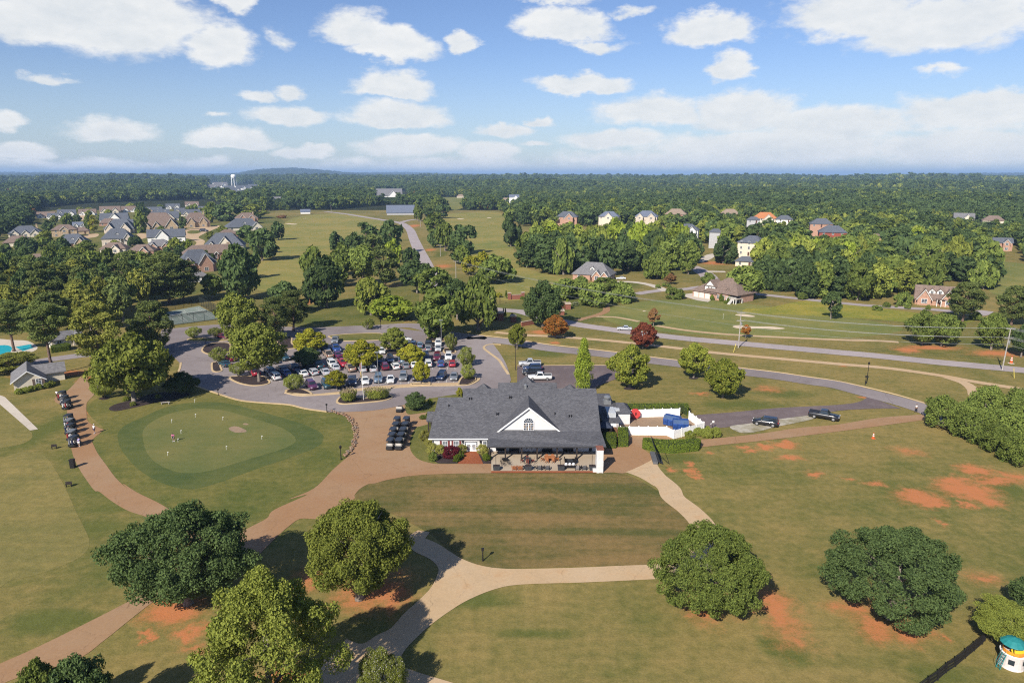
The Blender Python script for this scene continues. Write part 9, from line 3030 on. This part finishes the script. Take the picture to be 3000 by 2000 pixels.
for A_, B_ in runs:
 for i in range(min(len(A_), len(B_))):
  a, b_ = A_[i], B_[i]
  pts = [a.lerp(b_, t / 12) - Vector((0, 0, 1.3 * 4 * (t / 12) * (1 - t / 12))) for t in range(13)]
  m2 = MB()
  m2.tube(pts, .022, 4, False)
  setp(m2.build('power_line', WIRE), 'thin power line strung along the public road between two poles', 'power line', 'power lines along the public road')
for i, j in ((0, 0), (1, 1), (2, 2), (3, 6)):
 a, b_ = kmin[i], wp[1][j]
 pts = [a.lerp(b_, t / 12) - Vector((0, 0, 2.0 * 4 * (t / 12) * (1 - t / 12))) for t in range(13)]
 m2 = MB()
 m2.tube(pts, .022, 4, False)
 setp(m2.build('power_line', WIRE), 'thin power line from the entrance pole to the pole by the bunker', 'power line', 'power lines over the entrance')
for (t_, x, y, lean_, lab) in (('H', 1408, 318, .25, 'yellow guy wire guard below the pole by the bunker'), ('I', 2262, 555, -.12, 'yellow guy wire guard below the leaning pole')):
 p = tg(t_, x, y)
 m2 = MB()
 m2.tube([(0, 0, 0), (lean_ * 2.4, .3, 2.4)], .07, 6)
 setp(m2.build('guy_guard', M('yellow_plastic', (.62, .50, .10), .5, .05, 3), None, (p.x, p.y, 0)), lab, 'guy guard', 'yellow guy wire guards')
CONE_O = M('cone_orange', (.62, .11, .03), .5, .06, 3)
def cone(tile, x, y, h, label):
 p = tg(tile, x, y)
 e = empty('traffic_cone', (p.x, p.y, .01), 0, label, 'traffic cone')
 m2 = MB()
 m2.box(-h * .28, h * .28, -h * .28, h * .28, 0, .05)
 m2.build('base', CONE_O if h < 1.2 else WHITE, e)
 m2 = MB()
 m2.lathe([(h * .2, .051), (h * .05, h)], (0, 0, 0), 12)
 m2.build('cone', CONE_O, e)
 for z0, z1 in ((.42, .58), (.72, .84)):
  m2 = MB()
  r0, r1 = h * (.2 - .15 * z0) + .006, h * (.2 - .15 * z1) + .006
  m2.lathe([(r0, h * z0), (r1, h * z1)], (0, 0, 0), 12, False)
  m2.build('band', WHITE, e)
cone('I', 966, 1110, 1.15, 'slim orange and white cone on the grass below the long path')
cone('I', 2232, 420, 1.9, 'orange marker cone beyond the public road at the right')
# --- lower right corner: picket fence and play tower
pts = [tg('X', *q) for q in ((1600, 240), (1550, 300), (1400, 430), (1230, 570), (1040, 730), (860, 850), (700, 990), (520, 1120), (330, 1260))]
fe = empty('picket_fence', tuple(pts[0]), 0, 'black metal picket fence in the lower right corner', 'fence')
pk = MB()
pk.box(-.015, .015, -.015, .015, .06, 1.22)
pkm = pk.mesh('picket', BLACK_METAL)
ps = MB()
ps.box(-.05, .05, -.05, .05, 0, 1.38)
psm = ps.mesh('fence_post', BLACK_METAL)
for i in range(len(pts) - 1):
 a, b_ = pts[i] - pts[0], pts[i + 1] - pts[0]
 m2 = MB()
 for z in (.18, 1.08, 1.25):
  m2.tube([a + Vector((0, 0, z)), b_ + Vector((0, 0, z))], .025, 4)
 m2.build('rail', BLACK_METAL, fe)
 link_mesh('post', psm, fe, a)
 L = (b_ - a).length
 n = max(4, int(L / .14))
 for j in range(1, n):
  link_mesh('picket', pkm, fe, a.lerp(b_, j / n))
p = tg('X', 2190, 790)
pe = empty('play_tower', (p.x + .05, p.y + .75, 0), .2, 'pale round play tower with a teal roof cut by the right edge', 'play tower')
pe.scale = (.76, .76, .76)
PTW = M('pale_play_plastic', (.60, .54, .51), .6, .05, 2)
m2 = MB()
m2.lathe([(1.50, 0), (1.42, .25), (1.36, 1.0), (1.40, 1.9), (1.44, 1.92), (1.44, 2.02), (1.30, 2.02)], (0, 0, 0), 24)
tw = m2.build('tower_wall', PTW, pe)
m2 = MB()
m2.lathe([(1.46, 1.96), (1.52, 2.0), (1.52, 2.12), (1.44, 2.16), (1.34, 2.1)], (0, 0, 0), 24, False)
m2.build('rim', WHITE, pe)
m2 = MB()
m2.lathe([(1.22, 2.021), (1.22, 2.55)], (0, 0, 0), 20, False)
m2.build('inner_wall', M('orange_play_plastic', (.70, .27, .03), .5, .08, 2), pe)
m2 = MB()
m2.add([(-1.0, -.9, 2.35), (1.15, -.95, 2.35), (1.1, -.4, 2.75), (-.9, -.35, 2.75), (-1.0, -.9, 2.25), (1.15, -.95, 2.25), (1.1, -.4, 2.65), (-.9, -.35, 2.65)], [(0, 1, 2, 3), (7, 6, 5, 4), (0, 4, 5, 1), (1, 5, 6, 2), (2, 6, 7, 3), (3, 7, 4, 0)])
m2.build('slide', M('yellow_play_plastic', (.75, .48, .03), .4, .05, 2), pe)
TEAL = M('teal_play_plastic', (.02, .19, .19), .5, .06, 2)
m2 = MB()
m2.lathe([(1.55, 3.2), (1.50, 3.32), (.85, 3.78), (.05, 4.05)], (0, .2, 0), 12)
m2.build('roof', TEAL, pe)
for k in range(4):
 a = .8 + k * 1.57
 m2 = MB()
 m2.tube([(1.25 * math.cos(a), 1.25 * math.sin(a), 2.0), (1.3 * math.cos(a), .2 + 1.3 * math.sin(a), 3.25)], .05, 6)
 m2.build('roof_post', BLACK_METAL, pe)
for (a, w_) in ((-2.45, .34), (-1.25, .2)):
 m2 = MB()
 c, s = math.cos(a), math.sin(a)
 ctr = Vector((1.40 * c, 1.40 * s, 1.15))
 tx = Vector((-s, c, 0))
 q = [ctr + tx * w_ * u + Vector((0, 0, .35 * v)) + Vector((c, s, 0)) * .03 for u, v in ((-1, -1), (1, -1), (1, 1), (-1, 1))]
 q2 = [v - Vector((c, s, 0)) * .1 for v in q]
 m2.add(q + q2, [(0, 1, 2, 3), (7, 6, 5, 4), (0, 4, 5, 1), (1, 5, 6, 2), (2, 6, 7, 3), (3, 7, 4, 0)])
 m2.build('tower_window', M('play_opening', (.02, .03, .035), .6, .1, 2), tw)
ld = MB()
for sx in (-.28, .28):
 ld.tube([(-2.35, -.3 + sx, 0), (-1.5, -.1 + sx, 2.05)], .045, 6)
 ld.tube([(-2.35, -.3 + sx, 0), (-2.6, -.3 + sx, 1.2), (-1.6, -.1 + sx, 2.6)], .03, 6)
ld.build('ladder_rail', TEAL, pe)
for k in range(6):
 t = (k + .5) / 6
 x, y, z = -2.35 + .85 * t, -.3 + .2 * t, 2.05 * t
 m2 = MB()
 m2.tube([(x, y - .28, z), (x, y + .28, z)], .04, 6)
 m2.build('rung', TEAL, pe)
# --- the far water tower, mast and bright sheds on the horizon
def far_at(px, py_base, dist):
 d_ = px_dir(px, py_base)
 return Vector((d_.x / d_.y * dist, dist, 0))
p = far_at(684, 520, 2600)
e = empty('water_tower', tuple(p), 0, 'white water tower rising above the forest at the left horizon', 'water tower')
zt_ = CAM_H + 2600 * (px_dir(684, 511).z / px_dir(684, 511).y)
zb_ = zt_ - 17
m2 = MB()
m2.s = True
m2.lathe([(1.5, zb_), (6.5, zb_ + 3), (9.2, zb_ + 8), (9.2, zb_ + 11), (7.5, zb_ + 15), (3, zb_ + 17), (.2, zb_ + 17.4)], (0, 0, 0), 20)
m2.build('tank', WHITE, e)
for k in range(6):
 a = k * math.pi / 3
 m2 = MB()
 m2.tube([(9.6 * math.cos(a), 9.6 * math.sin(a), 0), (8.4 * math.cos(a), 8.4 * math.sin(a), zb_ + 8)], .7, 6)
 m2.build('leg', WHITE, e)
m2 = MB()
m2.tube([(0, 0, 0), (0, 0, zb_ + 2)], 1.3, 8)
m2.build('riser', WHITE, e)
p = far_at(834, 520, 7000)
e = empty('radio_mast', tuple(p), 0, 'thin pale mast in front of the far hill', 'mast')
m2 = MB()
m2.tube([(0, 0, 0), (0, 0, 48 + 7000 * (px_dir(834, 507).z / px_dir(834, 507).y))], [3, 1.2], 4)
m2.build('lattice', GREY_METAL, e)
for (px, py, w_, dist) in ((573, 518, 130, 5200), (512, 518, 30, 5600), (610, 519, 18, 5600), (2600, 533, 40, 3000), (2683, 531, 34, 3100), (2741, 531, 40, 3100), (2794, 532, 36, 3000), (2420, 564, 22, 1500), (1098, 528, 14, 4200)):
 p = far_at(px, py, dist)
 z = CAM_H + dist * (px_dir(px, py).z / px_dir(px, py).y)
 e = empty('far_shed', tuple(p), 0, 'tiny pale building far off in the forest near the horizon', 'building', 'pale buildings near the horizon')
 ww = w_ * dist / 2000 / 3
 hh = max(z + 2, 14)
 m2 = MB()
 m2.box(-ww, ww, 0, 15, 0, hh - 3)
 m2.build('wall', WHITE, e)
 m2 = MB()
 roof_gable(m2, -ww, ww, 0, 15, hh - 3, 3, 'x', .8, .4)
 m2.build('roof', ROOFS['grey'], e)
# bare trees in the right forest
for (tile, x, y, h_, lab) in (('C', 1720, 420, 130, 'bare reddish tree above the forest right of centre'), ('C', 1600, 420, 80, 'bare pale snag beside the reddish bare tree')):
 p = tp(tile, x, y)
 g_ = G(*p)
 hh = up_m(p[0], p[1], h_ / TILES[tile][2])
 e = empty('bare_tree', (g_.x, g_.y, 0), 0, lab, 'bare tree')
 rr = random.Random(int(x))
 m2 = MB()
 m2.tube([(0, 0, 0), (0, 0, hh * .6)], [.7, .4], 6)
 m2.build('trunk', BARK, e)
 m2 = MB()
 for k in range(26):
  a = rr.uniform(0, 6.28)
  z = hh * rr.uniform(.25, .6)
  ln = hh * rr.uniform(.2, .42)
  tip = (ln * .7 * math.cos(a), ln * .7 * math.sin(a), z + ln)
  m2.tube([(0, 0, z), tuple(c * .6 + (0 if i < 2 else z * .4) for i, c in enumerate(tip)), tip], [.35, .22, .08], 5)
 m2.build('branches', M('bare_twigs', (.33, .23, .19), .9, .1, 2), e)
# --- air
hz = MB()
hz.box(-47000, 47000, -900, 47000, -1.5, 150)
hm = bpy.data.materials.new('haze_air')
hm.use_nodes = True
hm.node_tree.nodes.clear()
N = NT(hm.node_tree)
_o = N.n('ShaderNodeOutputMaterial')
_v = N.n('ShaderNodeVolumePrincipled')
_v.inputs['Color'].default_value = (0.44, 0.66, 1.0, 1)
_v.inputs['Density'].default_value = 0.000095
N.link(_v.outputs[0], _o.inputs['Volume'])
setp(hz.build('haze', hm), 'thin blue summer haze over the whole landscape', 'haze', kind='stuff')
# things alike that share a label: tell them apart by their place from left to right
ORD = ('leftmost', 'second', 'third', 'fourth', 'fifth', 'sixth', 'seventh', 'eighth', 'ninth', 'tenth', 'eleventh', 'twelfth', 'thirteenth', 'fourteenth', 'fifteenth', 'sixteenth', 'seventeenth', 'eighteenth', 'nineteenth', 'twentieth', 'twenty-first', 'twenty-second', 'twenty-third', 'twenty-fourth', 'twenty-fifth', 'twenty-sixth')
same = {}
for o in scene.objects:
 if o.parent is None and o.get('label') and o.get('kind') is None:
  same.setdefault(o['label'], []).append(o)
for lab, obs in same.items():
 if len(obs) < 2 or obs[0].name.startswith(('power_line',)):
  continue
 obs.sort(key=lambda o: o.location.x / max(1.0, o.location.y))
 n = len(obs)
 for i, o in enumerate(obs):
  j = n - 1 - i
  if i == 0:
   w = 'leftmost'
  elif j == 0:
   w = 'rightmost'
  elif i < 26:
   w = ORD[i] + ' from the left'
  elif j < 26:
   w = ORD[j] + ' from the right'
  else:
   w = 'near the middle'
  o['label'] = lab + ', ' + w
